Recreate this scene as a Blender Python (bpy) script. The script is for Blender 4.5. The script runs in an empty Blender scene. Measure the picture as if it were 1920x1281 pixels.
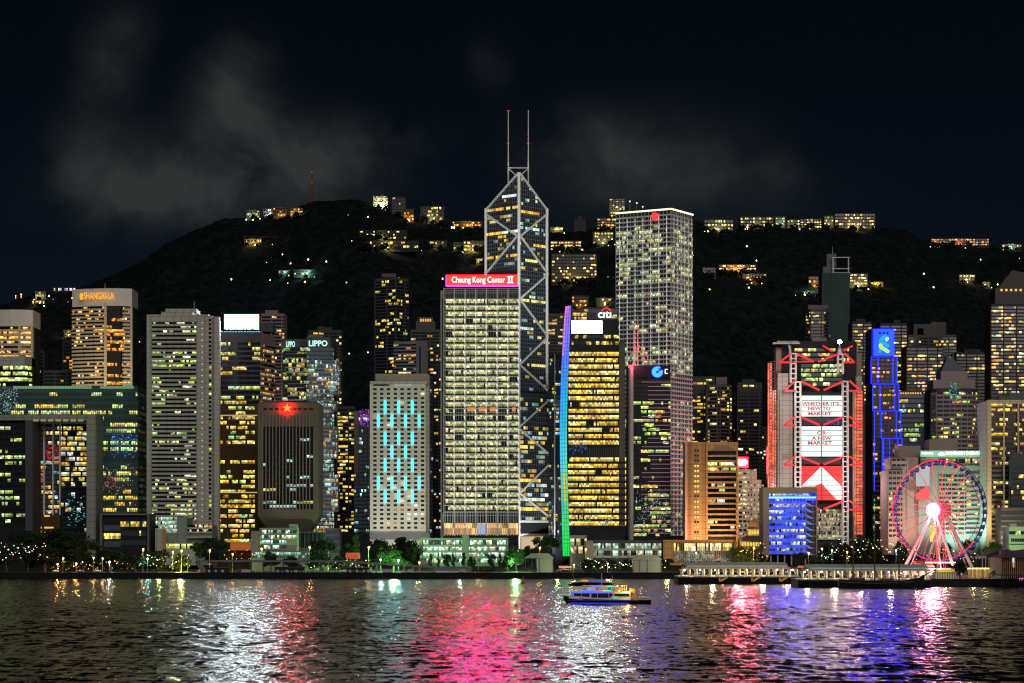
import bpy, math, random
import numpy as np
from mathutils import Vector, noise
R = math.radians
sc = bpy.context.scene
C = sc.collection
# ---------------------------------------------------------------- camera
FPX, EYE, HOR = 4130.0, 30.0, 1003.0          # focal length in photo pixels, eye height, horizon row
cd = bpy.data.cameras.new('camera'); cam = bpy.data.objects.new('camera', cd); C.objects.link(cam)
cam.location = (0, 0, EYE); cam.rotation_euler = (R(90), 0, 0)
cd.sensor_width = 36; cd.lens = 36 * FPX / 1920; cd.shift_y = (HOR - 640.5) / 1920
cd.clip_start = 1; cd.clip_end = 30000
sc.camera = cam
# ---------------------------------------------------------------- night sky
w = bpy.data.worlds.new('World'); sc.world = w; w.use_nodes = True
nt = w.node_tree; nt.nodes.clear()
class NT:
    def __init__(s, tree): s.t = tree
    def n(s, typ, **kw):
        nd = s.t.nodes.new(typ)
        for k, v in kw.items():
            if k.startswith('i_'):
                key = k[2:]
                nd.inputs[int(key) if key.isdigit() else key].default_value = v
            else: setattr(nd, k, v)
        return nd
    def l(s, a, b): s.t.links.new(a, b)
    def m(s, op, a, b=None, c=None):
        nd = s.t.nodes.new('ShaderNodeMath'); nd.operation = op
        for i, v in enumerate((a, b, c)):
            if v is None: continue
            if isinstance(v, (int, float)): nd.inputs[i].default_value = v
            else: s.l(v, nd.inputs[i])
        return nd.outputs[0]
N = NT(nt)
tc = N.n('ShaderNodeTexCoord'); sp = N.n('ShaderNodeSeparateXYZ'); N.l(tc.outputs['Generated'], sp.inputs[0])
az = N.m('ARCTAN2', sp.outputs[0], sp.outputs[1])                  # bearing from the view axis
el = N.m('ARCSINE', sp.outputs[2])                                 # elevation
nz = N.n('ShaderNodeTexNoise', i_Scale=13.0, i_Detail=7.0, i_Roughness=.58, i_Distortion=.9); N.l(tc.outputs['Generated'], nz.inputs['Vector'])
nz2 = N.n('ShaderNodeTexNoise', i_Scale=38.0, i_Detail=4.0, i_Roughness=.6, i_Distortion=.5); N.l(tc.outputs['Generated'], nz2.inputs['Vector'])
def blob(a0, e0, ra, re):
    da = N.m('DIVIDE', N.m('SUBTRACT', az, a0), ra); de = N.m('DIVIDE', N.m('SUBTRACT', el, e0), re)
    d = N.m('ADD', N.m('MULTIPLY', da, da), N.m('MULTIPLY', de, de))
    return N.m('EXPONENT', N.m('MULTIPLY', d, -1.0))
def ang(px, py): return math.atan((px - 960) / FPX), math.atan((HOR - py) / FPX)
cl = None
for px, py, rx, ry, k in ((250, 378, 130, 55, .6), (430, 350, 190, 75, .75), (440, 225, 75, 75, .6), (420, 150, 45, 50, .45), (470, 100, 45, 35, .35), (600, 300, 120, 65, .5), (740, 270, 75, 40, .3), (200, 140, 50, 85, .3), (245, 60, 40, 50, .25), (165, 310, 60, 70, .35), (1190, 300, 180, 80, .36), (1310, 365, 190, 55, .26), (1110, 250, 80, 50, .22), (1460, 330, 40, 40, .15), (920, 120, 40, 40, .15)):
    a0, e0 = ang(px, py); b = N.m('MULTIPLY', blob(a0, e0, rx / FPX, ry / FPX), k)
    cl = b if cl is None else N.m('ADD', cl, b)
ns = N.m('MULTIPLY_ADD', N.m('MULTIPLY', N.m('SUBTRACT', N.m('MULTIPLY_ADD', nz2.outputs[0], .62, nz.outputs[0]), .59), 1.0), 4.2, .0)
ns = N.m('MAXIMUM', ns, 0.0)
cm = N.m('MULTIPLY', cl, ns)
cmx = N.n('ShaderNodeMix', data_type='RGBA'); cmx.inputs[6].default_value = (.0013, .0023, .0042, 1); cmx.inputs[7].default_value = (.027, .031, .029, 1)
N.l(N.m('MINIMUM', cm, 1.0), cmx.inputs[0])
glow = N.m('EXPONENT', N.m('MULTIPLY', N.m('ABSOLUTE', el), -11.0))
gm = N.n('ShaderNodeMix', data_type='RGBA', blend_type='ADD'); gm.inputs[0].default_value = 1; N.l(cmx.outputs[2], gm.inputs[6])
gc = N.n('ShaderNodeMix', data_type='RGBA'); gc.inputs[6].default_value = (0, 0, 0, 1); gc.inputs[7].default_value = (.006, .0115, .021, 1); N.l(glow, gc.inputs[0]); N.l(gc.outputs[2], gm.inputs[7])
sky = N.n('ShaderNodeTexSky', sky_type='NISHITA', sun_disc=False, sun_elevation=R(-9), sun_rotation=R(150))
b1 = N.n('ShaderNodeBackground', i_Strength=.05); N.l(sky.outputs[0], b1.inputs[0])
b2 = N.n('ShaderNodeBackground', i_Strength=1.0); N.l(gm.outputs[2], b2.inputs[0])
ad = N.n('ShaderNodeAddShader'); N.l(b1.outputs[0], ad.inputs[0]); N.l(b2.outputs[0], ad.inputs[1])
wo = N.n('ShaderNodeOutputWorld'); N.l(ad.outputs[0], wo.inputs[0])
# added fill: one broad soft sun standing in for the opposite shore's glow
sd = bpy.data.lights.new('city_glow', 'SUN'); sd.energy = .92; sd.angle = R(35); sd.color = (1, .94, .85)
so = bpy.data.objects.new('city_glow', sd); C.objects.link(so)
so.rotation_euler = Vector((-.22, 1, -.40)).to_track_quat('-Z', 'Y').to_euler()
sc.view_settings.view_transform = 'Standard'; sc.view_settings.look = 'None'; sc.view_settings.exposure = 0; sc.view_settings.gamma = 1
sc.cycles.max_bounces = 5; sc.cycles.diffuse_bounces = 2; sc.cycles.glossy_bounces = 3; sc.cycles.transmission_bounces = 2
sc.cycles.caustics_reflective = False; sc.cycles.caustics_refractive = False; sc.cycles.sample_clamp_indirect = 12
sc.cycles.use_denoising = True; sc.cycles.filter_width = 1.2
# ---------------------------------------------------------------- helpers
def X(px, Y): return (px - 960) / FPX * Y
def Z(py, Y): return EYE + (HOR - py) / FPX * Y
LAND = 4.0
def thing(name, label, cat, loc, group=None):
    o = bpy.data.objects.new(name, None); C.objects.link(o); o.location = loc
    o['label'] = label; o['category'] = cat
    if group: o['group'] = group
    return o
def tag(o, label=None, cat=None, group=None, kind=None):
    for k, v in (('label', label), ('category', cat), ('group', group), ('kind', kind)):
        if v: o[k] = v
    return o
def wloc(o):
    v = Vector((0, 0, 0))
    while o is not None: v += o.location; o = o.parent
    return v
class MB:
    def __init__(s): s.v = []; s.f = []; s.c = []; s.lit = False; s.sm = False
    def quad(s, a, b, c, d, col=None):
        n = len(s.v); s.v += [a, b, c, d]; s.f.append((n, n + 1, n + 2, n + 3)); s.c.append(col)
    def face(s, pts, col=None):
        n = len(s.v); s.v += list(pts); s.f.append(tuple(range(n, n + len(pts)))); s.c.append(col)
    def box(s, x0, x1, y0, y1, z0, z1, col=None):
        n = len(s.v)
        s.v += [(x0, y0, z0), (x1, y0, z0), (x1, y1, z0), (x0, y1, z0), (x0, y0, z1), (x1, y0, z1), (x1, y1, z1), (x0, y1, z1)]
        for q in ((0, 1, 5, 4), (1, 2, 6, 5), (2, 3, 7, 6), (3, 0, 4, 7), (4, 5, 6, 7), (3, 2, 1, 0)):
            s.f.append(tuple(n + i for i in q)); s.c.append(col)
    def pbox(s, px0, px1, py0, py1, Y, d, col=None):              # a box whose front face fills these photo pixels at distance Y
        s.box(X(px0, Y), X(px1, Y), Y, Y + d, Z(py1, Y), Z(py0, Y), col)
    def seg(s, p, q, t, up, h, col=None):                          # bar from p to q, thickness t along `up x dir`, height h along up
        p = Vector(p); q = Vector(q); d = (q - p); u = Vector(up); u = (u - d * (u.dot(d) / max(d.length_squared, 1e-9))).normalized(); wv = d.cross(u).normalized() * t / 2; u = u * h / 2
        n = len(s.v)
        for b in (p, q):
            for a, c in ((-1, -1), (1, -1), (1, 1), (-1, 1)): s.v.append(tuple(b + wv * a + u * c))
        for qd in ((0, 1, 2, 3), (7, 6, 5, 4), (0, 4, 5, 1), (1, 5, 6, 2), (2, 6, 7, 3), (3, 7, 4, 0)):
            s.f.append(tuple(n + i for i in qd)); s.c.append(col)
    def tube(s, p, q, r0, r1=None, n=8, col=None):
        r1 = r0 if r1 is None else r1
        p = Vector(p); q = Vector(q); d = (q - p).normalized(); a = d.orthogonal().normalized(); b = d.cross(a); k = len(s.v)
        for c0, r in ((p, r0), (q, r1)):
            for i in range(n):
                t = 2 * math.pi * i / n; s.v.append(tuple(c0 + (a * math.cos(t) + b * math.sin(t)) * r))
        for i in range(n):
            j = (i + 1) % n; s.f.append((k + i, k + j, k + n + j, k + n + i)); s.c.append(col)
        s.f.append(tuple(k + i for i in reversed(range(n)))); s.c.append(col)
        s.f.append(tuple(k + n + i for i in range(n))); s.c.append(col)
    def path(s, pts, r, n=6):
        for a, b in zip(pts, pts[1:]): s.tube(a, b, r, r, n)
    def prism(s, poly, z0, z1, col=None):                          # poly: XY, anticlockwise seen from above
        n = len(s.v); m = len(poly)
        zt = z1 if isinstance(z1, (list, tuple)) else [z1] * m
        s.v += [(x, y, z0) for x, y in poly] + [(x, y, zt[i]) for i, (x, y) in enumerate(poly)]
        for i in range(m):
            j = (i + 1) % m; s.f.append((n + i, n + j, n + m + j, n + m + i)); s.c.append(col)
        s.f.append(tuple(n + m + i for i in range(m))); s.c.append(col)
        s.f.append(tuple(n + i for i in reversed(range(m)))); s.c.append(col)
    def slab(s, poly, y0, y1, col=None):                           # poly: XZ seen from the front (anticlockwise), y0 near, y1 far
        n = len(s.v); m = len(poly)
        s.v += [(x, y0, z) for x, z in poly] + [(x, y1, z) for x, z in poly]
        for i in range(m):
            j = (i + 1) % m; s.f.append((n + j, n + i, n + m + i, n + m + j)); s.c.append(col)
        s.f.append(tuple(n + i for i in range(m))); s.c.append(col)
        s.f.append(tuple(n + m + i for i in reversed(range(m)))); s.c.append(col)
    def lathe(s, cx, cy, prof, n=16, col=None):                    # prof: (r, z) from bottom to top
        k = len(s.v)
        for r, z in prof:
            for i in range(n):
                t = 2 * math.pi * i / n; s.v.append((cx + r * math.cos(t), cy + r * math.sin(t), z))
        for a in range(len(prof) - 1):
            for i in range(n):
                j = (i + 1) % n; s.f.append((k + a * n + i, k + a * n + j, k + (a + 1) * n + j, k + (a + 1) * n + i)); s.c.append(col)
        s.f.append(tuple(k + i for i in reversed(range(n)))); s.c.append(col)
        s.f.append(tuple(k + (len(prof) - 1) * n + i for i in range(n))); s.c.append(col)
    def build(s, name, mat, parent=None, smooth=False):
        if not s.v: return None
        base = wloc(parent) if parent is not None else None
        if base is None:
            xs, ys, zs = zip(*s.v); base = Vector(((min(xs) + max(xs)) / 2, (min(ys) + max(ys)) / 2, min(zs)))
        me = bpy.data.meshes.new(name)
        me.from_pydata([(x - base.x, y - base.y, z - base.z) for x, y, z in s.v], [], s.f)
        if any(c is not None for c in s.c):
            at = me.attributes.new('lit', 'FLOAT_COLOR', 'FACE'); buf = []
            for c in s.c: buf += [c[0], c[1], c[2], 1.0] if c is not None else [0, 0, 0, 1]
            at.data.foreach_set('color', buf)
        if smooth: me.polygons.foreach_set('use_smooth', [True] * len(me.polygons))
        me.materials.append(mat)
        o = bpy.data.objects.new(name, me); C.objects.link(o)
        if parent is not None: o.parent = parent
        else: o.location = base
        return o
def copy_tree(o, parent=None):
    c = o.copy(); C.objects.link(c)
    if parent is not None: c.parent = parent
    for ch in list(o.children): copy_tree(ch, c)
    return c
# ---------------------------------------------------------------- materials
def mat_new(name):
    m = bpy.data.materials.new(name); m.use_nodes = True
    t = NT(m.node_tree); b = m.node_tree.nodes['Principled BSDF']
    return m, t, b
def wall_mat(name, col, rough=.75, var=.25, scale=.06, panel=None, metal=0.0):
    m, t, b = mat_new(name)
    g = t.n('ShaderNodeNewGeometry')
    mp = t.n('ShaderNodeMapping'); mp.inputs['Scale'].default_value = (1, 1, .35); t.l(g.outputs['Position'], mp.inputs[0])
    n1 = t.n('ShaderNodeTexNoise', i_Scale=scale, i_Detail=5.0, i_Roughness=.65); t.l(mp.outputs[0], n1.inputs['Vector'])
    v = t.m('MULTIPLY_ADD', n1.outputs[0], 2 * var, 1 - var)
    if panel:                                                     # faint joint lines of cladding panels
        s2 = t.n('ShaderNodeSeparateXYZ'); t.l(g.outputs['Position'], s2.inputs[0])
        for ax, st in ((0, panel[0]), (2, panel[1])):
            fr = t.m('FRACT', t.m('DIVIDE', s2.outputs[ax], st))
            v = t.m('MULTIPLY', v, t.m('MULTIPLY_ADD', t.m('LESS_THAN', fr, .12), -.3, 1.0))
    mx = t.n('ShaderNodeMix', data_type='RGBA', blend_type='MULTIPLY'); mx.inputs[0].default_value = 1
    mx.inputs[6].default_value = (*col, 1); t.l(v, mx.inputs[7])
    t.l(mx.outputs[2], b.inputs['Base Color']); b.inputs['Roughness'].default_value = rough; b.inputs['Metallic'].default_value = metal; b.inputs['Specular IOR Level'].default_value = .12
    return m
def emit_mat(name, col, st, base=(.02, .02, .02)):
    m, t, b = mat_new(name)
    b.inputs['Base Color'].default_value = (*base, 1); b.inputs['Emission Color'].default_value = (*col, 1); b.inputs['Emission Strength'].default_value = st
    b.inputs['Roughness'].default_value = .5
    return m
def glass_mat(name, base=(.012, .016, .022), rough=.12, grain=.5, scale=.9):
    """window glass; rooms with the lights on glow through it (face attribute lit), uneven like real rooms"""
    m, t, b = mat_new(name); m.cycles.emission_sampling = 'NONE'
    a = t.n('ShaderNodeAttribute', attribute_name='lit')
    g = t.n('ShaderNodeNewGeometry')
    n1 = t.n('ShaderNodeTexNoise', i_Scale=scale, i_Detail=3.0, i_Roughness=.7); t.l(g.outputs['Position'], n1.inputs['Vector'])
    k = t.m('MULTIPLY_ADD', n1.outputs[0], 3.2 * grain, 1 - 1.6 * grain); k = t.m('MULTIPLY', t.m('MAXIMUM', k, .08), 1.3)
    b.inputs['Base Color'].default_value = (*base, 1); b.inputs['Roughness'].default_value = rough
    t.l(a.outputs['Color'], b.inputs['Emission Color']); t.l(k, b.inputs['Emission Strength'])
    return m
GLASS = glass_mat('office_glass'); GLASSW = glass_mat('warm_room_glass', (.02, .016, .012), .2)
GOLD = glass_mat('gold_tinted_glass', (.03, .018, .005), .15)
GREEN = glass_mat('green_tinted_glass', (.02, .04, .035), .15)
LED = glass_mat('led_glass', (.02, .02, .03), .3, grain=.15)
M = {}
for k, c, kw in (
    ('glazing', (.19, .2, .22), dict(rough=.5)), ('gate', (.26, .262, .25), dict(panel=(7, 5))), ('pale', (.44, .42, .385), dict(panel=(6, 4))), ('white', (.62, .60, .54), {}), ('cream', (.60, .50, .36), dict(panel=(9, 3.6))), ('grey', (.15, .155, .165), {}), ('slate', (.07, .075, .09), {}),
    ('dark', (.028, .030, .036), {}), ('black', (.015, .016, .019), dict(rough=.5)), ('brown', (.125, .10, .088), {}), ('tan', (.40, .24, .135), dict(panel=(5, 5))), ('gold', (.075, .045, .016), {}),
    ('plum', (.075, .058, .08), {}), ('rose', (.22, .15, .16), {}), ('teal', (.075, .115, .115), dict(panel=(1.6, 30))), ('metal', (.62, .63, .66), dict(rough=.45, var=.1)), ('frame', (.82, .83, .82), dict(rough=.5, var=.08)),
    ('steel', (.34, .35, .37), dict(rough=.5)), ('pinkstone', (.33, .26, .235), {}), ('mint', (.23, .27, .24), {}), ('roof', (.10, .095, .09), {}), ('seawall', (.012, .012, .014), {}),
    ('hull', (.02, .02, .024), dict(rough=.4)), ('boatwhite', (.66, .68, .72), dict(rough=.4, var=.06)), ('wood', (.12, .07, .035), {}), ('paleroof', (.50, .60, .55), {}), ('red', (.5, .03, .03), dict(var=.1)),
    ('asphalt', (.05, .05, .05), {}), ('paving', (.16, .15, .13), {}), ('fabric', (.36, .36, .35), dict(var=.08)), ('greenroof', (.08, .2, .16), {}), ('purple', (.2, .08, .28), {}), ('resi', (.055, .055, .06), {}), ('resi2', (.105, .10, .10), {}), ('bluecab', (.03, .06, .3), dict(rough=.3)), ('trunk', (.09, .065, .045), {}), ('scaffold', (.05, .085, .085), dict(panel=(4, 3)))):
    M[k] = wall_mat(k, c, **kw)
E = {}
for k, c, s in (('white', (1, .97, .9), 1.6), ('screen', (.86, 1, .94), 1.1), ('bill', (.80, .93, 1), 95), ('bill2', (.80, .92, 1), 110), ('redpanel', (1, .0006, .0003), 85), ('pinkletter', (1, .92, .95), 2.2), ('magenta', (1, .0005, .75), 1100), ('red', (1, .012, .008), 2.5), ('redtruss', (.9, .012, .03), 1.0), ('star', (1, .0006, .0002), 420), ('starcore', (1, .16, .01), 3.2),
    ('teal', (.25, .95, .85), 1.0), ('mintletter', (.55, 1, .88), 1.1), ('orange', (1, .38, .015), 1.35), ('cyanbar', (.004, .5, .66), 11), ('ccb', (.0012, .013, 1), 50), ('ccbglow', (.0, .3, 1), 1.3), ('blueled', (.002, .01, 1), 8), ('bluepanel', (.006, .035, .85), 1.0), ('green', (.02, .8, .1), 1), ('lime', (.55, .9, .02), 1), ('skyblue', (.005, .42, .85), 1),
    ('lamp', (1, .80, .45), 14), ('lampo', (1, .45, .1), 12), ('lampw', (.85, 1, .95), 14), ('hub', (1, .5, .72), 75), ('rim', (1, .01, .025), 1.7), ('spoke', (1, .10, .13), 1.25), ('pink', (1, .25, .35), .6), ('roofline', (1, 1, .62), 1.5), ('uplight', (1, .98, .75), .85), ('warm', (1, .55, .14), 1.0), ('gold', (1, .72, .1), 1.0), ('violet', (.45, .05, .85), .8), ('hexred', (1, .02, .02), 1.0), ('beacon', (1, .55, .75), 900), ('ferryblue', (.03, .1, 1), 2.2), ('ferryorange', (1, .38, .01), 1.2), ('canopylamp', (.9, 1, .85), 4), ('cherry', (1, .015, .09), .62)):
    E[k] = emit_mat('light_' + k, c, s)
for k in ('red', 'teal'): pass
for k in ('white', 'redtruss', 'teal', 'mintletter', 'orange', 'roofline', 'uplight', 'warm', 'gold', 'violet', 'hexred', 'pink', 'spoke', 'green', 'lime', 'skyblue', 'cherry'): E[k].cycles.emission_sampling = 'NONE'
# colours of lit rooms
WARM = [(1, .58, .16), (1, .45, .09), (1, .7, .28), (1, .8, .45)]
AMBER = [(1, .40, .05), (1, .52, .1), (1, .3, .04)]
YEL = [(1, .68, .10), (1, .58, .06), (1, .8, .25), (.95, .78, .2)]
YG = [(.66, .90, .17), (.80, .98, .28), (.5, .85, .2), (.92, .92, .26), (.75, .95, .5)]
WHT = [(.95, 1, .75), (1, .95, .7), (.8, .95, .9)]
COOL = [(.45, .85, .85), (.6, .9, 1), (.35, .8, .6)]
MIX = YG + WARM + WHT
RES = WARM + YEL + [(1, .9, .6), (.8, .95, .6)]
def lit_row(rng, nb, p, pal, run=4, inten=(.35, 1.0), dim=(0, 0, 0), gap=.12, jit=.36):
    out = []
    while len(out) < nb:
        n = rng.randint(1, run); on = rng.random() < p; c = rng.choice(pal); k0 = rng.uniform(*inten)
        for _ in range(n):
            if on and rng.random() > gap:
                k = k0 * math.exp(rng.gauss(0, jit)); out.append((c[0] * k, c[1] * k, c[2] * k))
            else: out.append(dim)
    return out[:nb]
def facade(root, chain, z0, z1, nf, bay, p=.3, pal=MIX, run=4, inten=(.35, 1.0), dim=(0, 0, 0), glass=None, fr=None, spf=.4, proud=.4, pier=0, pw=.4, seed=1, fvar=.8, rows=None, name='window_band', pmat=None, first=0, gap=.12, jit=.36):
    """one glazed strip per floor (each a part of its own) behind one mesh of floor edges and piers"""
    rng = random.Random(seed); fh = (z1 - z0) / nf; glass = glass or GLASS
    segs = []
    for (x0, y0), (x1, y1) in zip(chain, chain[1:]):
        d = Vector((x1 - x0, y1 - y0)); L = d.length; nb = max(1, round(L / bay)); d /= L; segs.append((x0, y0, d, L, nb, Vector((d.y, -d.x))))
    tot = sum(s[4] for s in segs); fm = MB(); pm = MB()
    for k in range(nf):
        zb = z0 + k * fh + fh * spf; zt = z0 + (k + 1) * fh - .02; mb = MB()
        pk = rows[k] if rows else min(1, p * (1 + fvar * rng.uniform(-1, 1.3)))
        cols = lit_row(rng, tot, pk, pal, run, inten, dim, gap, jit); i = 0
        for x0, y0, d, L, nb, nn in segs:
            st = L / nb
            for b in range(nb):
                ax, ay = x0 + d.x * st * b + nn.x * .06, y0 + d.y * st * b + nn.y * .06; bx_, by = ax + d.x * st, ay + d.y * st
                cc = cols[i]; i += 1; zm = zb + (zt - zb) * .56      # rooms: a bright ceiling zone over a dimmer desk zone, or a drawn blind
                if max(cc) < .06: k1 = k2 = 1
                elif rng.random() < .2: k1, k2 = .35, 1.1
                else: k1, k2 = 1.3, rng.uniform(.35, .8)
                mb.quad((ax, ay, zb), (bx_, by, zb), (bx_, by, zm), (ax, ay, zm), (cc[0] * k2, cc[1] * k2 * .96, cc[2] * k2 * .9)); mb.quad((ax, ay, zm), (bx_, by, zm), (bx_, by, zt), (ax, ay, zt), (cc[0] * k1, cc[1] * k1, cc[2] * k1))
        mb.build(name, glass, root)
        if fr and spf > .02:
            for x0, y0, d, L, nb, nn in segs:
                a = (x0, y0); c = (x0 + d.x * L, y0 + d.y * L); zz0 = z0 + k * fh; n2 = nn * proud
                fm.prism([(a[0] + n2.x, a[1] + n2.y), (c[0] + n2.x, c[1] + n2.y), c, a], zz0, zb)
    if pier:
        q = pm if pmat else fm
        for x0, y0, d, L, nb, nn in segs:
            st = L / nb
            for b in range(first, nb + 1, pier):
                cx, cy = x0 + d.x * st * b, y0 + d.y * st * b; h = d * pw / 2; n2 = nn * (proud + .06)
                q.prism([(cx - h.x + n2.x, cy - h.y + n2.y), (cx + h.x + n2.x, cy + h.y + n2.y), (cx + h.x, cy + h.y), (cx - h.x, cy - h.y)], z0 + .01, z1 - .01)
    if fr: fm.build('facade_frame', fr, root)
    if pmat: pm.build('mullions', pmat, root)
def flat(px0, px1, Y): return [(X(px0, Y), Y), (X(px1, Y), Y)]
def chain_px(*pts): return [(X(p, Y), Y) for p, Y in pts]
def block(root, px0, px1, py0, Y, d, mat, name='wall', zb=LAND):
    mb = MB(); mb.box(X(px0, Y), X(px1, Y), Y, Y + d, zb, Z(py0, Y)); return mb.build(name, mat, root)
def poly_block(root, chain, d, zt, mat, name='wall', zb=LAND):
    back = [(chain[-1][0], chain[-1][1] + d), (chain[0][0], chain[0][1] + d)]
    mb = MB(); mb.prism(list(chain) + back, zb, zt); return mb.build(name, mat, root)
def base_thing(name, label, cat, px0, px1, Y, d=30, group=None, zb=LAND):
    return thing(name, label, cat, (X((px0 + px1) / 2, Y), Y + d / 2, zb), group)
def panel(root, px0, px1, py0, py1, Y, mat, name='screen', d=.8, back='dark'):
    mb = MB(); mb.pbox(px0, px1, py0, py1, Y, d); mb.build('cabinet', M[back], root)
    mb = MB(); y = Y - .03; mb.quad((X(px0, Y), y, Z(py1, Y)), (X(px1, Y), y, Z(py1, Y)), (X(px1, Y), y, Z(py0, Y)), (X(px0, Y), y, Z(py0, Y))); return mb.build(name, mat, root)
_txt = {}
def text_geo(s, bold=0.0):
    if (s, bold) in _txt: return _txt[(s, bold)]
    cu = bpy.data.curves.new('t', 'FONT'); cu.body = s; cu.offset = bold; cu.resolution_u = 3
    ob = bpy.data.objects.new('t', cu); C.objects.link(ob); bpy.context.view_layer.update()
    me = bpy.data.meshes.new_from_object(ob)
    v = [tuple(x.co) for x in me.vertices]; f = [tuple(p.vertices) for p in me.polygons]
    bpy.data.objects.remove(ob); bpy.data.curves.remove(cu); bpy.data.meshes.remove(me)
    _txt[(s, bold)] = (v, f); return v, f
def text(s, px0, px1, py0, py1, Y, mat, parent, name='lettering', bold=.015, Y2=None, deep=.4):
    """raised letters filling these photo pixels on a wall at distance Y (Y2 at the right end if the wall is turned)"""
    v, f = text_geo(s, bold); xs = [p[0] for p in v]; ys = [p[1] for p in v]; x0, x1, y0, y1 = min(xs), max(xs), min(ys), max(ys)
    mb = MB(); Y2 = Y if Y2 is None else Y2; n = len(v)
    for dy in (0, deep):
        for x, y, z in v:
            a = (x - x0) / (x1 - x0); b = (y - y0) / (y1 - y0); yy = Y + (Y2 - Y) * a
            mb.v.append((X(px0, Y) * (1 - a) + X(px1, Y2) * a, yy - deep + dy, Z(py1, Y) * (1 - b) + Z(py0, Y) * b))
    edge = {}
    for q in f:
        mb.f.append(q); mb.c.append(None)
        for a, b in zip(q, q[1:] + q[:1]): edge[(a, b)] = edge.get((a, b), 0) + 1
    for (a, b) in edge:
        if (b, a) not in edge: mb.f.append((b, a, a + n, b + n)); mb.c.append(None)
    return mb.build(name, mat, parent)
def lamp_light(name, loc, col, watts, size=1.0, spot=None, aim=None):
    ld = bpy.data.lights.new(name, 'SPOT' if spot else 'POINT'); ld.energy = watts; ld.color = col; ld.shadow_soft_size = size
    lo = bpy.data.objects.new(name, ld); C.objects.link(lo); lo.location = loc
    if spot: ld.spot_size = R(spot); ld.spot_blend = .8; lo.rotation_euler = (Vector(aim) - Vector(loc)).to_track_quat('-Z', 'Y').to_euler()
    return lo
# ================================================================ SETTING
# ---- harbour water
def water_mat():
    m, t, b = mat_new('harbour_water')
    g = t.n('ShaderNodeNewGeometry')
    acc = g.outputs['Normal']
    for sx, sy, k in ((.55, .17, .62), (.21, .05, .42), (1.6, .9, .35)):
        mp = t.n('ShaderNodeMapping'); mp.inputs['Scale'].default_value = (sx, sy, 1); mp.inputs['Rotation'].default_value = (0, 0, .12); t.l(g.outputs['Position'], mp.inputs[0])
        n1 = t.n('ShaderNodeTexNoise', i_Scale=1.0, i_Detail=2.5, i_Roughness=.6); t.l(mp.outputs[0], n1.inputs['Vector'])
        s1 = t.n('ShaderNodeVectorMath', operation='SUBTRACT'); t.l(n1.outputs['Color'], s1.inputs[0]); s1.inputs[1].default_value = (.5, .5, .5)
        s2 = t.n('ShaderNodeVectorMath', operation='MULTIPLY'); t.l(s1.outputs[0], s2.inputs[0]); s2.inputs[1].default_value = (k, k, 0)
        a = t.n('ShaderNodeVectorMath', operation='ADD'); t.l(s2.outputs[0], a.inputs[0]); t.l(acc, a.inputs[1]); acc = a.outputs[0]
    n = t.n('ShaderNodeVectorMath', operation='NORMALIZE'); t.l(a.outputs[0], n.inputs[0]); t.l(n.outputs[0], b.inputs['Normal'])
    b.inputs['Base Color'].default_value = (.004, .007, .008, 1); b.inputs['Roughness'].default_value = .21; b.inputs['IOR'].default_value = 1.34
    return m
def water_sheet():
    """choppy harbour surface: many crossing wave trains, finer rows near the camera"""
    rs = np.random.RandomState(8)
    ys = np.concatenate([np.linspace(-600, 330, 12), EYE * FPX / np.linspace(368, 80.5, 560), [1560, 1640]]); us = np.concatenate([[-9000, -5000, -2500, -1500], np.linspace(-1060, 1060, 900), [1500, 2500, 5000, 9000]])
    Yg, Ug = np.meshgrid(ys, us, indexing='ij'); Xg = Ug / FPX * np.maximum(Yg, 420) * 1.0; Zg = np.zeros_like(Xg)
    for i in range(84):
        lam = 2.2 * (9 ** rs.rand()); th = rs.normal(.15, .8); k = 2 * math.pi / lam; ph = rs.rand() * 6.28; amp = .0030 * lam * (.5 + .9 * rs.rand())
        if lam > 10: amp *= 10 / lam
        Zg += amp * np.sin(k * (Xg * math.sin(th) + Yg * math.cos(th)) + ph + 1.2 * np.sin(Xg * .05 * rs.rand() + Yg * .03 * rs.rand() + i))
    edge = np.clip((1500 - Yg) / 60, 0, 1) * np.clip((Yg - 340) / 40, 0, 1) * np.clip((1100 - np.abs(Ug)) / 60, 0, 1); gust = .75 + .35 * np.sin(Xg * .021 + 1.3 * np.sin(Yg * .012)) * np.sin(Yg * .017 + Xg * .006)
    Zg *= edge * gust
    nr, nc = Xg.shape; idx = np.arange(nr * nc).reshape(nr, nc)
    f = np.stack([idx[:-1, :-1], idx[:-1, 1:], idx[1:, 1:], idx[1:, :-1]], -1).reshape(-1, 4)
    me = bpy.data.meshes.new('harbour_water'); me.vertices.add(nr * nc); me.vertices.foreach_set('co', np.stack([Xg, Yg, Zg], -1).ravel())
    me.loops.add(f.size); me.loops.foreach_set('vertex_index', f.ravel()); me.polygons.add(len(f)); me.polygons.foreach_set('loop_start', np.arange(0, f.size, 4)); me.polygons.foreach_set('use_smooth', np.ones(len(f), bool))
    me.update(calc_edges=True); me.validate(); me.materials.append(water_mat()); o = bpy.data.objects.new('harbour_water', me); C.objects.link(o); return o
tag(water_sheet(), kind='structure')
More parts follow.
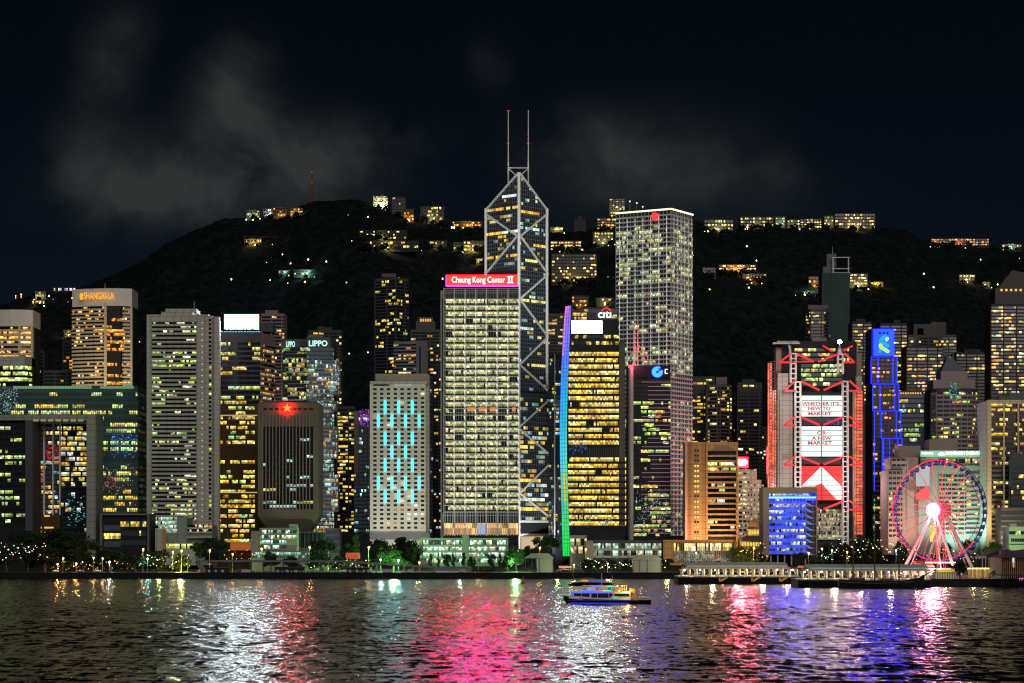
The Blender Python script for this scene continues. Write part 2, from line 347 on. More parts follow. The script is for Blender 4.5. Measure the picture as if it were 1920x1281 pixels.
# ---- reclaimed land behind a sea wall
SHORE = [(X(-900, 1511), 1511), (X(1500, 1511), 1511), (X(1560, 1400), 1400), (X(1640, 1285), 1285), (X(2900, 1285), 1285)]
mb = MB(); mb.prism(SHORE + [(2500, 4500), (-2500, 4500)], -2, LAND); tag(mb.build('ground', M['asphalt']), kind='structure')
mb = MB()
for (a, b) in zip(SHORE, SHORE[1:]):
    d = Vector((b[0] - a[0], b[1] - a[1])).normalized(); n = Vector((d.y, -d.x))
    mb.prism([(a[0] + n.x * .8, a[1] + n.y * .8), (b[0] + n.x * .8, b[1] + n.y * .8), b, a], -2, LAND - .3)
    mb.prism([(a[0] + n.x * 1.1, a[1] + n.y * 1.1), (b[0] + n.x * 1.1, b[1] + n.y * 1.1), b, a], LAND - .3, LAND + .25)
tag(mb.build('sea_wall', M['seawall']), kind='structure')
mb = MB(); mb.quad((X(-900, 1513), 1513, LAND + .05), (X(1490, 1513), 1513, LAND + .05), (X(1490, 1530), 1530, LAND + .05), (X(-900, 1530), 1530, LAND + .05)); tag(mb.build('promenade', M['paving']), kind='structure')
mb = MB(); mb.quad((X(1650, 1290), 1290, LAND + .05), (X(2300, 1290), 1290, LAND + .05), (X(2300, 1420), 1420, LAND + .05), (X(1650, 1420), 1420, LAND + .05)); tag(mb.build('plaza', M['paving']), kind='structure')
# ---- the wooded hills
RIDGE = [(-260, 620), (0, 572), (60, 552), (130, 546), (200, 522), (250, 500), (310, 458), (350, 440), (370, 431), (415, 412), (470, 408), (520, 404), (556, 392), (585, 378), (640, 373), (675, 374), (700, 384), (735, 398), (790, 414), (850, 424), (910, 432), (1030, 434), (1100, 434), (1180, 395), (1240, 392), (1310, 415), (1340, 434), (1450, 424), (1550, 430), (1640, 428), (1690, 432), (1735, 450), (1800, 461), (1860, 462), (1920, 468), (2200, 490)]
def interp(tab, x):
    for (a, b), (c, d) in zip(tab, tab[1:]):
        if x <= c: return b + (d - b) * max(0, (x - a)) / (c - a)
    return tab[-1][1]
def hill_pt(px, t):
    Yr = 3300 + 150 * math.sin(px * .004); Y = 2250 + (Yr - 2250) * t
    zr = Z(interp(RIDGE, px), Yr)
    if t <= 1:
        s = .62 * t + .38 * t * t * (3 - 2 * t); s += .035 * math.sin(px * .013 + t * 7) * math.sin(t * math.pi)
        z = 22 + (zr - 22) * s
    else: z = zr - (t - 1) * 900
    x = X(px, Y)
    q = Vector((x * .012, Y * .012, .3)); damp = .35 if .93 < t < 1.04 else 1
    z += damp * (noise.fractal(q, .7, 2, 4) * 9) + noise.noise(Vector((x * .09, Y * .09, 1.7))) * 2.6 + noise.noise(Vector((x * .22, Y * .22, 4.7))) * 1.6
    return x, Y, z
mb = MB(); cols = [-260 + i * 6.5 for i in range(379)]; nr = 131
for j in range(nr):
    for px in cols: mb.v.append(hill_pt(px, j / 120 * 1.0))
nc = len(cols)
for j in range(nr - 1):
    for i in range(nc - 1):
        a = j * nc + i; mb.f.append((a, a + 1, a + nc + 1, a + nc)); mb.c.append(None)
def hill_mat():
    m, t, b = mat_new('wooded_hillside'); g = t.n('ShaderNodeNewGeometry')
    n1 = t.n('ShaderNodeTexNoise', i_Scale=.09, i_Detail=6.0, i_Roughness=.75); t.l(g.outputs['Position'], n1.inputs['Vector'])
    cr = t.n('ShaderNodeValToRGB'); t.l(n1.outputs[0], cr.inputs[0])
    cr.color_ramp.elements[0].position = .35; cr.color_ramp.elements[0].color = (.004, .006, .008, 1); cr.color_ramp.elements[1].position = .7; cr.color_ramp.elements[1].color = (.024, .030, .034, 1)
    t.l(cr.outputs[0], b.inputs['Base Color']); b.inputs['Roughness'].default_value = 1; b.inputs['Specular IOR Level'].default_value = 0
    return m
HILLM = hill_mat(); tag(mb.build('hills', HILLM, smooth=True), kind='structure')
def hill_at(px, py):
    """the spot on the hillside that shows at this photo pixel"""
    last = hill_pt(px, 0)
    for i in range(1, 241):
        x, Y, z = hill_pt(px, i / 240)
        if HOR - (z - EYE) * FPX / Y <= py: return x, Y, z
        last = (x, Y, z)
    return last
# ================================================================ BUILDINGS
def footprint(chain, d):
    ym = max(max(y for x, y in chain), min(y for x, y in chain) + d); poly = list(chain)
    if poly[-1][1] < ym - .01: poly.append((poly[-1][0], ym))
    if chain[0][1] < ym - .01: poly.append((chain[0][0], ym))
    return poly
def tower(name, label, cat, pts, ytop, d, mat, y0=None, y1=1020, nf=None, bay=3.0, group=None, side=None, zb=LAND, wall='wall', mx=0, **kw):
    chain = chain_px(*pts); Yn = min(p[1] for p in pts)
    if side == 'r': chain.append((chain[-1][0], chain[-1][1] + d))
    if side == 'l': chain.insert(0, (chain[0][0], chain[0][1] + d))
    cx = (chain[0][0] + chain[-1][0]) / 2
    root = thing(name, label, cat, (cx, Yn + d / 2, zb), group)
    zt = Z(ytop, Yn)
    mb = MB(); mb.prism(footprint(chain, d), zb, zt); mb.build(wall, mat, root)
    y0 = ytop + 6 if y0 is None else y0
    z0, z1 = max(zb + .5, Z(y1, Yn)), Z(y0, Yn)
    if nf is None: nf = max(2, round((z1 - z0) / 3.6))
    nf = min(nf, 100)
    ch = chain
    if mx: ch = [(chain[0][0] + mx, chain[0][1])] + chain[1:-1] + [(chain[-1][0] - mx, chain[-1][1])]
    facade(root, ch, z0, z1, nf, bay, **kw)
    return root
def rooftop(root, px0, px1, py0, py1, Y, d, mat, name='roof_plant_room'):
    mb = MB(); mb.pbox(px0, px1, py0, py1, Y, d); return mb.build(name, mat, root)
def antenna(root, px, py0, py1, Y, r=.25, mat=None, name='antenna'):
    mb = MB(); mb.tube((X(px, Y), Y, Z(py1, Y)), (X(px, Y), Y, Z(py0, Y)), r, r * .5, 6); return mb.build(name, mat or M['metal'], root)
# ---- far residential towers (dark slabs with scattered lit rooms), from left to right
BG = 'towers packed behind the waterfront buildings'
def resi(label, pts, ytop, d=28, mat='resi', p=.22, pal=RES, bay=2.6, fh=3.3, y1=1000, seed=1, cap=None, name='apartment_tower', cat='apartment tower', side=None, pier=4, spf=.42, inten=(.3, 1.0), run=2, **kw):
    Yn = min(q[1] for q in pts); z1 = Z(ytop + 5, Yn); z0 = max(LAND + 1, Z(y1, Yn)); nf = max(3, round((z1 - z0) / fh))
    r = tower(name, label, cat, pts, ytop, d, M[mat], y0=ytop + 5, y1=y1, nf=nf, bay=bay, group=BG, side=side, p=p, pal=pal, run=run, seed=seed, fr=M[mat], spf=spf, pier=pier, pw=1.1, inten=inten, fvar=.6, **kw)
    for c in cap or (): rooftop(r, *c, Yn + 4, 14, M[mat])
    return r
resi('dim tower with balconies standing between the curved hotel and the left edge hotel', [(60, 2060), (82, 2060)], 657, p=.12, seed=11, y1=760, cap=[(62, 74, 650, 657)])
resi('small dark block with a glowing orange sign just left of the curved hotel', [(82, 2030), (135, 2030)], 694, p=.10, pal=AMBER, seed=12, y1=760, inten=(.5, 1.2))
resi('narrow tower with one tall orange light strip beside the curved hotel', [(118, 2080), (136, 2080)], 638, p=.3, pal=AMBER, seed=13, y1=760)
resi('hazy mauve tower rising behind the roof billboard', [(490, 2150), (533, 2150)], 588, mat='rose', p=.10, seed=14, y1=900, cap=[(497, 521, 582, 588)])
resi('dark apartment tower with two lit stair shafts behind the twin glass towers', [(578, 2200), (640, 2200)], 619, p=.2, seed=15, cap=[(596, 606, 612, 619), (606, 622, 614, 619)])
r = resi('tall dark glass tower with scattered yellow rooms, right of the gap in the skyline', [(703, 2260), (742, 2245), (766, 2262)], 520, mat='slate', p=.17, pal=YEL, run=4, bay=2.2, seed=16, y1=900, pier=7, spf=.28)
rooftop(r, 716, 742, 513, 520, 2255, 14, M['resi2'])
resi('grey tower with a blank stone flank behind the hotel with blue light bars', [(738, 2100), (780, 2095)], 640, mat='grey', p=.30, pal=WARM, seed=17, y1=900, pier=0, spf=.5)
mb = MB(); mb.pbox(780, 802, 640, 1000, 2100, 26); rr = thing('apartment_tower', 'plain grey shaft with one dark slit, joined beside the striped grey tower', 'tower', (X(790, 2100), 2113, LAND), BG); mb.build('wall', M['grey'], rr)
mb = MB(); mb.pbox(786, 789, 650, 1000, 2099.5, 1); mb.build('slit_window', M['black'], rr)
r = resi('slim tower with a glowing crown behind the hotel with blue light bars', [(770, 2330), (824, 2330)], 618, mat='resi2', p=.28, seed=18, y1=900)
rooftop(r, 780, 816, 602, 618, 2332, 18, M['resi2']); rooftop(r, 784, 812, 595, 602, 2334, 14, M['resi2'], 'crown')
mb = MB()
for i in range(5): mb.pbox(788 + i * 4.4, 790.5 + i * 4.4, 598, 603, 2331, .5)
mb.build('crown_light', E['warm'], r)
resi('dark tower squeezed in just left of the bright white-banded office tower', [(802, 2180), (833, 2180)], 655, p=.2, seed=19, y1=1000)
resi('low yellow lit block at the foot of the dark gap beside the light-bar hotel', [(632, 1990), (664, 1990)], 762, d=24, p=.4, pal=YEL, seed=20, y1=1000)
resi('wide grey slab with warm rooms behind the white-framed bank tower', [(1026, 2200), (1060, 2200)], 588, mat='resi2', p=.32, pal=WARM, seed=21, y1=900, run=3)
resi('dark block with orange roof lights right of the tall white-gridded tower', [(1297, 2060), (1340, 2060)], 706, p=.38, pal=YEL, seed=22, y1=860)
r = resi('pale residential tower with white balconies near the white-gridded tower', [(1326, 2020), (1350, 2014), (1372, 2022)], 721, mat='resi2', p=.2, seed=23, y1=900)
rooftop(r, 1343, 1363, 707, 721, 2020, 16, M['grey'])
resi('tall dark residential tower beside the red-trussed bank', [(1383, 2090), (1429, 2090)], 717, mat='resi', p=.16, seed=24, y1=900, cap=[(1392, 1416, 711, 717)])
resi('dark low block with warm rooms behind the small red roof sign', [(1375, 2130), (1437, 2130)], 800, p=.22, seed=25, y1=960)
r = resi('round-shouldered tower with lit yellow rooms behind the red-trussed bank', [(1511, 2250), (1520, 2240), (1545, 2240), (1556, 2250)], 580, mat='resi2', p=.22, pal=YEL, seed=26, y1=760)
rooftop(r, 1515, 1552, 572, 580, 2246, 18, M['grey'])
r = thing('unfinished_tower', 'tall unlit tower under scaffold netting with an open steel frame on top', 'tower', (X(1568, 2400), 2414, LAND), BG)
mb = MB(); mb.pbox(1541, 1593, 512, 900, 2400, 28); mb.build('netting', M['scaffold'], r)
mb = MB(); mb.pbox(1543, 1566, 500, 512, 2404, 20); mb.pbox(1550, 1568, 476, 500, 2406, 14); mb.build('core', M['grey'], r)
mb = MB()
for y in (482, 503, 511): mb.pbox(1560, 1594, y, y + 1.6, 2400, 1)
for x in (1561, 1590): mb.pbox(x, x + 2, 484, 512, 2400.2, 1)
mb.build('steel_frame', M['metal'], r); antenna(r, 1561, 462, 476, 2410)
resi('broad tower row with yellow stair lights behind the blue-lit bank tower, left part', [(1598, 2230), (1634, 2230)], 603, p=.36, pal=YEL, seed=27, y1=760, cap=[(1605, 1622, 598, 603)])
resi('broad tower row with yellow stair lights behind the blue-lit bank tower, right part', [(1650, 2235), (1700, 2235)], 606, p=.3, pal=YEL, seed=28, y1=860, cap=[(1676, 1688, 600, 606)])
r = resi('big stepped tower cluster with grey crowns right of the blue-lit bank tower', [(1703, 2260), (1793, 2260)], 628, mat='resi2', p=.18, seed=29, y1=800)
for c in ((1713, 1746, 608, 628), (1746, 1774, 604, 628), (1720, 1732, 616, 628)): rooftop(r, *c, 2262, 20, M['resi2'])
resi('warm lit brownish slab in front of the stepped grey cluster', [(1700, 2150), (1768, 2150)], 648, mat='plum', p=.28, pal=WARM + YEL, seed=30, y1=830, run=4)
resi('dark tower with yellow shafts right of the pyramid roof', [(1793, 2230), (1856, 2230)], 660, p=.24, pal=YEL, seed=31, y1=800, cap=[(1808, 1838, 655, 660)])
r = resi('tallest apartment tower at the right edge, crowded with orange lit rooms', [(1858, 2050), (1925, 2050)], 570, mat='resi', p=.42, pal=RES + AMBER, seed=32, y1=800, bay=2.3, pier=5)
rooftop(r, 1866, 1925, 540, 570, 2054, 22, M['resi2']); 
mb = MB(); mb.slab([(X(1872, 2056), Z(540, 2056)), (X(1925, 2056), Z(540, 2056)), (X(1925, 2056), Z(512, 2056)), (X(1898, 2056), Z(507, 2056))], 2056, 2074); mb.build('sloped_roof', M['resi2'], r)
mb = MB()
for i in range(5): mb.pbox(1876 + i * 9, 1880 + i * 9, 542, 546, 2053.4, .4)
mb.build('top_window', E['warm'], r)
# ---- hotel at the left edge, curved white crown
def hotel_curve(label, x0, x1, ym, bulge, ytop, ycrown, y1, Y, nf, p, seed, split=None):
    pts = []
    for i in range(9):
        t = i / 8; pts.append((x0 + (x1 - x0) * t, Y - bulge * math.sin(t * math.pi * .5) if split is None else Y - bulge * math.sin((t * .62 + .1) * math.pi)))
    ch = chain_px(*pts); root = thing('hotel_tower', label, 'hotel tower', (X((x0 + x1) / 2, Y), Y + 12, LAND))
    zc, zt = Z(ycrown, Y - bulge), Z(ytop, Y - bulge)
    mb = MB(); mb.prism(footprint(ch, 34), LAND, zc); mb.build('wall', M['dark'], root)
    mb = MB(); mb.prism(footprint([(a, b - 1.6) for a, b in ch], 36), zc, zt); mb.build('crown', M['white'], root)
    facade(root, ch, Z(y1, Y - bulge), zc - .5, nf, 1.9, p=p, pal=AMBER + WARM, run=2, fr=M['cream'], spf=.5, proud=1.2, seed=seed, glass=GLASSW, pier=0, inten=(.5, 1.3))
    return root, ch
r, ch = hotel_curve('cream hotel tower with a blank crown cut off by the left edge', -50, 62, 0, 16, 581, 612, 720, 2000, 12, .5, 41, 1)
mb = MB(); mb.pbox(34, 38, 612, 672, 1983, 3); mb.pbox(58, 62, 612, 672, 1984, 4); mb.build('pier', M['cream'], r)
r, ch = hotel_curve('tall curved hotel tower with orange letters on its white crown', 136, 248, 0, 15, 541, 574, 730, 2000, 22, .20, 42, 1)
# dark glazed right bay in front of the banded side
bay_ch = chain_px((200, 1983), (226, 1983.5), (241, 1990), (247, 2000))
mb = MB(); mb.prism(footprint(bay_ch, 16), LAND, Z(575, 1985)); mb.build('glass_bay', M['black'], r)
facade(r, bay_ch, Z(730, 1985), Z(576, 1985), 22, 1.6, p=.34, pal=AMBER, run=7, spf=.2, seed=43, glass=GLASSW, inten=(.45, 1.1), fvar=1.2, name='bay_window_band')
mb = MB(); mb.pbox(195, 200, 573, 730, 1981.5, 4); mb.pbox(244, 248, 575, 730, 1987, 4); mb.build('pier', M['cream'], r)
s = thing('hotel_sign', 'glowing orange hotel name with a round emblem on the curved crown', 'sign', (X(180, 1981), 1981, Z(566, 1981)))
text('SHANGRI-LA', 157, 213, 548.5, 561.5, 1982.0, E['orange'], s, bold=.0)
mb = MB(); Ys = 1983.0
for i, wd in enumerate((2.2, 3.2, 3.4, 3.0, 3.4, 2.2)): mb.pbox(152.6 - wd, 152.6 + wd, 550 + i * 2.1, 551.7 + i * 2.1, Ys, .5)
mb.build('emblem', E['orange'], s)
antenna(r, 197, 531, 541, 1990)
# ---- low curved office with green-lit floors at the left edge
r = tower('office_block', 'low white-topped office with three bright green-yellow floors at the left edge', 'office building', [(-40, 1900), (47, 1895), (60, 1906)], 669, 26, M['dark'], y0=686, y1=730, nf=4, bay=2.2, p=.9, fvar=.2, pal=YG, run=5, fr=M['black'], spf=.4, seed=51, inten=(.5, 1.0))
mb = MB(); mb.prism(footprint([(a, b - 1) for a, b in chain_px((-40, 1900), (47, 1895), (60, 1906))], 28), Z(686, 1895), Z(668, 1895)); mb.build('crown', M['pale'], r)
# ---- government offices: big dark green glass block with a lit roof edge
r = tower('government_office', 'broad dark green glass block with a lit roof strip across the left side', 'office building', [(-30, 1780), (258, 1780)], 724, 60, M['teal'], y0=736, y1=1010, nf=24, bay=1.7, side='r', p=.40, pal=YEL + YG + YG, run=9, dim=(.004, .010, .009), glass=GREEN, fr=M['teal'], spf=.42, proud=.5, pier=1, pw=.35, seed=61, fvar=1.1, inten=(.4, 1.0))
mb = MB()
for a, b in ((25, 172), (188, 252)):
    for i in range(int((b - a) / 3)): mb.pbox(a + i * 3, a + i * 3 + 2.3, 724, 729, 1778.8, .5, None)
mb.build('roof_strip_light', emit_mat('roof_strip', (.35, .8, .4), .38), r)
rng = random.Random(62)
def sparkle(root, px0, px1, py0, py1, Y, n, pal, seed, name='light_pattern', sz=(.5, 1.3)):  # glowing flecks painted in for city lights reflected in the glass
    rg = random.Random(seed); mb = MB()
    for i in range(n):
        if i and i % 18 == 0: mb.build(name, LED, root); mb = MB()
        x = rg.uniform(px0, px1); y = py0 + (py1 - py0) * rg.betavariate(1.4, 1.4); wd = rg.uniform(*sz); h = rg.uniform(.5, 1.6); c = rg.choice(pal); k = rg.uniform(.15, .9)
        mb.quad((X(x, Y), Y, Z(y + h, Y)), (X(x + wd, Y), Y, Z(y + h, Y)), (X(x + wd, Y), Y, Z(y, Y)), (X(x, Y), Y, Z(y, Y)), (c[0] * k, c[1] * k, c[2] * k))
    return mb.build(name, LED, root)
sparkle(r, 0, 32, 724, 776, 1778.6, 150, [(.6, .9, 1), (.4, .8, .8), (.9, 1, 1)], 63)
sparkle(r, 208, 257, 812, 858, 1778.6, 190, [(.03, .2, 1), (.05, .45, 1), (.2, .7, 1), (.01, .1, .6)], 64, 'blue_light_pattern', (.7, 2))
sparkle(r, 188, 220, 888, 916, 1778.6, 80, [(1, .1, .2), (1, .3, .35), (.5, .05, .08)], 65, 'red_light_pattern', (.7, 2))
sparkle(r, 180, 257, 866, 950, 1778.6, 130, [(1, .6, .3), (.8, .4, .25), (1, .9, .6)], 66, 'warm_light_pattern')
mb = MB()
for i in range(26): mb.pbox(181, 184.5, 785 + i * 8.6, 791 + i * 8.6, 1778.6, .4)
mb.build('stair_light', emit_mat('stair_window', (.8, .9, .3), .35), r)
# ---- the huge door-shaped frame in front of it
g = thing('gateway_building', 'huge door-shaped concrete frame building at the left edge', 'building', (X(90, 1700), 1715, LAND))
b2 = MB(); b2.pbox(-40, 180, 778, 788, 1700, 30); b2.build('lintel', M['gate'], g)
b2 = MB(); b2.pbox(162, 180, 788, 1045, 1700, 30); b2.build('leg', M['gate'], g)
b2 = MB(); b2.pbox(47, 61, 788, 1045, 1700, 30); b2.build('leg', M['slate'], g)
b2 = MB()
for i in range(7): b2.pbox(62 + i * 14, 72 + i * 14, 786, 790.5, 1700.5 - 1, .4)
b2.build('soffit_light', emit_mat('soffit', (.8, .7, .35), .28), g)
tower('office_tower', 'black slab with columns of small yellow windows beside the frame building', 'office tower', [(-40, 1706), (47, 1706)], 791, 20, M['black'], y0=800, y1=985, nf=17, bay=2.2, p=.30, pal=YG, run=3, fr=M['black'], spf=.45, pier=3, pw=.8, seed=67, inten=(.25, .8))
r = tower('office_tower', 'glass tower with red and orange reflections seen through the frame building', 'office tower', [(61, 1735), (112, 1735)], 795, 20, M['dark'], y0=800, y1=966, nf=18, bay=1.8, p=.35, pal=WARM + COOL, run=6, fr=M['dark'], spf=.35, pier=3, pw=.3, seed=68, inten=(.2, .8), dim=(.012, .012, .012))
sparkle(r, 84, 110, 830, 870, 1734, 90, [(1, .02, .04), (.7, .01, .03)], 69, 'red_light_pattern', (1, 4)); sparkle(r, 61, 82, 880, 908, 1734, 60, [(1, .1, .08), (1, .3, .15)], 70, 'warm_light_pattern', (1, 4))
mb = MB(); mb.pbox(81, 83.5, 795, 966, 1731, 3); mb.pbox(98, 100, 795, 966, 1731, 3); mb.pbox(111, 113, 795, 966, 1731, 3); mb.build('column', M['metal'], r)
mb = MB(); mb.pbox(60, 112, 966, 1030, 1731, 6); mb.build('podium', M['gold'], r)
mb = MB()
for a, b, y in ((64, 78, 988), (83, 100, 988), (70, 78, 996), (83, 95, 996), (83, 93, 966)): mb.pbox(a, b, y, y + 3, 1730.4, .5)
mb.build('podium_light', E['warm'], r)
r = tower('office_tower', 'glass tower densely lit pale yellow seen through the frame building', 'office tower', [(112, 1738), (162, 1738)], 795, 20, M['dark'], y0=800, y1=1000, nf=21, bay=1.5, rows=[.1, .0, .25, .2, .3, .2, .2, .2, .2, .7, .6, .8, .9, .9, .95, .95, .9, .95, .9, .8, .6], p=.6, pal=YEL + WHT, run=3, fr=M['dark'], spf=.3, pier=0, seed=71, inten=(.2, .75))
sparkle(r, 125, 160, 925, 990, 1736.5, 60, [(.2, .6, .9), (.1, .8, .8)], 72, 'blue_light_pattern', (1, 3))
# low cube between the legs and the tall banded tower
r = thing('council_block', 'dark cube in a thin pale frame with two rows of yellow windows', 'building', (X(232, 1690), 1705, LAND))
mb = MB(); mb.pbox(191, 276, 966, 1060, 1692, 30); mb.build('wall', M['black'], r)
mb = MB(); mb.pbox(187, 280, 963, 966, 1688, 36); mb.pbox(187, 191, 966, 1060, 1688, 36); mb.pbox(276, 280, 966, 1060, 1688, 36); mb.build('outer_frame', M['grey'], r)
facade(r, flat(195, 226, 1691.8), Z(1030, 1691), Z(985, 1691), 3, 1.3, rows=[0, .9, .0], pal=YEL, run=4, dim=(.012, .02, .025), seed=73, spf=.3)
facade(r, flat(226, 274, 1691.8), Z(1030, 1691), Z(978, 1691), 3, 1.3, rows=[.1, .5, .8], pal=YEL, run=4, seed=74, dim=(.01, .008, .008), spf=.45)
# ---- tall banded tower (pale concrete)
Y = 1720
r = thing('office_tower', 'tall pale concrete tower with many horizontal window bands and a blank right pier', 'office tower', (X(337, Y), Y + 25, LAND))
mb = MB(); mb.pbox(275, 398, 592, 1040, Y, 50); mb.build('wall', M['pale'], r)
mb = MB(); mb.pbox(397.5, 411, 594, 1040, Y + 8, 7); mb.build('rear_wing', M['pale'], r)
mb = MB(); mb.pbox(275, 284, 590, 1040, Y - 2.4, 3); mb.pbox(368, 391, 590, 1040, Y - 2.4, 3); mb.pbox(284, 368, 590, 604, Y - 2.2, 3); mb.build('pier', M['pale'], r)
facade(r, flat(284, 368, Y), Z(978, Y), Z(604, Y), 47, 1.5, p=.27, pal=YG + WHT[:1], run=4, fr=M['pale'], spf=.5, proud=1.1, seed=81, fvar=1.1, inten=(.3, .85))
facade(r, flat(390.5, 396.5, Y), Z(978, Y), Z(598, Y), 47, 2.5, p=.12, pal=YG, run=1, fr=M['pale'], spf=.4, proud=.5, seed=82, name='stair_window', inten=(.3, .8))
rooftop(r, 302, 360, 585, 592, Y + 6, 30, M['pale']); rooftop(r, 310, 368, 579, 586, Y + 10, 22, M['pale']); rooftop(r, 372, 392, 590, 593, Y + 8, 20, M['pale'])
antenna(r, 364, 565, 580, Y + 12)
mb = MB()
for i in range(34): mb.tube((X(380, Y), Y - 2.5, Z(606 + i * 11, Y)), (X(380, Y), Y - 2.9, Z(606 + i * 11, Y)), .22, .22, 5)
mb.build('marker_light', E['white'], r)
# podium of the banded tower, lit green white
r = thing('podium_building', 'green-white lit atrium and terraces at the foot of the tall banded tower', 'building', (X(345, 1680), 1690, LAND))
mb = MB(); mb.pbox(292, 333, 968, 1060, 1684, 30); mb.pbox(333, 350, 970, 1060, 1682, 30); mb.pbox(350, 398, 985, 1060, 1684, 30); mb.build('wall', M['mint'], r)
facade(r, flat(292, 332, 1683), Z(1000, 1683), Z(970, 1683), 4, 1.0, rows=[.8, .9, .9, .9], pal=[(.45, .9, .7), (.6, 1, .8), (.8, 1, .7)], run=2, fr=M['metal'], spf=.25, seed=83, inten=(.2, .7))
facade(r, flat(311, 366, 1672), Z(1029, 1672), Z(1020, 1672), 1, 1.2, rows=[1], pal=[(.75, .85, .2)], run=9, seed=84, spf=.05, inten=(.6, .9), name='canopy_band')
facade(r, flat(352, 397, 1682), Z(1000, 1682), Z(984, 1682), 2, 1.4, rows=[.6, .8], pal=WARM + WHT, run=2, seed=85, spf=.4, inten=(.3, .9), name='terrace_band', fr=M['pale'])
mb = MB(); mb.pbox(310, 367, 1018, 1020, 1670, 12); mb.pbox(311, 367, 1029, 1060, 1671.8, 10); mb.pbox(350, 397, 1006, 1009, 1676, 6); mb.pbox(291, 305, 992, 1060, 1671, 8); mb.build('terrace', M['pale'], r)
mb = MB(); mb.pbox(305, 311, 992, 1030, 1670.6, 2); mb.build('lit_panel', wall_mat('panel_copper', (.45, .24, .10)), r)
# ---- dark tower with the white roof billboard
Y = 1790
r = tower('office_tower', 'dark purple glass tower under a glaring white roof billboard', 'office tower', [(398, Y), (488, Y)], 623, 42, M['plum'], y0=642, y1=770, nf=14, bay=1.6, p=.24, pal=YG + YEL, run=8, fr=M['plum'], spf=.35, proud=.2, pier=4, pw=.2, seed=91, fvar=1.2, inten=(.35, .9))
ch = [(X(488, Y) + .1, Y), (X(515.5, Y + 30), Y + 30)]
mb = MB(); mb.prism([ch[0], ch[1], (ch[1][0] - 2, Y + 42), (ch[0][0], Y + 42)], LAND, Z(624, Y)); mb.build('side_wing', M['rose'], r)
facade(r, ch, Z(770, Y), Z(645, Y), 14, 1.8, p=.4, pal=WARM, run=6, fr=M['rose'], spf=.5, proud=.25, seed=92, inten=(.2, .6), name='side_window_band')
rooftop(r, 490, 512, 605, 622, Y + 26, 14, M['slate'])
s = thing('roof_billboard', 'blank glaring white billboard screen with a green rim on the dark purple tower', 'billboard', (X(453, Y), Y + 4, Z(623, Y)))
panel(s, 421.5, 484.5, 590.5, 616.5, Y + 2, E['bill'])
mb = MB()
for a in ((420, 486, 589, 590.5), (420, 486, 616.5, 618), (420, 421.5, 590.5, 616.5), (484.5, 486, 590.5, 616.5)): mb.pbox(*a, Y + 1.8, 1)
mb.build('frame', E['green'], s)
mb = MB()
for i in range(8): mb.tube((X(424 + i * 8.4, Y), Y + 4, Z(623.5, Y)), (X(424 + i * 8.4, Y), Y + 4, Z(617, Y)), .3, .3, 6)
mb.build('post', M['steel'], s)
mb = MB()
for i in range(14): mb.pbox(414 + i * 5.4, 417.5 + i * 5.4, 621.2, 622.8, Y - .6, .4)
mb.build('edge_light', emit_mat('roof_edge_lamp', (.35, .6, 1), .9), r)
# ---- gold tinted tower below
Y = 1745
r = tower('office_tower', 'gold tinted glass tower left of the star building', 'office tower', [(399, Y), (486, Y)], 758, 36, M['gold'], y0=762, y1=1020, nf=28, bay=1.5, p=.36, pal=YEL + YEL + [(1, .5, .06), (.5, .9, .35), (.7, .85, .2)], run=7, dim=(.006, .004, .001), glass=GOLD, fr=M['gold'], spf=.36, proud=.15, pier=0, seed=93, fvar=1.1, inten=(.35, 1.0), mx=3.5)
mb = MB(); mb.pbox(399, 409, 762, 1035, Y - 1, 2); mb.build('pier', M['tan'], r)
mb = MB(); mb.pbox(400, 482, 778, 780, Y - .7, .4); mb.pbox(400, 482, 922.5, 924.5, Y - .7, .4); mb.build('floor_strip_light', emit_mat('strip_cream', (1, .75, .4), .5), r)
mb = MB(); mb.pbox(432, 470, 1016, 1032, Y - 3, 2); mb.build('lobby', emit_mat('lobby_orange', (1, .25, .03), .32), r)
# ---- twin glass towers with stepped bulges
for nm, lab, x0, x1, Y, yt, secs, pal, p, seed, dm in (
    ('office_tower', 'darker left twin of the bulging glass towers with white letters', 531, 576, 1815, 636, ((664, 700, 0, 4), (720, 752, -4, 3)), YEL + YG, .35, 101, (.004, .004, .005)),
    ('office_tower', 'brighter right twin of the bulging glass towers with white letters', 575, 620, 1800, 632, ((676, 740, 0, 16), (752, 770, -2, 10), (800, 860, 0, 12), (890, 960, 0, 13), (990, 1008, -6, 15)), COOL + WHT, .55, 102, (.03, .036, .04))):
    r = tower(nm, lab, 'office tower', [(x0, Y), (x1, Y), (x1 + 6, Y + 10)], yt, 36, M['slate'], y0=652, y1=1010, nf=46, bay=1.4, p=p, pal=pal, run=4, inten=(.12, .6), dim=dm, fr=M['slate'], spf=.25, proud=.15, seed=seed, fvar=.9)
    for j, (a, b, lft, rgt) in enumerate(secs):
        sub = [(x0 - lft + 4, Y - 3), (x1 + rgt - 9, Y - 4.5), (x1 + rgt, Y + 5)]; c2 = chain_px(*sub)
        mb = MB(); mb.prism(footprint(c2, 26), Z(b, Y), Z(a, Y)); mb.build('bulge', M['steel'], r)
        facade(r, c2, Z(b, Y) + .3, Z(a, Y) - .3, max(3, round((b - a) / 8)), 1.3, p=p, pal=pal + WARM, run=4, inten=(.12, .6), dim=dm, fr=M['steel'], spf=.22, proud=.2, seed=seed + j * 7, name='bulge_window_band', fvar=.7)
    if seed == 102:
        sparkle(r, 624, 636, 672, 735, 1794, 70, [(.3, .4, 1), (1, .05, .1), (.7, .8, 1)], 103, 'coloured_light_pattern'); sparkle(r, 578, 620, 660, 1000, 1798.6, 420, [(.6, .8, .9), (.9, 1, 1), (.4, .6, .7)], 104)
        rooftop(r, 580, 606, 627, 632, 1806, 16, M['rose'])
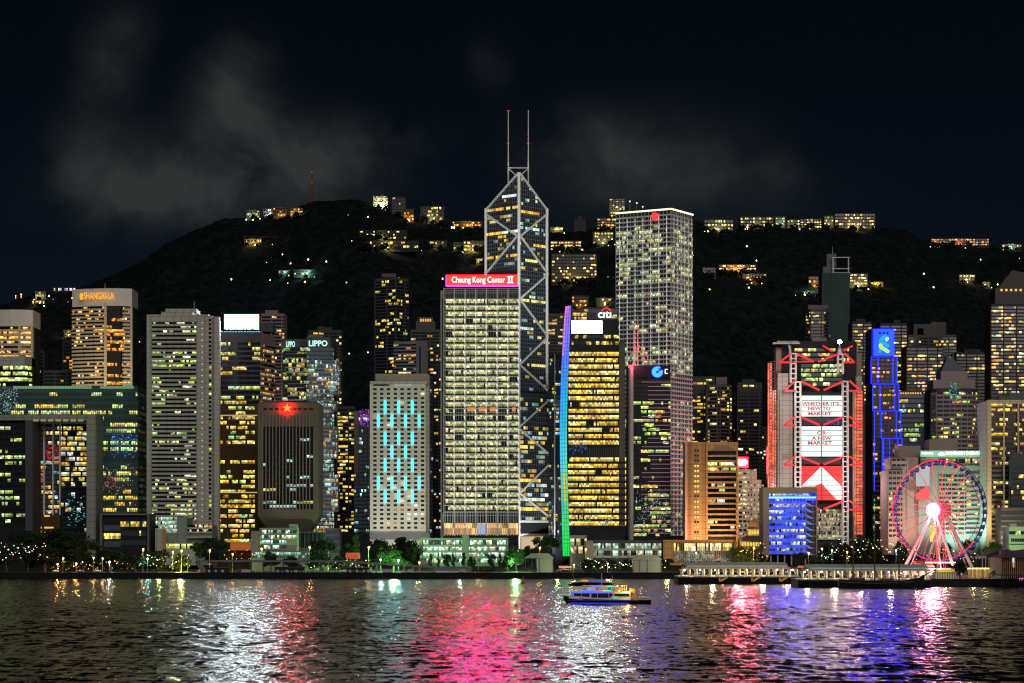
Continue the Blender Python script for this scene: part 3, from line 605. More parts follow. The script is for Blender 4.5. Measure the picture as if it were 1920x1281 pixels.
for x0, x1, y0, y1, Y, lab in ((536.5, 553, 640, 651, 1813, 'small tilted white name letters on the darker left twin tower'), (579, 614, 638.5, 649.5, 1797.5, 'large white name letters on the brighter right twin tower')):
    s = thing('tower_sign', lab, 'sign', (X((x0 + x1) / 2, Y), Y, Z(y1, Y)))
    text('LIPPO', x0, x1, y0, y1, Y, E['mintletter'], s, bold=.03)
# ---- brown star building on an inverted pedestal
Y = 1650
r = thing('headquarters_building', 'brown block with a red star, vertical ribs and a tapering foot', 'office building', (X(540, Y), Y + 22, LAND))
mb = MB(); mb.pbox(486, 595, 800, 965, Y + 1, 40); mb.build('core', M['black'], r)
mb = MB(); mb.pbox(483.5, 597, 755, 800, Y, 42); mb.pbox(483.5, 492, 800, 962, Y - .4, 42); mb.pbox(587, 597, 800, 962, Y - .4, 42); mb.pbox(483.5, 597, 955, 968, Y - .2, 42); mb.build('wall', M['brown'], r)
z0, z1 = Z(1003, Y), Z(968, Y); a = (X(483.5, Y), X(597, Y)); b = (X(508, Y), X(575, Y)); mb = MB()
top = [(a[0], Y - .2, z1), (a[1], Y - .2, z1), (a[1], Y + 42, z1), (a[0], Y + 42, z1)]; bot = [(b[0], Y + 9, z0), (b[1], Y + 9, z0), (b[1], Y + 33, z0), (b[0], Y + 33, z0)]
for i in range(4): mb.quad(bot[i], bot[(i + 1) % 4], top[(i + 1) % 4], top[i])
mb.face(bot[::-1]); mb.box(b[0] + 3, b[1] - 3, Y + 12, Y + 30, LAND, z0 + .01); mb.build('tapered_foot', M['brown'], r)
facade(r, flat(492, 587, Y + .9), Z(955, Y), Z(775, Y), 23, X(581.4, Y) - X(575, Y), p=.10, rows=[.5, .6, .0, .25, .3, .75, .05, .5, .0, .02, .1, .12, .05, .08, .1, .05, .04, .0, .02, .0, .0, .0, .02], pal=[(.6, .9, .85), (.75, .95, .8), (.6, .9, .9), (1, .8, .3)], run=5, spf=.35, seed=111, inten=(.25, .75))
mb = MB()
for i in range(15): mb.pbox(491.6 + i * 6.3, 493.2 + i * 6.3, 776, 956, Y - .8, 1.6)
mb.build('rib', M['rose'], r)
mb = MB()
for i in range(9): mb.pbox(494 + i * 10.7, 501 + i * 10.7, 765, 769, Y - .05, .2)
mb.build('vent', M['black'], r)
rooftop(r, 486, 594, 753, 756, Y + 6, 30, M['roof'])
def star_poly(cx, cy, ro, ri): return [(cx + (ro if i % 2 == 0 else ri) * math.sin(math.pi * i / 5), cy + (ro if i % 2 == 0 else ri) * math.cos(math.pi * i / 5)) for i in range(10)]
s = thing('star_emblem', 'glowing red five-pointed star above the ribs of the brown block', 'emblem', (X(538.5, Y), Y - 1.5, Z(774, Y)))
cx, cz, k = X(538.5, Y), Z(765.5, Y), Y / FPX
mb = MB(); mb.slab(star_poly(cx, cz, 9.5 * k, 4.0 * k)[::-1], Y - 1.2, Y - .3); mb.build('glow_edge', E['star'], s)
mb = MB(); mb.slab(star_poly(cx, cz, 7.6 * k, 3.0 * k)[::-1], Y - 1.8, Y - 1.25); mb.build('star', E['starcore'], s)
# small mint barracks blocks in front
r = tower('barracks_block', 'small mint block with stacked balconies in front of the brown star building', 'building', [(487, 1600), (556, 1600)], 990, 20, M['mint'], y0=994, y1=1032, nf=4, bay=1.6, p=.55, pal=[(.6, .95, .8), (.5, .9, .7), (.9, .9, .5)], run=2, fr=M['mint'], spf=.35, proud=.6, pier=5, pw=.7, seed=112, inten=(.4, 1.2), dim=(.015, .03, .028))
rooftop(r, 542, 556, 983, 990, 1602, 12, M['mint']); mb = MB(); mb.pbox(537, 556, 1010, 1033, 1599, 2); mb.build('blank_panel', M['mint'], r)
mb = MB(); mb.pbox(471, 487, 996, 1040, 1602, 18); mb.build('side_block', M['mint'], r)
r = tower('barracks_block', 'long low mint colonnade block with a flat roof below the star building', 'building', [(472, 1580), (614, 1580)], 1034, 14, M['mint'], y0=1036, y1=1048, nf=2, bay=1.0, p=.7, pal=[(.5, .9, .75), (.4, .8, .65)], run=3, fr=M['mint'], spf=.3, proud=.5, pier=4, pw=.35, seed=113, inten=(.3, .8), dim=(.02, .05, .04))
tower('office_block', 'dark ribbed low block between the mint barracks and the trees', 'building', [(556, 1640), (606, 1640)], 997, 18, M['slate'], y0=1000, y1=1030, nf=1, bay=1.5, p=.05, fr=M['slate'], spf=.1, proud=.6, pier=2, pw=.5, seed=114)
tower('office_block', 'small pale corner block at the foot of the brighter twin tower', 'building', [(611, 1700), (637, 1700)], 990, 18, M['grey'], y0=994, y1=1040, nf=4, bay=1.6, p=.1, pal=COOL, fr=M['grey'], spf=.3, seed=115, dim=(.02, .024, .03), pier=3, pw=.4)
# purple lit mid rise behind
r = tower('office_block', 'grey mid-rise with a purple lit glass corner left of the hotel with light bars', 'building', [(664, 1900), (692, 1900)], 770, 24, M['slate'], y0=776, y1=1000, nf=30, bay=1.3, p=.12, pal=COOL, fr=M['slate'], spf=.3, seed=116, pier=3, pw=.5, dim=(.012, .014, .018))
mb = MB(); mb.pbox(664, 672, 772, 890, 1897, 3); mb.build('pier', M['rose'], r); sparkle(r, 673, 691, 766, 800, 1898, 110, [(.6, .05, 1), (.35, .03, .7), (.9, .2, 1)], 117, 'purple_light_pattern', (.8, 2.4))
# ---- white hotel block with blue light bars
Y = 1750
r = thing('hotel_block', 'white punched-window block with pale blue vertical light bars', 'hotel', (X(746, Y), Y + 16, LAND))
mb = MB(); mb.pbox(693.5, 798, 719, 1030, Y, 32); mb.build('wall', M['white'], r)
mb = MB(); mb.pbox(798, 804, 719, 1030, Y + 6, 26); mb.build('side_wing', M['pale'], r)
mb = MB(); mb.pbox(704, 804, 701, 719, Y + 1, 28); mb.build('roof_plant_room', M['pinkstone'], r)
mb = MB(); mb.pbox(693.5, 800, 715, 720, Y - .8, 33); mb.build('cornice', M['pale'], r)
mb = MB(); mb.pbox(700, 730, 720.8, 723.6, Y - .1, .5); mb.build('top_window', M['black'], r); mb = MB(); mb.pbox(740, 772, 720.8, 723.6, Y - .1, .5); mb.build('top_window', emit_mat('top_window_lit', (.8, .95, .9), .35), r)
rng = random.Random(121); allw = MB(); cnt = 0
for j in range(32):
    for i in range(8):
        x0 = 699.8 + i * 12.75; y0 = 728 + j * 8.37; mb = MB() if cnt < 99 else allw; cnt += 1
        c = (0, 0, 0)
        if rng.random() < (.035 if j < 20 else .2):
            q = rng.choice(WARM + WHT); kk = rng.uniform(.3, .9); c = tuple(v * kk for v in q)
        mb.pbox(x0, x0 + 6.4, y0, y0 + 4.1, Y - .22, .4, c)
        if mb is not allw: mb.build('window', GLASSW, r)
tag(allw.build('window', GLASSW, r), kind='stuff')
BARS = [(2, 0, 3), (4, 0, 3), (6, 0, 3), (1, 3, 6), (3, 3, 6), (5, 3, 6), (7, 3, 6), (2, 7, 10), (4, 7, 10), (6, 7, 10), (3, 10, 13), (5, 10, 13), (2, 13, 16), (4, 13, 16), (6, 13, 16), (1, 17, 20), (3, 17, 20), (5, 17, 20), (7, 17, 20), (2, 20, 23), (4, 20, 23), (6, 20, 23)]
for cx_, a, b in BARS:
    xx = 699.8 + cx_ * 12.75 - 4.4; mb = MB(); mb.pbox(xx + .3, xx + 1.9, 751.5 + a * 8.37, 750.5 + b * 8.37, Y - .7, .6); mb.build('light_bar', E['cyanbar'], r)
mb = MB(); mb.pbox(693, 806, 1000, 1012, Y - 8, 8); mb.build('podium', M['grey'], r)
tower('office_tower', 'slim dark glass slab just right of the hotel with light bars', 'office tower', [(800, 1860), (812, 1860)], 700, 24, M['dark'], y0=705, y1=1010, nf=36, bay=1.4, p=.22, pal=COOL + WHT + WARM, run=2, fr=M['dark'], spf=.3, seed=122, inten=(.15, .6), dim=(.006, .008, .009))
# ---- bright banded office tower with the red roof sign
Y = 1785
r = thing('office_tower', 'bright white-banded office tower under the red roof sign', 'office tower', (X(902, Y), Y + 25, LAND))
mb = MB(); mb.pbox(831, 972.5, 537, 1030, Y, 50); mb.build('wall', M['black'], r)
facade(r, flat(836, 971, Y), Z(960, Y), Z(561, Y), 33, X(843, Y) - X(839, Y), rows=[.98] * 8 + [.95] * 6 + [.35] + [.95] * 5 + [.8] + [.96] * 6 + [.7] + [.98] * 5, pal=[(.78, .80, .36), (.85, .85, .45), (.72, .74, .3), (.9, .82, .42)], run=5, fr=M['black'], spf=.36, proud=.5, seed=131, inten=(.42, .72), fvar=0, gap=.02, jit=.32)
mb = MB()
for i in range(34): mb.pbox(832, 972, 560 + i * 12.1, 561.3 + i * 12.1, Y - 1.3, .6)
mb.build('sunshade', M['metal'], r)
mb = MB()
for i in range(8): mb.pbox(849 - 20.1 + i * 20.1 + .3, 852.8 - 20.1 + i * 20.1, 559, 962, Y - .65, .3)
mb.build('bay_pier', M['black'], r)
mb = MB()
for i in range(8):
    mb.pbox(831.6 + i * 20.1 - (.8 if i else 0), 832.8 + i * 20.1, 541, 1005, Y - 2.2, 1.4)
mb.build('column', M['metal'], r)
mb = MB()
for i in range(28): mb.pbox(835 + i * 5, 835.6 + i * 5, 546, 985, Y - .75, .3)
mb.build('mullion', M['steel'], r)
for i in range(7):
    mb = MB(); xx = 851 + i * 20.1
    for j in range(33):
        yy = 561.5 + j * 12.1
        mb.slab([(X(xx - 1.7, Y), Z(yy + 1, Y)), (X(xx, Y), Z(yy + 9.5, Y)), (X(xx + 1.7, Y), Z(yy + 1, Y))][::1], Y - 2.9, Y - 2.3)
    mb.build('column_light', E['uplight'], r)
mb = MB(); mb.pbox(833, 971, 540, 559, Y - .35, .3); mb.build('top_glazing', M['plum'], r)
mb = MB()
for yy in (541, 545, 549, 960.5, 966): mb.pbox(831, 972.5, yy, yy + .8, Y - 1.4, .6)
mb.build('rail', M['metal'], r)
mb = MB(); mb.pbox(842, 972, 739 + 27, 773.5, Y - .5, .3); mb.build('dark_floor', M['black'], r)
mb = MB()
for a, b in ((876, 890), (897, 911), (918, 934), (960, 967)): mb.pbox(a, b, 764, 771.5, Y - .9, .3)
mb.build('orange_room', emit_mat('orange_room', (1, .35, .06), .75), r)
facade(r, flat(833, 972, Y), Z(1003, Y), Z(981, Y), 1, 2.2, rows=[1], pal=[(1, .62, .22), (1, .55, .2), (.9, .5, .2)], run=3, inten=(.55, .95), spf=.02, seed=132, name='lobby_window', fvar=0, gap=0, jit=.12)
mb = MB(); mb.pbox(896, 912, 983, 1002, Y - .5, .3); mb.build('lobby_artwork', emit_mat('lobby_art', (.5, .6, 1), .7), r)
mb = MB()
for i in range(30): mb.pbox(834 + i * 4.75, 834.9 + i * 4.75, 962, 1005, Y - .9, .5)
mb.build('lobby_column', M['metal'], r)
mb = MB(); mb.pbox(826, 831.4, 545, 1010, Y + 1, 16); mb.build('side_screen', M['steel'], r)
mb = MB(); mb.pbox(834, 970, 536.5, 541, Y + 3, 40); mb.build('roof', M['roof'], r)
s = thing('roof_sign', 'long glowing red roof sign with white rounded name letters', 'sign', (X(905, Y), Y + 2, Z(538, Y)))
panel(s, 838, 969.5, 515.8, 536, Y + 1, E['redpanel'], 'panel', 1.0, 'red')
text('Cheung Kong Center', 847, 947, 519, 533.5, Y + .6, E['pinkletter'], s, bold=.004)
text('II', 953, 960.5, 519, 529.5, Y + .6, E['pinkletter'], s, bold=.01)
mb = MB(); mb.pbox(951, 962.5, 518, 519.2, Y + .2, .5); mb.pbox(951, 962.5, 529.6, 530.8, Y + .2, .5); mb.build('numeral_bar', E['pinkletter'], s)
panel(s, 837.5, 970, 536.1, 536.9, Y + .8, E['magenta'], 'edge_tube', .6, 'red')  # edge line with strong magenta glow added to tint the water reflection pink
mb = MB(); mb.pbox(835, 838, 516, 536, Y + .5, 8); mb.build('end_panel', emit_mat('sign_end', (.7, .06, .5), 1.2), s)
# ---- prism bank tower: four triangular shafts in a white cross-braced frame, twin masts
YF, YS = 1930, 1956
r = thing('prism_tower', 'tallest tower, dark glass prism in a white cross-braced frame with twin masts', 'skyscraper', (X(972, YF), YF + 20, LAND))
Lp, Fp, Rp = (X(910.5, YS), YS), (X(973, YF), YF), (X(1026, YS), YS)
Bp = ((Lp[0] + Rp[0]) / 2, 2 * YS - YF)
zA, zS = Z(325, YF), Z(391, YS)
mb = MB(); mb.prism([Lp, Fp, Rp, Bp], LAND, [zS, zA, zS, zS - 20]); mb.build('core', M['dark'], r)
Rl = (X(1037, YS + 4), YS + 4); zL = Z(733, YS)
mb = MB(); mb.prism([(Fp[0], Fp[1]), Rl, (Rl[0], Rl[1] + 20), (Fp[0], Fp[1] + 24)], LAND, zL - 3); mb.build('lower_shaft', M['dark'], r)
def face_glass(A, B, zb, zta, ztb, nf, nb, p, seed, nm, bands=()):
    rg = random.Random(seed); d = Vector((B[0] - A[0], B[1] - A[1])); n = Vector((d.y, -d.x)).normalized() * .35; zt = max(zta, ztb); fh = (zt - zb) / nf; fm = MB()
    for k in range(nf):
        z0, z1 = zb + k * fh, zb + (k + 1) * fh; mb = MB(); hot = bands[k] if k in bands else None
        row = lit_row(rg, nb, hot[0] if hot else p * rg.uniform(0, 2.2), hot[1] if hot else YEL + WHT + COOL, 3 if not hot else 9, (.15, .6) if not hot else (.5, 1.0), (.004, .005, .007)); ok = False
        for b in range(nb):
            t0, t1 = b / nb, (b + 1) / nb; l0, l1 = zta + (ztb - zta) * t0, zta + (ztb - zta) * t1
            if z0 + .2 >= min(l0, l1): continue
            ok = True; mb.quad((A[0] + d.x * t0 + n.x * .3, A[1] + d.y * t0 + n.y * .3, z0 + fh * .3), (A[0] + d.x * t1 + n.x * .3, A[1] + d.y * t1 + n.y * .3, z0 + fh * .3), (A[0] + d.x * t1 + n.x * .3, A[1] + d.y * t1 + n.y * .3, min(z1, l1)), (A[0] + d.x * t0 + n.x * .3, A[1] + d.y * t0 + n.y * .3, min(z1, l0)), row[b])
        if ok: mb.build(nm, GLASS, r)
    for k in range(1, nf):
        z0 = zb + k * fh; t0, t1 = 0, 1
        if zta > ztb and z0 > ztb: t1 = (zta - z0) / (zta - ztb)
        if ztb > zta and z0 > zta: t0 = (z0 - zta) / (ztb - zta)
        if t1 - t0 > .03: fm.seg((A[0] + d.x * t0 + n.x, A[1] + d.y * t0 + n.y, z0), (A[0] + d.x * t1 + n.x, A[1] + d.y * t1 + n.y, z0), .2, (0, 0, 1), .34)
    for b in range(1, nb):
        t = b / nb; fm.seg((A[0] + d.x * t + n.x * .9, A[1] + d.y * t + n.y * .9, zb), (A[0] + d.x * t + n.x * .9, A[1] + d.y * t + n.y * .9, zta + (ztb - zta) * t), .3, (1, 0, 0), .2)
    fm.build('glazing_bars', M['glazing'], r)
zb = Z(505, YF); nfL = 24
face_glass(Lp, Fp, zb, zS, zA, nfL, 16, .10, 141, 'left_window_band', {15: (.9, AMBER + YEL), 18: (.35, WHT), 9: (.8, YEL + WHT), 3: (.5, YEL), 8: (.3, YEL)})
face_glass(Fp, Rp, Z(733, YF), zA, zS, 54, 14, .16, 142, 'right_window_band', {44: (.9, AMBER + YEL), 47: (.3, WHT), 40: (.95, WHT + COOL), 36: (.7, YEL), 32: (.6, YEL), 22: (.6, YEL + WHT), 15: (.7, WHT), 6: (.6, YEL)})
face_glass(Fp, Rl, Z(978, YF), zL - 3, zL - 3, 27, 16, .28, 143, 'lower_window_band', {4: (.95, WHT), 2: (.9, YEL), 16: (.6, YEL), 15: (.7, YEL), 9: (.6, AMBER), 8: (.6, YEL)})
mb = MB()
def on(A, B, t, z): d = Vector((B[0] - A[0], B[1] - A[1])); n = Vector((d.y, -d.x)).normalized() * 1.1; return (A[0] + d.x * t + n.x, A[1] + d.y * t + n.y, z)
def brace(A, B, t0, py0, t1, py1, wd=1.55, Yp=YF):
    mb.seg(on(A, B, t0, Z(py0, Yp)), on(A, B, t1, Z(py1, Yp)), 1.0, (0, 0, 1), wd)
mb.box(Lp[0] - .9, Lp[0] + 1.1, Lp[1] - 2.2, Lp[1] - .4, Z(900, YS), zS); mb.box(Fp[0] - 1.2, Fp[0] + 1.2, Fp[1] - 2.6, Fp[1] - .5, LAND, zA + .4); mb.box(Rp[0] - 1.3, Rp[0] + .9, Rp[1] - 2.2, Rp[1] - .4, zL, zS)
mb.box(Rl[0] - 1.3, Rl[0] + .9, Rl[1] - 2.2, Rl[1] - .4, LAND, zL)
brace(Lp, Fp, 0, 388, 1, 325); brace(Fp, Rp, 0, 325, 1, 388)
brace(Lp, Fp, 0, 392, 1, 444); brace(Lp, Fp, 1, 441, 0, 509); brace(Fp, Rp, 1, 392, 0, 444); brace(Fp, Rp, 0, 441, 1, 508)
for a, b, c in ((508, 1, 0), (561, 0, 1), (627, 1, 0), (684, 0, 1)):
    nxt = {508: 561, 561: 627, 627: 684, 684: 738}[a]
    B = Rl if a == 684 else Rp; brace(Fp, B, b, a, c, nxt)
for (a, b), (t0, t1) in zip(((738, 800), (805, 857), (860, 925), (925, 976)), ((1, 0), (0, 1), (1, 0), (0, 1))): brace(Fp, Rl, t0, a, t1, b)
for yy in (978, 1003): mb.seg(on(Fp, Rl, 0, Z(yy, YF)), on(Fp, Rl, 1, Z(yy, YF)), 1.0, (0, 0, 1), 2.0)
mb.seg((Rp[0], Rp[1] - 1.5, Z(690, YS)), (Rl[0], Rl[1] - 1.5, Z(737, YS)), 1.0, (0, 0, 1), 1.4)
mb.build('brace_frame', M['frame'], r)
for px in (953, 990.5):
    Ym = YF + 20; mb = MB(); mb.tube((X(px, Ym), Ym, Z(366 if px < 970 else 366, Ym)), (X(px, Ym), Ym, Z(304, Ym)), .75, .7, 8); mb.tube((X(px, Ym), Ym, Z(304, Ym)), (X(px, Ym), Ym, Z(207, Ym)), .52, .34, 8)
    o = mb.build('mast', M['frame'], r)
    b2 = MB()
    for yy in ((208, 269) if px < 970 else (269,)): b2.tube((X(px, Ym) - 1.2, Ym - .6, Z(yy, Ym)), (X(px, Ym) + 1.2, Ym - .6, Z(yy, Ym)), .35, .35, 6)
    b2.build('red_beacon', emit_mat('mast_beacon', (1, .05, .05), .7), o)
mb = MB(); Ym = YF + 20
mb.seg((X(953, Ym), Ym, Z(315, Ym)), (X(990.5, Ym), Ym, Z(315, Ym)), .8, (0, 0, 1), 1.1)
for a, b in (((953, 316), (985, 345)), ((990.5, 316), (958, 345))): mb.seg((X(a[0], Ym), Ym, Z(a[1], Ym)), (X(b[0], Ym), Ym, Z(b[1], Ym)), .8, (0, 0, 1), 1.0)
mb.build('mast_brace', M['frame'], r)
mb = MB()
mb.pbox(977, 1036, 1006, 1030, YF - 1.5, 1); mb.build('lobby_window', emit_mat('lobby_gold', (1, .62, .2), .42), r)
# dark neighbour with a white edge
r = tower('office_tower', 'narrow dark tower with a pale corner edge right of the prism tower', 'office tower', [(1029, 1905), (1040, 1900), (1056, 1904)], 664, 30, M['dark'], y0=672, y1=1010, nf=44, bay=1.5, p=.2, pal=YEL + COOL, run=3, fr=M['dark'], spf=.3, seed=151, inten=(.2, .6), dim=(.005, .006, .008))
mb = MB(); mb.pbox(1039, 1041.2, 664, 1010, 1897.5, 2); mb.build('corner_edge', M['steel'], r)
# ---- golden banded tower with the curved colour-lit glass ribbon
Y = 1720
r = thing('office_tower', 'golden-lit banded office tower with a curved blue to green light ribbon on its left', 'office tower', (X(1118, Y), Y + 20, LAND))
mb = MB(); mb.pbox(1068, 1172, 655, 1030, Y + 1, 40); mb.pbox(1071, 1160, 600, 655, Y + 2, 36)
mb.build('wall', M['dark'], r)
mb = MB(); mb.pbox(1160.5, 1172, 640, 985, Y + .2, 42); mb.build('side_pier', M['brown'], r)
GLD = [(1, .66, .10), (1, .58, .07), (1, .74, .18), (.95, .8, .3)]
facade(r, flat(1066, 1161, Y + .6), Z(838, Y), Z(660, Y), 15, 1.25, rows=[1, .98, .9, .95, 1, 1, .96, 1, .97, 1, .95, 1, 1, .97, 1], fvar=0, pal=GLD, run=6, fr=M['dark'], spf=.38, proud=.45, pier=4, pw=.12, seed=201, inten=(.45, 1.0), gap=.03, jit=.3)
facade(r, flat(1065, 1174, Y + .4), Z(990, Y), Z(858, Y), 11, 1.25, rows=[.98, .95, 1, .97, 1, 1, .98, 1, .96, 1, 1], fvar=0, pal=GLD, run=6, fr=M['dark'], spf=.40, proud=.45, pier=4, pw=.12, seed=202, inten=(.45, 1.0), gap=.03, jit=.3)
facade(r, flat(1072, 1160, Y + 1.7), Z(652, Y), Z(628, Y), 2, 1.25, rows=[.4, .35], pal=YEL, run=3, seed=203, spf=.5, inten=(.3, .8), name='upper_window_band')
mb = MB()
for i in range(14): mb.pbox(1101 + i * 4.2, 1103 + i * 4.2, 839, 856, Y + .1, .6)
mb.build('louvre', M['slate'], r)
sparkle(r, 1065, 1098, 822, 850, Y - .1, 62, [(.03, .1, 1), (.1, .3, 1), (.3, .4, 1)], 204, 'blue_light_pattern', (.8, 2)); sparkle(r, 1066, 1150, 958, 986, Y - .1, 110, [(.5, .9, 1), (.3, .8, .8), (1, 1, .9)], 205); sparkle(r, 1143, 1160, 884, 904, Y - .1, 25, [(1, .05, .1), (.6, .8, 1)], 206, 'red_light_pattern')
# sloping crown
mb = MB(); mb.slab([(X(1070, Y), Z(602, Y)), (X(1160, Y), Z(602, Y)), (X(1160, Y), Z(599, Y)), (X(1070, Y), Z(577, Y))], Y + 3, Y + 30); mb.build('crown', M['plum'], r)
facade(r, flat(1074, 1100, Y + 2.7), Z(602, Y), Z(586, Y), 2, 1.3, rows=[.95, .9], pal=YEL, run=3, seed=207, spf=.25, inten=(.3, .7), name='crown_window_band')
RIB = [(572, (.20, .13, .62)), (620, (.17, .16, .85)), (665, (.07, .16, .9)), (700, (.03, .25, .85)), (740, (.015, .36, .72)), (790, (.015, .43, .62)), (830, (.05, .55, .62)), (870, (.08, .60, .45)), (905, (.13, .55, .22)), (950, (.05, .55, .22)), (985, (.03, .6, .14)), (1043, (.0, .68, .04))]
LFT = [(572, 1060.5), (600, 1057.5), (700, 1052), (800, 1049.8), (850, 1050), (950, 1053), (1043, 1055.5)]
RGT = [(572, 1071), (600, 1070), (700, 1065.5), (800, 1063), (850, 1063), (950, 1066), (1043, 1069)]
def rc(y):
    for (a, c), (b, d) in zip(RIB, RIB[1:]):
        if y <= b: t = max(0, (y - a) / (b - a)); return tuple(c[i] + (d[i] - c[i]) * t for i in range(3))
    return RIB[-1][1]
mb = MB(); fm = MB(); ny = 60
def rp(u, y): a, b = interp(LFT, y), interp(RGT, y); px = a + (b - a) * u; yy = Y - 1 + 9 * (1 - u) ** 1.5; return (X(px, Y), yy, Z(y, Y))
for j in range(ny):
    ya, yb = 573 + 470 * j / ny, 573 + 470 * (j + 1) / ny
    for i in range(3):
        c = rc(ya)
        if i == 0: c = (c[0] + .25, c[1] * .6 + .06, c[2] * .8) if ya < 660 else (c[0] * .6, c[1] * .8, c[2] + .2) if ya < 960 else c
        if i == 1 and 880 < ya < 940: c = (.5, .5, .05)
        mb.quad(rp(i / 3, yb), rp((i + 1) / 3, yb), rp((i + 1) / 3, ya), rp(i / 3, ya), c)
    fm.path([tuple(Vector(rp(u, ya)) + Vector((0, -.25, 0))) for u in (0, .33, .66, 1)], .13, 4)
for u in (0, .333, .667, 1): fm.path([tuple(Vector(rp(u, 573 + 470 * j / 20)) + Vector((0, -.25, 0))) for j in range(21)], .17, 4)
mb.build('light_ribbon', LED, r); fm.build('ribbon_bars', M['black'], r)
s = thing('roof_billboard', 'blank white billboard screen near the top of the golden banded tower', 'billboard', (X(1100, Y), Y, Z(626, Y)))
panel(s, 1072.5, 1128.5, 602, 624.5, Y - .4, E['bill2'])
mb = MB(); mb.pbox(1071.5, 1129.5, 601, 625.5, Y + .4, 1.2); mb.build('frame', M['steel'], s)
# glazed tower behind carrying the small white sign with the red arc
r = tower('office_tower', 'hazy glazed tower top just behind the crown of the golden banded tower', 'office tower', [(1086, 1830), (1160, 1830)], 577, 30, M['slate'], y0=580, y1=700, nf=12, bay=1.5, p=.2, pal=YEL, run=4, fr=M['slate'], spf=.3, seed=208, dim=(.012, .014, .02), pier=2, pw=.15)
s = thing('tower_sign', 'white rounded letters under a small red arc', 'sign', (X(1134, 1722), 1722, Z(598, 1722)))
text('cıtı', 1121, 1146, 583.5, 596.5, 1722.6, emit_mat('white_letter', (.9, 1, .95), 1.6), s, bold=.02)
mb = MB(); Yc = 1722.3; k = Yc / FPX; cx, cz = X(1136.8, Yc), Z(587, Yc)
for i in range(9):
    a0, a1 = R(22 + i * 15.1), R(22 + (i + 1) * 15.1); mb.seg((cx + 9.8 * k * math.cos(a0), Yc, cz + 9.2 * k * math.sin(a0)), (cx + 9.8 * k * math.cos(a1), Yc, cz + 9.2 * k * math.sin(a1)), .5, (0, 1, 0), .5); 
    mb.seg((cx + 9.3 * k * math.cos(a0), Yc, cz + 8.7 * k * math.sin(a0)), (cx + 9.3 * k * math.cos(a1), Yc, cz + 8.7 * k * math.sin(a1)), .7, (0, 1, 0), .5)
mb.build('arc', E['red'], s)
# ---- the tall white-gridded tower
YC = 1850; ch = chain_px((1155, 1876), (1258, YC), (1298.5, 1884))
r = thing('office_tower', 'tallest square tower, white grid of lights under a glowing roof edge', 'skyscraper', (X(1235, YC), YC + 30, LAND))
zt = Z(393, YC); mb = MB(); mb.prism([ch[0], ch[1], ch[2], (X(1200, 1910), 1915)], LAND, zt); mb.build('core', M['dark'], r)
rows = [.14, .1, .2, .08] + [.05] * 5 + [.16] + [.06] * 6 + [.12] * 4 + [.2, .1, .14, .24, .1, .2] + [.06] * 4 + [.03] * 6 + [.45, .3, .55, .6, .5, .2, .05, .05] + [.1, .55, .6, .35, .10, .05, .18, .04, .03, .5, .05, .05, .55, .5, .6, .55, .35, .5, .55, .7, .6, .45, .65, .5, .06, .04, .0, .0]
nf = len(rows)
facade(r, ch, Z(1005, YC), zt - 1, nf, 1.15, rows=rows, fvar=0, pal=[(.8, .88, .45), (.9, .9, .5), (.7, .85, .5), (1, .85, .4)], run=7, gap=.12, jit=.3, fr=M['metal'], spf=.34, proud=.35, seed=211, inten=(.25, .75), dim=(.004, .006, .010), pier=3, pw=.16)
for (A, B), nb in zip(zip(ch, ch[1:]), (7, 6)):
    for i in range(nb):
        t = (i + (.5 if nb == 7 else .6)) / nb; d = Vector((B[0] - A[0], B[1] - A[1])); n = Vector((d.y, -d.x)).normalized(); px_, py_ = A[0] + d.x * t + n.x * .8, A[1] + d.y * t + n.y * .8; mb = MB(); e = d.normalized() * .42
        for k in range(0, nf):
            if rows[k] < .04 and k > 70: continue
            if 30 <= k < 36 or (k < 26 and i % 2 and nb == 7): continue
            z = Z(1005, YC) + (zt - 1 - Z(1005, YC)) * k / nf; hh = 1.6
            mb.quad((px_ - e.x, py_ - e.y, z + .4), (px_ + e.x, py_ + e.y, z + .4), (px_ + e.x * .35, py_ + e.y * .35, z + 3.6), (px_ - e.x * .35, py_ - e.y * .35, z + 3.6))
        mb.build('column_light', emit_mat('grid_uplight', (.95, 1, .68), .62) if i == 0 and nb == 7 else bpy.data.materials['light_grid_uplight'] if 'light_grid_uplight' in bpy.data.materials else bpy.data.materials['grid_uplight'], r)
mb = MB()
for A, B in zip(ch, ch[1:]):
    d = Vector((B[0] - A[0], B[1] - A[1])); n = Vector((d.y, -d.x)).normalized(); mb.prism([(A[0] + n.x, A[1] + n.y), (B[0] + n.x, B[1] + n.y), B, A], zt - .2, zt + 1.1)
mb.build('roof_edge_light', E['roofline'], r)
s = thing('tower_emblem', 'small glowing red round emblem under the roof edge of the white-gridded tower', 'sign', (X(1232, 1856), 1856, Z(411, 1856)))
Ye = 1855.5; k = Ye / FPX; cx, cz = X(1228, Ye), Z(405.5, Ye); mb = MB()
for i in range(9):
    a0, a1 = R(40 + i * 32), R(40 + (i + 1) * 32); mb.seg((cx + 5.6 * k * math.cos(a0), Ye, cz + 5.6 * k * math.sin(a0)), (cx + 5.6 * k * math.cos(a1), Ye, cz + 5.6 * k * math.sin(a1)), .6, (0, 1, 0), .8)
mb.pbox(1226, 1227.2, 402, 409, Ye, .5)
mb.seg((X(1227, Ye), Ye, Z(405.5, Ye)), (X(1230.5, Ye), Ye, Z(402, Ye)), .5, (0, 1, 0), .5); mb.seg((X(1227, Ye), Ye, Z(405.5, Ye)), (X(1230.5, Ye), Ye, Z(409.2, Ye)), .5, (0, 1, 0), .5)
for a in ((1233.5, 1235, 401, 410), (1239.5, 1241, 401, 410), (1235, 1239.5, 405, 406.3)): mb.pbox(*a, Ye, .5)
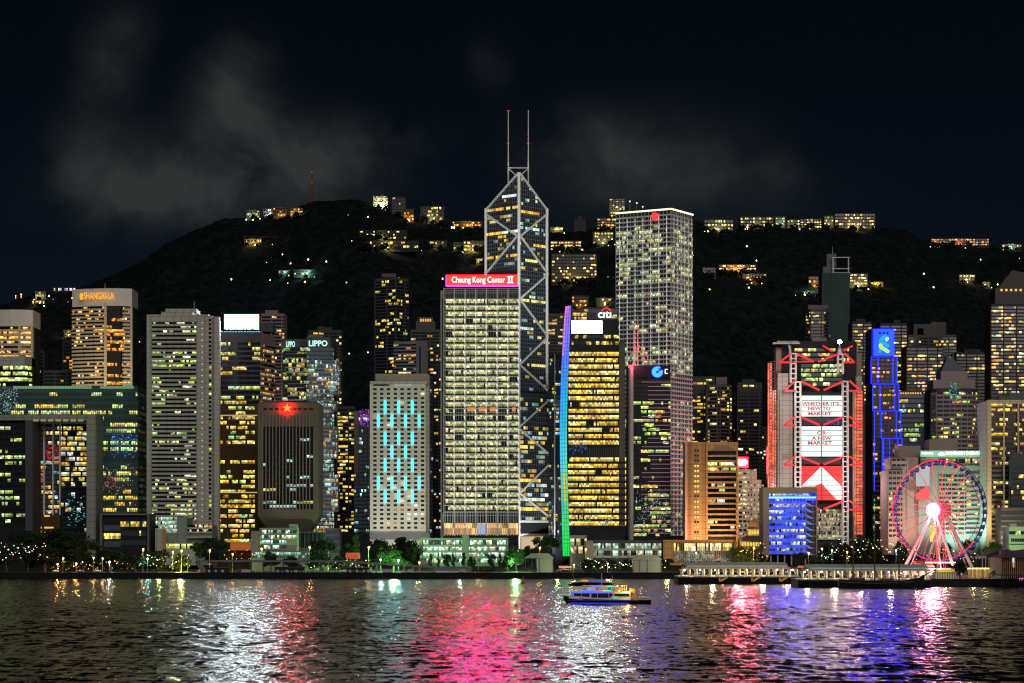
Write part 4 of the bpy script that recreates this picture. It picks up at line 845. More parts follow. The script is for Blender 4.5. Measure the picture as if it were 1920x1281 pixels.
mb.build('emblem', emit_mat('emblem_red', (1, .012, .03), 5), s)
# ---- dark tower with the blue coin emblem and a red-lit roof mast
Y = 1775
r = tower('office_tower', 'black glass tower with pink floor lines and a blue coin emblem sign', 'office tower', [(1188, Y), (1257, Y)], 686, 34, M['black'], y0=712, y1=1008, nf=36, bay=1.5, pal=YG + YEL, run=6, fr=M['black'], spf=.34, proud=.3, seed=221, inten=(.3, .9), fvar=0, rows=[.7, .6, .55, .65, .3, .4, .5, .2, .5, .45, .35, .25, .1, .2, .15, .12, .06, .2, .15, .7, .1, .3, .45, .5, .3, .2, .5, .4, .45, .55, .5, .02, .02, .02, .35, .02])
mb = MB(); mb.pbox(1178, 1189, 684, 1008, Y + 2, 30); mb.lathe(X(1184, Y), Y + 1.5, [(2.2, LAND), (2.2, Z(690, Y))], 14); mb.build('corner_column', M['steel'], r)
rg = random.Random(222)
for nmx, cl_ in (('pink_line_light', (1, .35, .5)), ('mauve_line_light', (.75, .45, .8))):
    mb = MB()
    for i in range(36):
        if (i % 2 == 0) != (nmx[0] == 'p'): continue
        x0 = rg.choice((1203, 1215, 1215, 1220)); yy = 716 + i * 8.1; mb.pbox(x0, 1256, yy, yy + .9, Y - .7, .4)
    mb.build(nmx, emit_mat(nmx, cl_, .34), r)
sparkle(r, 1190, 1250, 912, 1004, Y - .6, 260, [(.3, .9, .8), (.5, 1, .9), (.8, .9, .9)], 223); 
s = thing('tower_sign', 'black top sign with a pale blue coin-shaped emblem', 'sign', (X(1232, Y), Y, Z(710, Y)))
mb = MB(); mb.pbox(1195, 1257, 686, 708, Y - 1, .8); mb.build('panel', M['black'], s)
Ye = Y - 1.6; k = Ye / FPX; cx, cz = X(1232.5, Ye), Z(697.5, Ye); mb = MB(); nn_ = 40
def coin(a):                                                       # inner diamond opening, outer circle
    d = 3.0 / max(abs(math.cos(a)) + abs(math.sin(a)), .3); return d
for i in range(nn_):
    a0, a1 = R(52 + i * 340 / nn_), R(52 + (i + 1) * 340 / nn_)
    if R(52) <= a0 and a1 <= R(52 + 338):
        o0, o1 = 10.2, 10.2; i0, i1 = coin(a0), coin(a1)
        p = [(cx + i0 * k * math.cos(a0), cz + i0 * k * math.sin(a0)), (cx + o0 * k * math.cos(a0), cz + o0 * k * math.sin(a0)), (cx + o1 * k * math.cos(a1), cz + o1 * k * math.sin(a1)), (cx + i1 * k * math.cos(a1), cz + i1 * k * math.sin(a1))]
        mb.slab(p, Ye, Ye + .4)
mb.build('emblem', E['ccb'], s)
mb = MB(); mb.pbox(1233.5, 1246, 691, 692.4, Ye - .1, .3); mb.build('notch', M['black'], s)
mb = MB(); mb.pbox(1246.5, 1248, 692, 701, Ye, .4); mb.pbox(1248, 1252, 692, 693.5, Ye, .4); mb.pbox(1248, 1252, 699.5, 701, Ye, .4); mb.build('lettering', E['white'], s)
s = thing('roof_mast', 'pair of pink-red lit roof masts with slanting stays', 'mast', (X(1194, Y), Y + 8, Z(690, Y)))
mb = MB()
for px, p0 in ((1188.5, 606), (1195.8, 594)): mb.tube((X(px, Y + 6), Y + 6, Z(690, Y + 6)), (X(px, Y + 6), Y + 6, Z(p0, Y + 6)), .5, .38, 8)
for a, b in (((1189, 652), (1195, 660)), ((1197, 646), (1214, 668)), ((1190, 650), (1204, 666)), ((1214, 668), (1214, 684))): mb.tube((X(a[0], Y + 6), Y + 6, Z(a[1], Y + 6)), (X(b[0], Y + 6), Y + 6, Z(b[1], Y + 6)), .32, .32, 6)
mb.build('mast', wall_mat('mast_pink', (.75, .5, .5)), s)
mb = MB(); mb.tube((X(1206, Y + 5), Y + 5, Z(673, Y)), (X(1206, Y + 5), Y + 4, Z(673, Y)), 1.6, 1.6, 12); mb.pbox(1186, 1192, 680, 692, Y + 3, 3); mb.build('winch', wall_mat('mast_red', (.6, .3, .3)), s)
# ---- tan bank building with curved left block and stacked balconies
Y = 1735
r = thing('office_block', 'orange-lit tan stone block, blank rounded left wing and curved balcony bands', 'office building', (X(1335, Y), Y + 20, LAND))
mb = MB(); n = 10; pl = []
for i in range(n + 1): t = i / n; pl.append((X(1288 + (1324 - 1288) * t, Y), Y + 6 - 8 * math.sin(math.pi * (.15 + .7 * t))))
mb.prism(footprint(pl, 34), LAND, Z(829, Y)); mb.build('rounded_wing', M['tan'], r)
mb = MB(); mb.pbox(1284.5, 1289, 829, 1030, Y + 1.5, 20); mb.build('end_wall', wall_mat('pink_washed_wall', (.42, .30, .28)), r)
mb = MB(); mb.pbox(1324, 1384, 846, 1030, Y + 3, 36); mb.build('core', M['black'], r)
mb = MB(); mb.pbox(1324, 1384, 829, 846, Y, 38); mb.pbox(1324, 1327, 846, 1030, Y - .4, 30); mb.pbox(1380.5, 1384, 846, 1030, Y - .4, 30); mb.build('wall', M['tan'], r)
facade(r, flat(1327, 1380.5, Y + 2.8), Z(1006, Y), Z(847, Y), 16, 1.5, p=.3, rows=[.35, .6, .3, .15, .1, .15, .1, .12, .3, .35, .03, .02, .8, .7, .5, .02], pal=YG + WHT + WARM, run=8, seed=231, spf=.1, inten=(.3, .9), fvar=0)
for j in range(16):
    yb = 847 + (j + 1) * (1006 - 847) / 16; mb = MB(); pl = [(X(1327, Y), Y + 3)] + [(X(1327 + 53.5 * i / 8, Y), Y - .3 - 3.2 * math.sin(math.pi * min(1, max(0, .08 + .84 * i / 8)))) for i in range(9)] + [(X(1380.5, Y), Y + 3)]
    mb.prism(pl, Z(yb, Y), Z(yb - 3.6, Y)); mb.build('balcony', M['tan'], r)
for j in range(18):
    yy = 843 + j * 9.6; mb = MB(); k = (0, 0, 0) if j in (0, 1, 2, 9, 14, 16) else (1 * .7, .8 * .7, .2 * .7)
    for q in (0, 5): mb.pbox(1302 + q, 1305.4 + q, yy, yy + 3.6, Y - 2.6, .6, k)
    mb.build('window_pair', GLASSW, r)
# ---- old stepped bank block with the small red roof sign
Y = 1830
r = tower('bank_block', 'old stepped stone block with rows of small warm windows beside the tan block', 'office building', [(1384, Y), (1405, Y)], 880, 30, M['cream'], y0=886, y1=1008, nf=15, bay=1.7, p=.75, pal=[(1, .8, .4), (1, .7, .3)], run=2, fr=M['cream'], spf=.5, proud=.5, pier=2, pw=.9, seed=241, inten=(.35, .9))
mb = MB(); mb.pbox(1405, 1419, 881, 1030, Y - 1, 26); mb.pbox(1419, 1428, 900, 1030, Y - 1, 22); mb.build('stepped_wing', M['cream'], r)
for j in range(11):
    mb = MB()
    for q in (1408, 1413.5, 1421): mb.pbox(q, q + 2.4, 908 + j * 9, 912 + j * 9, Y - 1.15, .3, (.01, .008, .006) if (j * 3 + q) % 4 > 1 else (.6, .4, .2))
    mb.build('window_row', GLASSW, r)
s = thing('roof_sign', 'small glowing red roof sign with a white cross-like emblem', 'sign', (X(1393, Y), Y + 6, Z(880, Y)))
mb = MB(); mb.pbox(1383.5, 1403, 857.5, 877, Y + 4, 1); mb.build('panel', emit_mat('small_sign_red', (1, .0004, .0012), 160), s)
mb = MB(); mb.pbox(1386, 1398, 862, 872, Y + 3.4, .6); mb.pbox(1384.5, 1400.5, 865, 869, Y + 3.2, .8); mb.build('emblem', emit_mat('small_sign_white', (1, .4, .75), 200), s)
mb = MB(); mb.tube((X(1386, Y), Y + 6, Z(880, Y)), (X(1386, Y), Y + 6, Z(877, Y)), .3, .3, 6); mb.tube((X(1400, Y), Y + 6, Z(880, Y)), (X(1400, Y), Y + 6, Z(877, Y)), .3, .3, 6); mb.build('post', M['steel'], s)
# domed court house
Y = 1725
r = thing('court_house', 'domed old stone court house with gold-lit arches and a dark tiled roof', 'court house', (X(1412, Y), Y + 18, LAND))
mb = MB(); mb.pbox(1388, 1440, 1012, 1050, Y + 6, 26); mb.pbox(1402, 1440, 992, 1012, Y + 12, 18); mb.build('wall', M['cream'], r)
mb = MB(); mb.face([(X(1390, Y), Y + 3, Z(1014, Y)), (X(1440, Y), Y + 3, Z(1014, Y)), (X(1440, Y), Y + 14, Z(1003, Y)), (X(1410, Y), Y + 14, Z(1003, Y))]); mb.face([(X(1390, Y), Y + 3, Z(1014, Y)), (X(1410, Y), Y + 14, Z(1003, Y)), (X(1410, Y), Y + 30, Z(1003, Y)), (X(1390, Y), Y + 36, Z(1014, Y))]); mb.build('tiled_roof', M['brown'], r)
mb = MB(); k = Y / FPX; prof = [(14 * k * math.cos(a), Z(992, Y) + 19 * k * math.sin(a)) for a in [R(q) for q in range(0, 90, 9)]]; mb.lathe(X(1421, Y), Y + 20, prof + [(1.2, Z(972, Y)), (1.2, Z(968, Y))], 20); mb.build('dome', M['tan'], r, smooth=False)
mb = MB(); mb.lathe(X(1422, Y), Y + 20, [(1.3, Z(972, Y)), (1.3, Z(965, Y)), (.2, Z(961, Y))], 8); mb.build('lantern', M['cream'], r)
mb = MB()
for i in range(7): mb.pbox(1404.5 + i * 5, 1407.8 + i * 5, 995, 1002, Y + 11.6, .3)
for i in range(9): mb.pbox(1391 + i * 5.2, 1394 + i * 5.2, 1017, 1024, Y + 5.6, .3)
mb.build('lit_arch', E['gold'], r)
# ---- blue lit civic tower block
Y = 1625
r = thing('civic_block', 'white-framed mid-rise block lit bright blue with a zigzag stair on its right', 'office building', (X(1482, Y), Y + 12, LAND))
mb = MB(); mb.pbox(1442, 1530, 926, 1040, Y + 3, 22); mb.build('core', M['slate'], r)
mb = MB(); mb.pbox(1431, 1532, 914, 925, Y, 26); mb.pbox(1431, 1442, 925, 1045, Y, 26); mb.pbox(1530, 1532.5, 925, 1045, Y, 26); mb.build('outer_frame', M['pinkstone'], r)
BLU = [(.01, .05, .9), (.012, .07, 1), (.008, .03, .6)]; PB = [(.45, .55, .95), (.5, .6, 1), (.35, .42, .85)]
facade(r, flat(1442, 1511, Y + 2.9), Z(1039, Y), Z(933, Y), 9, 1.5, rows=[1] * 9, fvar=0, pal=PB + BLU, run=7, seed=251, spf=.42, inten=(.6, 1.1))
rg = random.Random(252)
for j in range(9):
    mb = MB(); ya = 933 + j * 11.78 + 6.2
    for i in range(11):
        c = rg.choice(BLU); kk = rg.uniform(.7, 1.2); mb.pbox(1442.3 + i * 6.27, 1447.6 + i * 6.27, ya, ya + 5.2, Y + 2.2, .5, tuple(q * kk for q in c))
    mb.build('blue_panel_row', LED, r)
mb = MB()
for i in range(12): mb.pbox(1441.6 + i * 6.27, 1442.3 + i * 6.27, 925, 1040, Y + 1.4, .8)
for j in range(10): mb.pbox(1442, 1511, 932.4 + j * 11.78, 933.2 + j * 11.78, Y + 1.2, .9)
mb.build('facade_frame', M['pale'], r)
mb = MB(); mb.pbox(1441.5, 1530, 931.5, 934.5, Y + .6, .6); mb.build('blue_strip_light', emit_mat('civic_strip', (.004, .012, 1), 120), r)
facade(r, flat(1442, 1520, Y + 2.8), Z(931, Y), Z(925.5, Y), 1, 1.4, rows=[1], pal=YG, run=4, seed=253, spf=.05, inten=(.25, .5), name='top_window_band')
for j in range(9):
    ya = 943 + j * 11.4; mb = MB(); mb.seg((X(1512, Y), Y + 2.4, Z(ya, Y)), (X(1523, Y), Y + 2.4, Z(ya + 6, Y)), 1.6, (0, 0, 1), 1.0); mb.build('stair_flight', emit_mat('stair_blue', (.08, .2, 1), .9) if j == 0 else bpy.data.materials['stair_blue'], r)
mb = MB()
for j in range(10): mb.pbox(1511, 1530, 936 + j * 11.4, 938.4 + j * 11.4, Y + 1.8, 2)
for x in (1511, 1524): mb.pbox(x, x + 1, 934, 1045, Y + 1.5, .8)
mb.build('stair_landing', M['pinkstone'], r)
for i in range(6): mb = MB(); mb.pbox(1444 + i * 13, 1446.4 + i * 13, 1039, 1060, Y + 4, 2); mb.build('ground_column', M['pale'], r)
# ---- red trussed bank headquarters
Y = 1800
r = thing('bank_headquarters', 'steel-laddered bank tower with red-lit hanger trusses and orange side stairs', 'skyscraper', (X(1540, Y), Y + 30, LAND))
mb = MB(); mb.pbox(1462, 1615, 735, 1030, Y + 12, 40); mb.pbox(1466, 1606, 640, 735, Y + 18, 34); mb.build('core', M['dark'], r)
facade(r, flat(1502, 1578, Y + 11.5), Z(724, Y), Z(681, Y), 5, 1.4, rows=[.5, .6, .75, .8, .7], fvar=0, pal=YG, run=6, fr=M['black'], spf=.3, seed=261, inten=(.35, .9), dim=(.01, .016, .016))
facade(r, flat(1502, 1584, Y + 10.5), Z(1012, Y), Z(955, Y), 7, 1.2, rows=[.9] * 7, fvar=0, pal=[(.6, .7, .3), (.75, .75, .4), (.5, .6, .35), (.8, .6, .3)], run=3, fr=M['steel'], spf=.2, proud=.3, pier=3, pw=.2, seed=262, inten=(.15, .5))
facade(r, flat(1490, 1592, Y + 17.5), Z(678, Y), Z(650, Y), 3, 1.6, rows=[.3, .35, .4], pal=YEL + YG, run=4, fr=M['black'], spf=.4, seed=263, name='upper_window_band')
sparkle(r, 1520, 1575, 962, 1000, Y + 10, 60, [(1, .15, .15), (1, .5, .4)], 264, 'red_light_pattern', (1, 3))
for x0, x1, y0, ys in ((1442, 1461, 836, 12), (1458, 1478, 700, 12), (1462, 1486, 732, 10), (1606, 1616, 705, 12), (1599, 1607, 735, 9)):
    mb = MB(); mb.pbox(x0, x1, y0, 1030, Y + ys + (4 if y0 > 800 else 0), 20); mb.build('service_tower', M['pale'], r)
for x0, x1, y0, y1, yd in ((1443.5, 1452, 678, 1000, 15), (1452, 1459, 730, 1000, 13.5), (1605.5, 1620, 732, 1006, 8)):       # orange lit glazed stairs
    mb = MB(); nf = int((y1 - y0) / 6.3); rg = random.Random(int(x0))
    for j in range(nf):
        for i in range(2):
            xa = x0 + (x1 - x0) * i / 2; kk = rg.uniform(.35, 1.1); mb.quad(*[(X(q, Y), Y + yd, Z(z, Y)) for q, z in ((xa, y0 + (j + 1) * 6.3), (xa + (x1 - x0) / 2, y0 + (j + 1) * 6.3), (xa + (x1 - x0) / 2, y0 + j * 6.3), (xa, y0 + j * 6.3))], (1.0 * kk, .14 * kk, .05 * kk))
    mb.build('glazed_stair', LED, r)
    mb = MB()
    for j in range(nf + 1): mb.pbox(x0 - .5, x1 + .5, y0 + j * 6.3 - .6, y0 + j * 6.3 + .6, Y + yd - .6, .6)
    for q in (x0, (x0 + x1) / 2, x1): mb.pbox(q - .5, q + .5, y0, y1, Y + yd - .7, .6)
    mb.build('stair_frame', M['brown'], r)
for x0, y0, y1, yd in ((1485, 662, 716, 6), (1574, 663, 700, 6), (1492.5, 716, 1025, 2), (1581.5, 715, 1025, 2)):       # ladder masts
    mb = MB(); w_ = 9.5
    for q in (x0, x0 + w_): mb.tube((X(q, Y), Y + yd, Z(y1, Y)), (X(q, Y), Y + yd, Z(y0, Y)), .62, .62, 8)
    for q in (x0, x0 + w_): mb.tube((X(q, Y), Y + yd + 5, Z(y1, Y)), (X(q, Y), Y + yd + 5, Z(y0, Y)), .62, .62, 8)
    mb.build('ladder_mast', M['frame'], r); mb = MB(); n = int((y1 - y0) / 9.4)
    for j in range(n + 1): mb.seg((X(x0, Y), Y + yd, Z(y0 + j * 9.4, Y)), (X(x0 + w_, Y), Y + yd, Z(y0 + j * 9.4, Y)), .8, (0, 0, 1), .9)
    mb.build('mast_rungs', emit_mat('mast_rung_light', (.75, .88, 1), .2, (.6, .6, .62)) if 'mast_rung_light' not in bpy.data.materials else bpy.data.materials['mast_rung_light'], r)  # lamplight on the rungs painted as a faint glow of their own
    mb = MB()
    for q in (x0 - 1.2, x0 + w_ + 1.2): mb.tube((X(q, Y), Y + yd + .4, Z(y1, Y)), (X(q, Y), Y + yd + .4, Z(y0, Y)), .16, .16, 5)
    mb.build('mast_edge_light', emit_mat('mast_edge', (1, .1, .12), .45) if 'mast_edge' not in bpy.data.materials else bpy.data.materials['mast_edge'], r)
def truss(y0, y1, lx, rx, w_, outl, outr, yd, xmid, sag=True):
    def bar(a, b, t=1.5): mb.seg((X(a[0], Y), Y + yd, Z(a[1], Y)), (X(b[0], Y), Y + yd, Z(b[1], Y)), 1.0, (0, 0, 1), t)
    mb = MB()
    bar((lx, y0), (outl, y1)); bar((outl, y1), (lx, y1)); bar((lx + w_, y0 + 1), (xmid - 4, y1 - 1), 1.7)
    bar((rx + w_, y0), (outr, y1)); bar((rx + w_, y1), (outr, y1)); bar((rx, y0 + 1), (xmid + 4, y1 - 1), 1.7)
    mb.build('hanger_truss', E['redtruss'], r)
truss(662, 679, 1485, 1574, 10, 1462, 1603, 3, 1531); truss(714, 733, 1491, 1581, 11, 1470, 1613, -1, 1540); truss(781, 798, 1491, 1581, 11, 1470, 1615, -1, 1540)
truss(856, 872, 1491, 1581, 11, 1470, 1617, -1, 1540); truss(939, 956, 1491, 1581, 11, 1472, 1617, -1, 1540)
mb = MB(); mb.pbox(1485, 1526, 677.6, 679.4, Y + 3, 1); mb.build('hanger_truss', E['redtruss'], r)
mb = MB(); mb.seg((X(1547, Y), Y + 12, Z(646, Y)), (X(1565, Y), Y + 12, Z(657, Y)), 1, (0, 0, 1), 1.3); mb.seg((X(1585, Y), Y + 12, Z(656, Y)), (X(1603, Y), Y + 12, Z(646, Y)), 1, (0, 0, 1), 1.3); mb.build('hanger_truss', E['redtruss'], r)
mb = MB(); mb.pbox(1455, 1482, 652, 700, Y + 20, 12); mb.pbox(1523, 1550, 634, 644, Y + 24, 14); mb.pbox(1585, 1615, 662, 735, Y + 21, 12); mb.pbox(1600, 1608, 640, 662, Y + 24, 10); mb.build('plant_block', M['pinkstone'], r)
mb = MB(); mb.pbox(1449, 1500, 642, 645, Y + 12, 2); mb.pbox(1457, 1498, 639.5, 641, Y + 13, 2); mb.seg((X(1482, Y), Y + 12, Z(644, Y)), (X(1487, Y), Y + 12, Z(662, Y)), 1.4, (0, 0, 1), 1.4); mb.tube((X(1485, Y), Y + 12, Z(664, Y)), (X(1485, Y), Y + 12, Z(646, Y)), 1.2, .8, 8); mb.build('maintenance_crane', M['metal'], r)
mb = MB(); mb.lathe(X(1577, Y), Y + 8, [(2.6, Z(662, Y)), (1.0, Z(652, Y)), (.5, Z(642, Y))], 10); mb.build('lamp_mount', M['steel'], r)
mb = MB(); mb.tube((X(1577, Y), Y + 7.4, Z(639.5, Y)), (X(1577, Y), Y + 9, Z(639.5, Y)), 1.9, 1.5, 14); mb.build('beacon_housing', M['black'], r)
mb = MB(); mb.face([(X(1577, Y) + 1.7 * math.cos(k * math.pi / 8), Y + 7.35, Z(639.5, Y) + 1.7 * math.sin(k * math.pi / 8)) for k in range(16)]); mb.build('roof_beacon', E['beacon'], r)
mb = MB()
for a in ((1502, 1579, 783, 797), (1502, 1579, 858, 871)): mb.pbox(*a, Y + 6, 1)
mb.build('recess', M['plum'], r)
sparkle(r, 1546, 1576, 786, 796, Y + 5.7, 60, [(.1, .05, .9), (.3, .15, 1)], 265, 'blue_light_pattern', (.6, 1.6))
sc_ = thing('media_screen', 'upper white media screen with red words about a new market', 'screen', (X(1541, Y), Y + 3, Z(782, Y)))
def screen(s, y0, y1, lines, rows_):
    mb = MB(); mb.pbox(1503, 1579, y0, y1, Y + 3, .8); mb.build('screen', E['screen'], s)
    mb = MB()
    for q in rows_: mb.pbox(1503, 1579, q, q + 1.1, Y + 2.7, .3)
    mb.pbox(1539.6, 1541.2, y0, y1, Y + 2.5, .3); mb.build('louvre_line', emit_mat('louvre_teal', (.02, .2, .19), .6), s)
    for tx, a, b, c, d in lines: text(tx, a, b, c, d, Y + 2.4, E['cherry'], s, bold=.03, deep=.2)
screen(sc_, 741, 781, [("WHETHER IT'S", 1503.5, 1573, 753.5, 760), ('NEW TO', 1515, 1557, 763, 769), ('MARKET', 1515.5, 1559, 772.5, 779)], (741, 750.5, 760.5, 770.5))
sc_ = thing('media_screen', 'middle white media screen with the shorter red text in three lines', 'screen', (X(1541, Y), Y + 3, Z(856, Y)))
screen(sc_, 799.5, 856, [('OR', 1532, 1549.5, 808.5, 815.5), ('A NEW', 1522, 1559, 818.5, 825), ('MARKET', 1515, 1560, 827.5, 834)], (806.5, 816.8, 826.2, 835.5, 845.5))
sc_ = thing('media_screen', 'lowest media screen with a white arrow shape on red', 'screen', (X(1541, Y), Y + 3, Z(938, Y)))
mb = MB(); mb.pbox(1503, 1579, 874, 938, Y + 3, .8); mb.build('screen', E['hexred'], sc_)
def sp_(pts): return [(X(a, Y), Z(b, Y)) for a, b in pts]
mb = MB(); mb.slab(sp_([(1503, 912), (1528, 912), (1541, 906), (1541, 874.5)]), Y + 2.6, Y + 3); mb.slab(sp_([(1541, 906), (1570, 937), (1579, 937), (1579, 912), (1541, 874.5)]), Y + 2.6, Y + 3); mb.build('arrow', E['screen'], sc_)
mb = MB()
for q in (881, 890.5, 900, 909.5, 919, 928.5): mb.pbox(1503, 1579, q, q + .8, Y + 2.3, .25)
mb.pbox(1540.2, 1541.6, 874, 938, Y + 2.2, .25); mb.build('louvre_line', emit_mat('louvre_dark', (.25, .02, .03), .4), sc_)
# ---- blue outlined stepped tower
Y = 1850
r = thing('bank_tower', 'stepped dark red tower outlined in blue neon under a blue sign box', 'skyscraper', (X(1664, Y), Y + 20, LAND))
STEPS = ((1634, 1676, 616, 669, 8), (1633, 1682.5, 669, 720, 6), (1636, 1686, 720, 770.5, 4), (1639, 1689, 770.5, 822, 2), (1653, 1692.5, 822, 1010, 0))
for i, (a, b, c, d, yd) in enumerate(STEPS):
    mb = MB(); mb.pbox(a, b, c + (.3 if i else 0), d if i < 4 else 1030, Y + yd, 40 - yd)
    if i == 3: mb.pbox(1636, 1653, 770.5, 1030, Y + 3, 36)
    mb.build('tier', M['plum'], r)
    if i: facade(r, flat(a + 1, b - 1, Y + yd - .1), Z(d - 1, Y), Z(c + 3, Y), max(4, round((d - c) / 9)), 2.0, p=.28, pal=WARM + AMBER, run=3, fr=M['brown'], spf=.5, proud=.2, pier=2, pw=1.0, seed=270 + i, inten=(.3, 1.0))
facade(r, flat(1637, 1653, Y + 2.9), Z(1005, Y), Z(822, Y), 20, 2.0, p=.25, pal=WARM + AMBER, run=2, fr=M['plum'], spf=.5, seed=276, inten=(.3, .9), name='side_window_band')
mb = MB()
def neon(a, b, c, d, yd): mb.pbox(a, b, c, d, Y + yd - .9, .5)
for (a, b, c, d, yd), vs in zip(STEPS[1:], ((1633, 1645.5, 1674, 1682), (1636, 1649.5, 1677, 1685), (1639, 1652, 1680.5, 1688.5), (1654, 1667.5, 1683, 1691.5))):
    neon(a, b, c, c + .9, yd)
    for q in vs: neon(q, q + .8, c, d if yd else (862 if q > 1660 else 1004), yd)
neon(1639, 1640.1, 822, 920, 2.6); neon(1656, 1657.3, 822, 1003, -.2)
mb.build('neon_outline', E['blueled'], r)
mb = MB()
for i in range(9): mb.pbox(1639, 1640.4, 935 + i * 9.5, 940 + i * 9.5, Y + 1.6, .5)
mb.build('green_marker_light', E['green'], r)
s = thing('tower_sign', 'blue sign box with a curling green and cyan ribbon emblem', 'sign', (X(1655, Y), Y + 8, Z(669, Y)))
mb = MB(); mb.pbox(1638, 1676, 617.5, 667, Y + 6.8, 1); mb.build('panel', emit_mat('sign_blue', (.0003, .003, 1), 40), s)
Ye = Y + 6; mb = MB()
def ribbon(pts, w_, mat, nm):
    q = MB()
    for a, b in zip(pts, pts[1:]): q.seg((X(a[0], Ye), Ye, Z(a[1], Ye)), (X(b[0], Ye), Ye, Z(b[1], Ye)), .4, (0, 0, 1) if abs(b[0] - a[0]) > abs(b[1] - a[1]) * .4 else (1, 0, 0), w_)
    for a in pts: q.tube((X(a[0], Ye), Ye + .2, Z(a[1], Ye)), (X(a[0], Ye), Ye - .22, Z(a[1], Ye)), w_ * .5, w_ * .5, 12)
    q.build(nm, mat, s)
ribbon([(1659, 631), (1652, 638), (1652, 641), (1664, 648.5)], 3.2, E['skyblue'], 'cyan_ribbon'); ribbon([(1664, 634.5), (1662.5, 637.5)], 2.6, E['lime'], 'lime_dot'); ribbon([(1651, 647), (1651.5, 651), (1664.5, 659)], 3.0, E['lime'], 'lime_ribbon'); ribbon([(1651, 657.5), (1650, 659)], 2.6, E['skyblue'], 'cyan_dot')
mb = MB()
for i in range(3): mb.pbox(1648 + i * 7, 1652 + i * 7, 622.5, 626.5, Y + 6.5, .3)
mb.build('crest', M['black'], s)
# ---- blocks between the neon tower and the right edge
r = tower('office_block', 'blue-grey glass block with a strip of roof lights right of the neon-outlined tower', 'office building', [(1686, 1900), (1732, 1900)], 733, 26, M['slate'], y0=740, y1=840, nf=11, bay=1.5, rows=[.3, .5, .6, .5, .5, .2, .02, .75, .4, .3, .2], fvar=0, pal=YG + COOL, run=5, fr=M['slate'], spf=.35, seed=281, inten=(.3, .8), dim=(.012, .014, .02))
mb = MB()
for i in range(9): mb.pbox(1688 + i * 4.6, 1690.6 + i * 4.6, 736, 739, 1899, .5)
mb.build('roof_light', E['warm'], r); mb = MB(); mb.pbox(1732, 1744, 738, 850, 1902, 20); mb.build('side_wing', M['dark'], r)
Y = 1880
r = tower('office_tower', 'rounded grey-brown tower with a pale pyramid roof', 'office tower', [(1746, Y + 10), (1756, Y + 2), (1790, Y), (1822, Y + 2), (1832, Y + 10)], 728, 40, M['plum'], y0=735, y1=850, nf=14, bay=2.0, p=.14, pal=WARM + YG, run=3, fr=M['pinkstone'], spf=.45, proud=.3, pier=3, pw=.6, seed=282, dim=(.01, .01, .012))
mb = MB(); mb.pbox(1750, 1828, 712, 730, Y + 6, 26); mb.pbox(1764, 1814, 696, 712, Y + 8, 22); mb.build('upper_tier', M['pinkstone'], r)
mb = MB(); q = [(X(1768, Y), Y + 8), (X(1813, Y), Y + 8), (X(1813, Y), Y + 30), (X(1768, Y), Y + 30)]; ap = [(X(1784, Y), Y + 17), (X(1793, Y), Y + 17), (X(1793, Y), Y + 21), (X(1784, Y), Y + 21)]
for i in range(4): j = (i + 1) % 4; mb.quad((*q[i], Z(696, Y)), (*q[j], Z(696, Y)), (*ap[j], Z(667, Y)), (*ap[i], Z(667, Y)))
mb.face([(*p_, Z(667, Y)) for p_ in ap]); mb.build('pyramid_roof', M['grey'], r)
mb = MB(); mb.tube((X(1784, Y), Y + 18, Z(670, Y)), (X(1784, Y), Y + 18, Z(658, Y)), 1.0, .5, 6); mb.tube((X(1795, Y), Y + 18, Z(672, Y)), (X(1795, Y), Y + 18, Z(657, Y)), 1.0, .4, 6); mb.build('finial', M['grey'], r)
sparkle(r, 1778, 1796, 715, 752, Y - 1, 60, [(.05, .5, .9), (.05, .8, .5), (.1, .6, .3)], 283, 'blue_light_pattern', (1, 2.4))
resi('dark gap block with teal lit rooms left of the pale right edge tower', [(1828, 1930), (1853, 1930)], 757, mat='dark', p=.3, pal=COOL, seed=284, y1=860)
# ---- pink and mint hotel behind the wheel
Y = 1740
r = thing('hotel_block', 'wide hotel behind the wheel, pink-lit left wing and mint-lit right wing', 'hotel', (X(1762, Y), Y + 24, LAND))
mb = MB(); mb.pbox(1665, 1693, 882, 1040, Y + 4, 36); mb.pbox(1670, 1708, 858, 882, Y + 8, 30); mb.pbox(1693, 1722, 858, 1040, Y + 6, 34); mb.pbox(1686, 1726, 836, 858, Y + 14, 24); mb.pbox(1742, 1796, 824, 846, Y + 16, 20); mb.build('left_wing_wall', M['pinkstone'], r)
mb = MB(); mb.pbox(1722, 1858, 873, 1040, Y + 2, 36); mb.pbox(1726, 1852, 856, 873, Y + 4, 32); mb.build('right_wing_wall', M['mint'], r)
facade(r, flat(1666, 1692, Y + 3.9), Z(1012, Y), Z(884, Y), 13, 1.6, p=.10, pal=WARM, fr=M['pinkstone'], spf=.5, proud=.4, pier=2, pw=.5, seed=291, dim=(.02, .016, .014), run=2)
facade(r, flat(1672, 1706, Y + 5.9), Z(880, Y), Z(860, Y), 2, 1.8, p=.0, pal=WARM, fr=M['pinkstone'], spf=.6, proud=.4, pier=2, pw=.6, seed=292, name='upper_window_band')
facade(r, flat(1760, 1812, Y + 1.8), Z(1005, Y), Z(890, Y), 14, 1.7, p=.22, pal=WARM + YEL, fr=M['mint'], spf=.45, proud=.5, pier=3, pw=.5, seed=293, run=2, dim=(.015, .015, .012), name='right_window_band')
facade(r, flat(1812, 1850, Y + 1.7), Z(1005, Y), Z(884, Y), 14, 1.7, p=.12, pal=WARM, fr=M['mint'], spf=.5, proud=.6, pier=0, seed=294, run=2, dim=(.04, .075, .075), name='right_window_band')
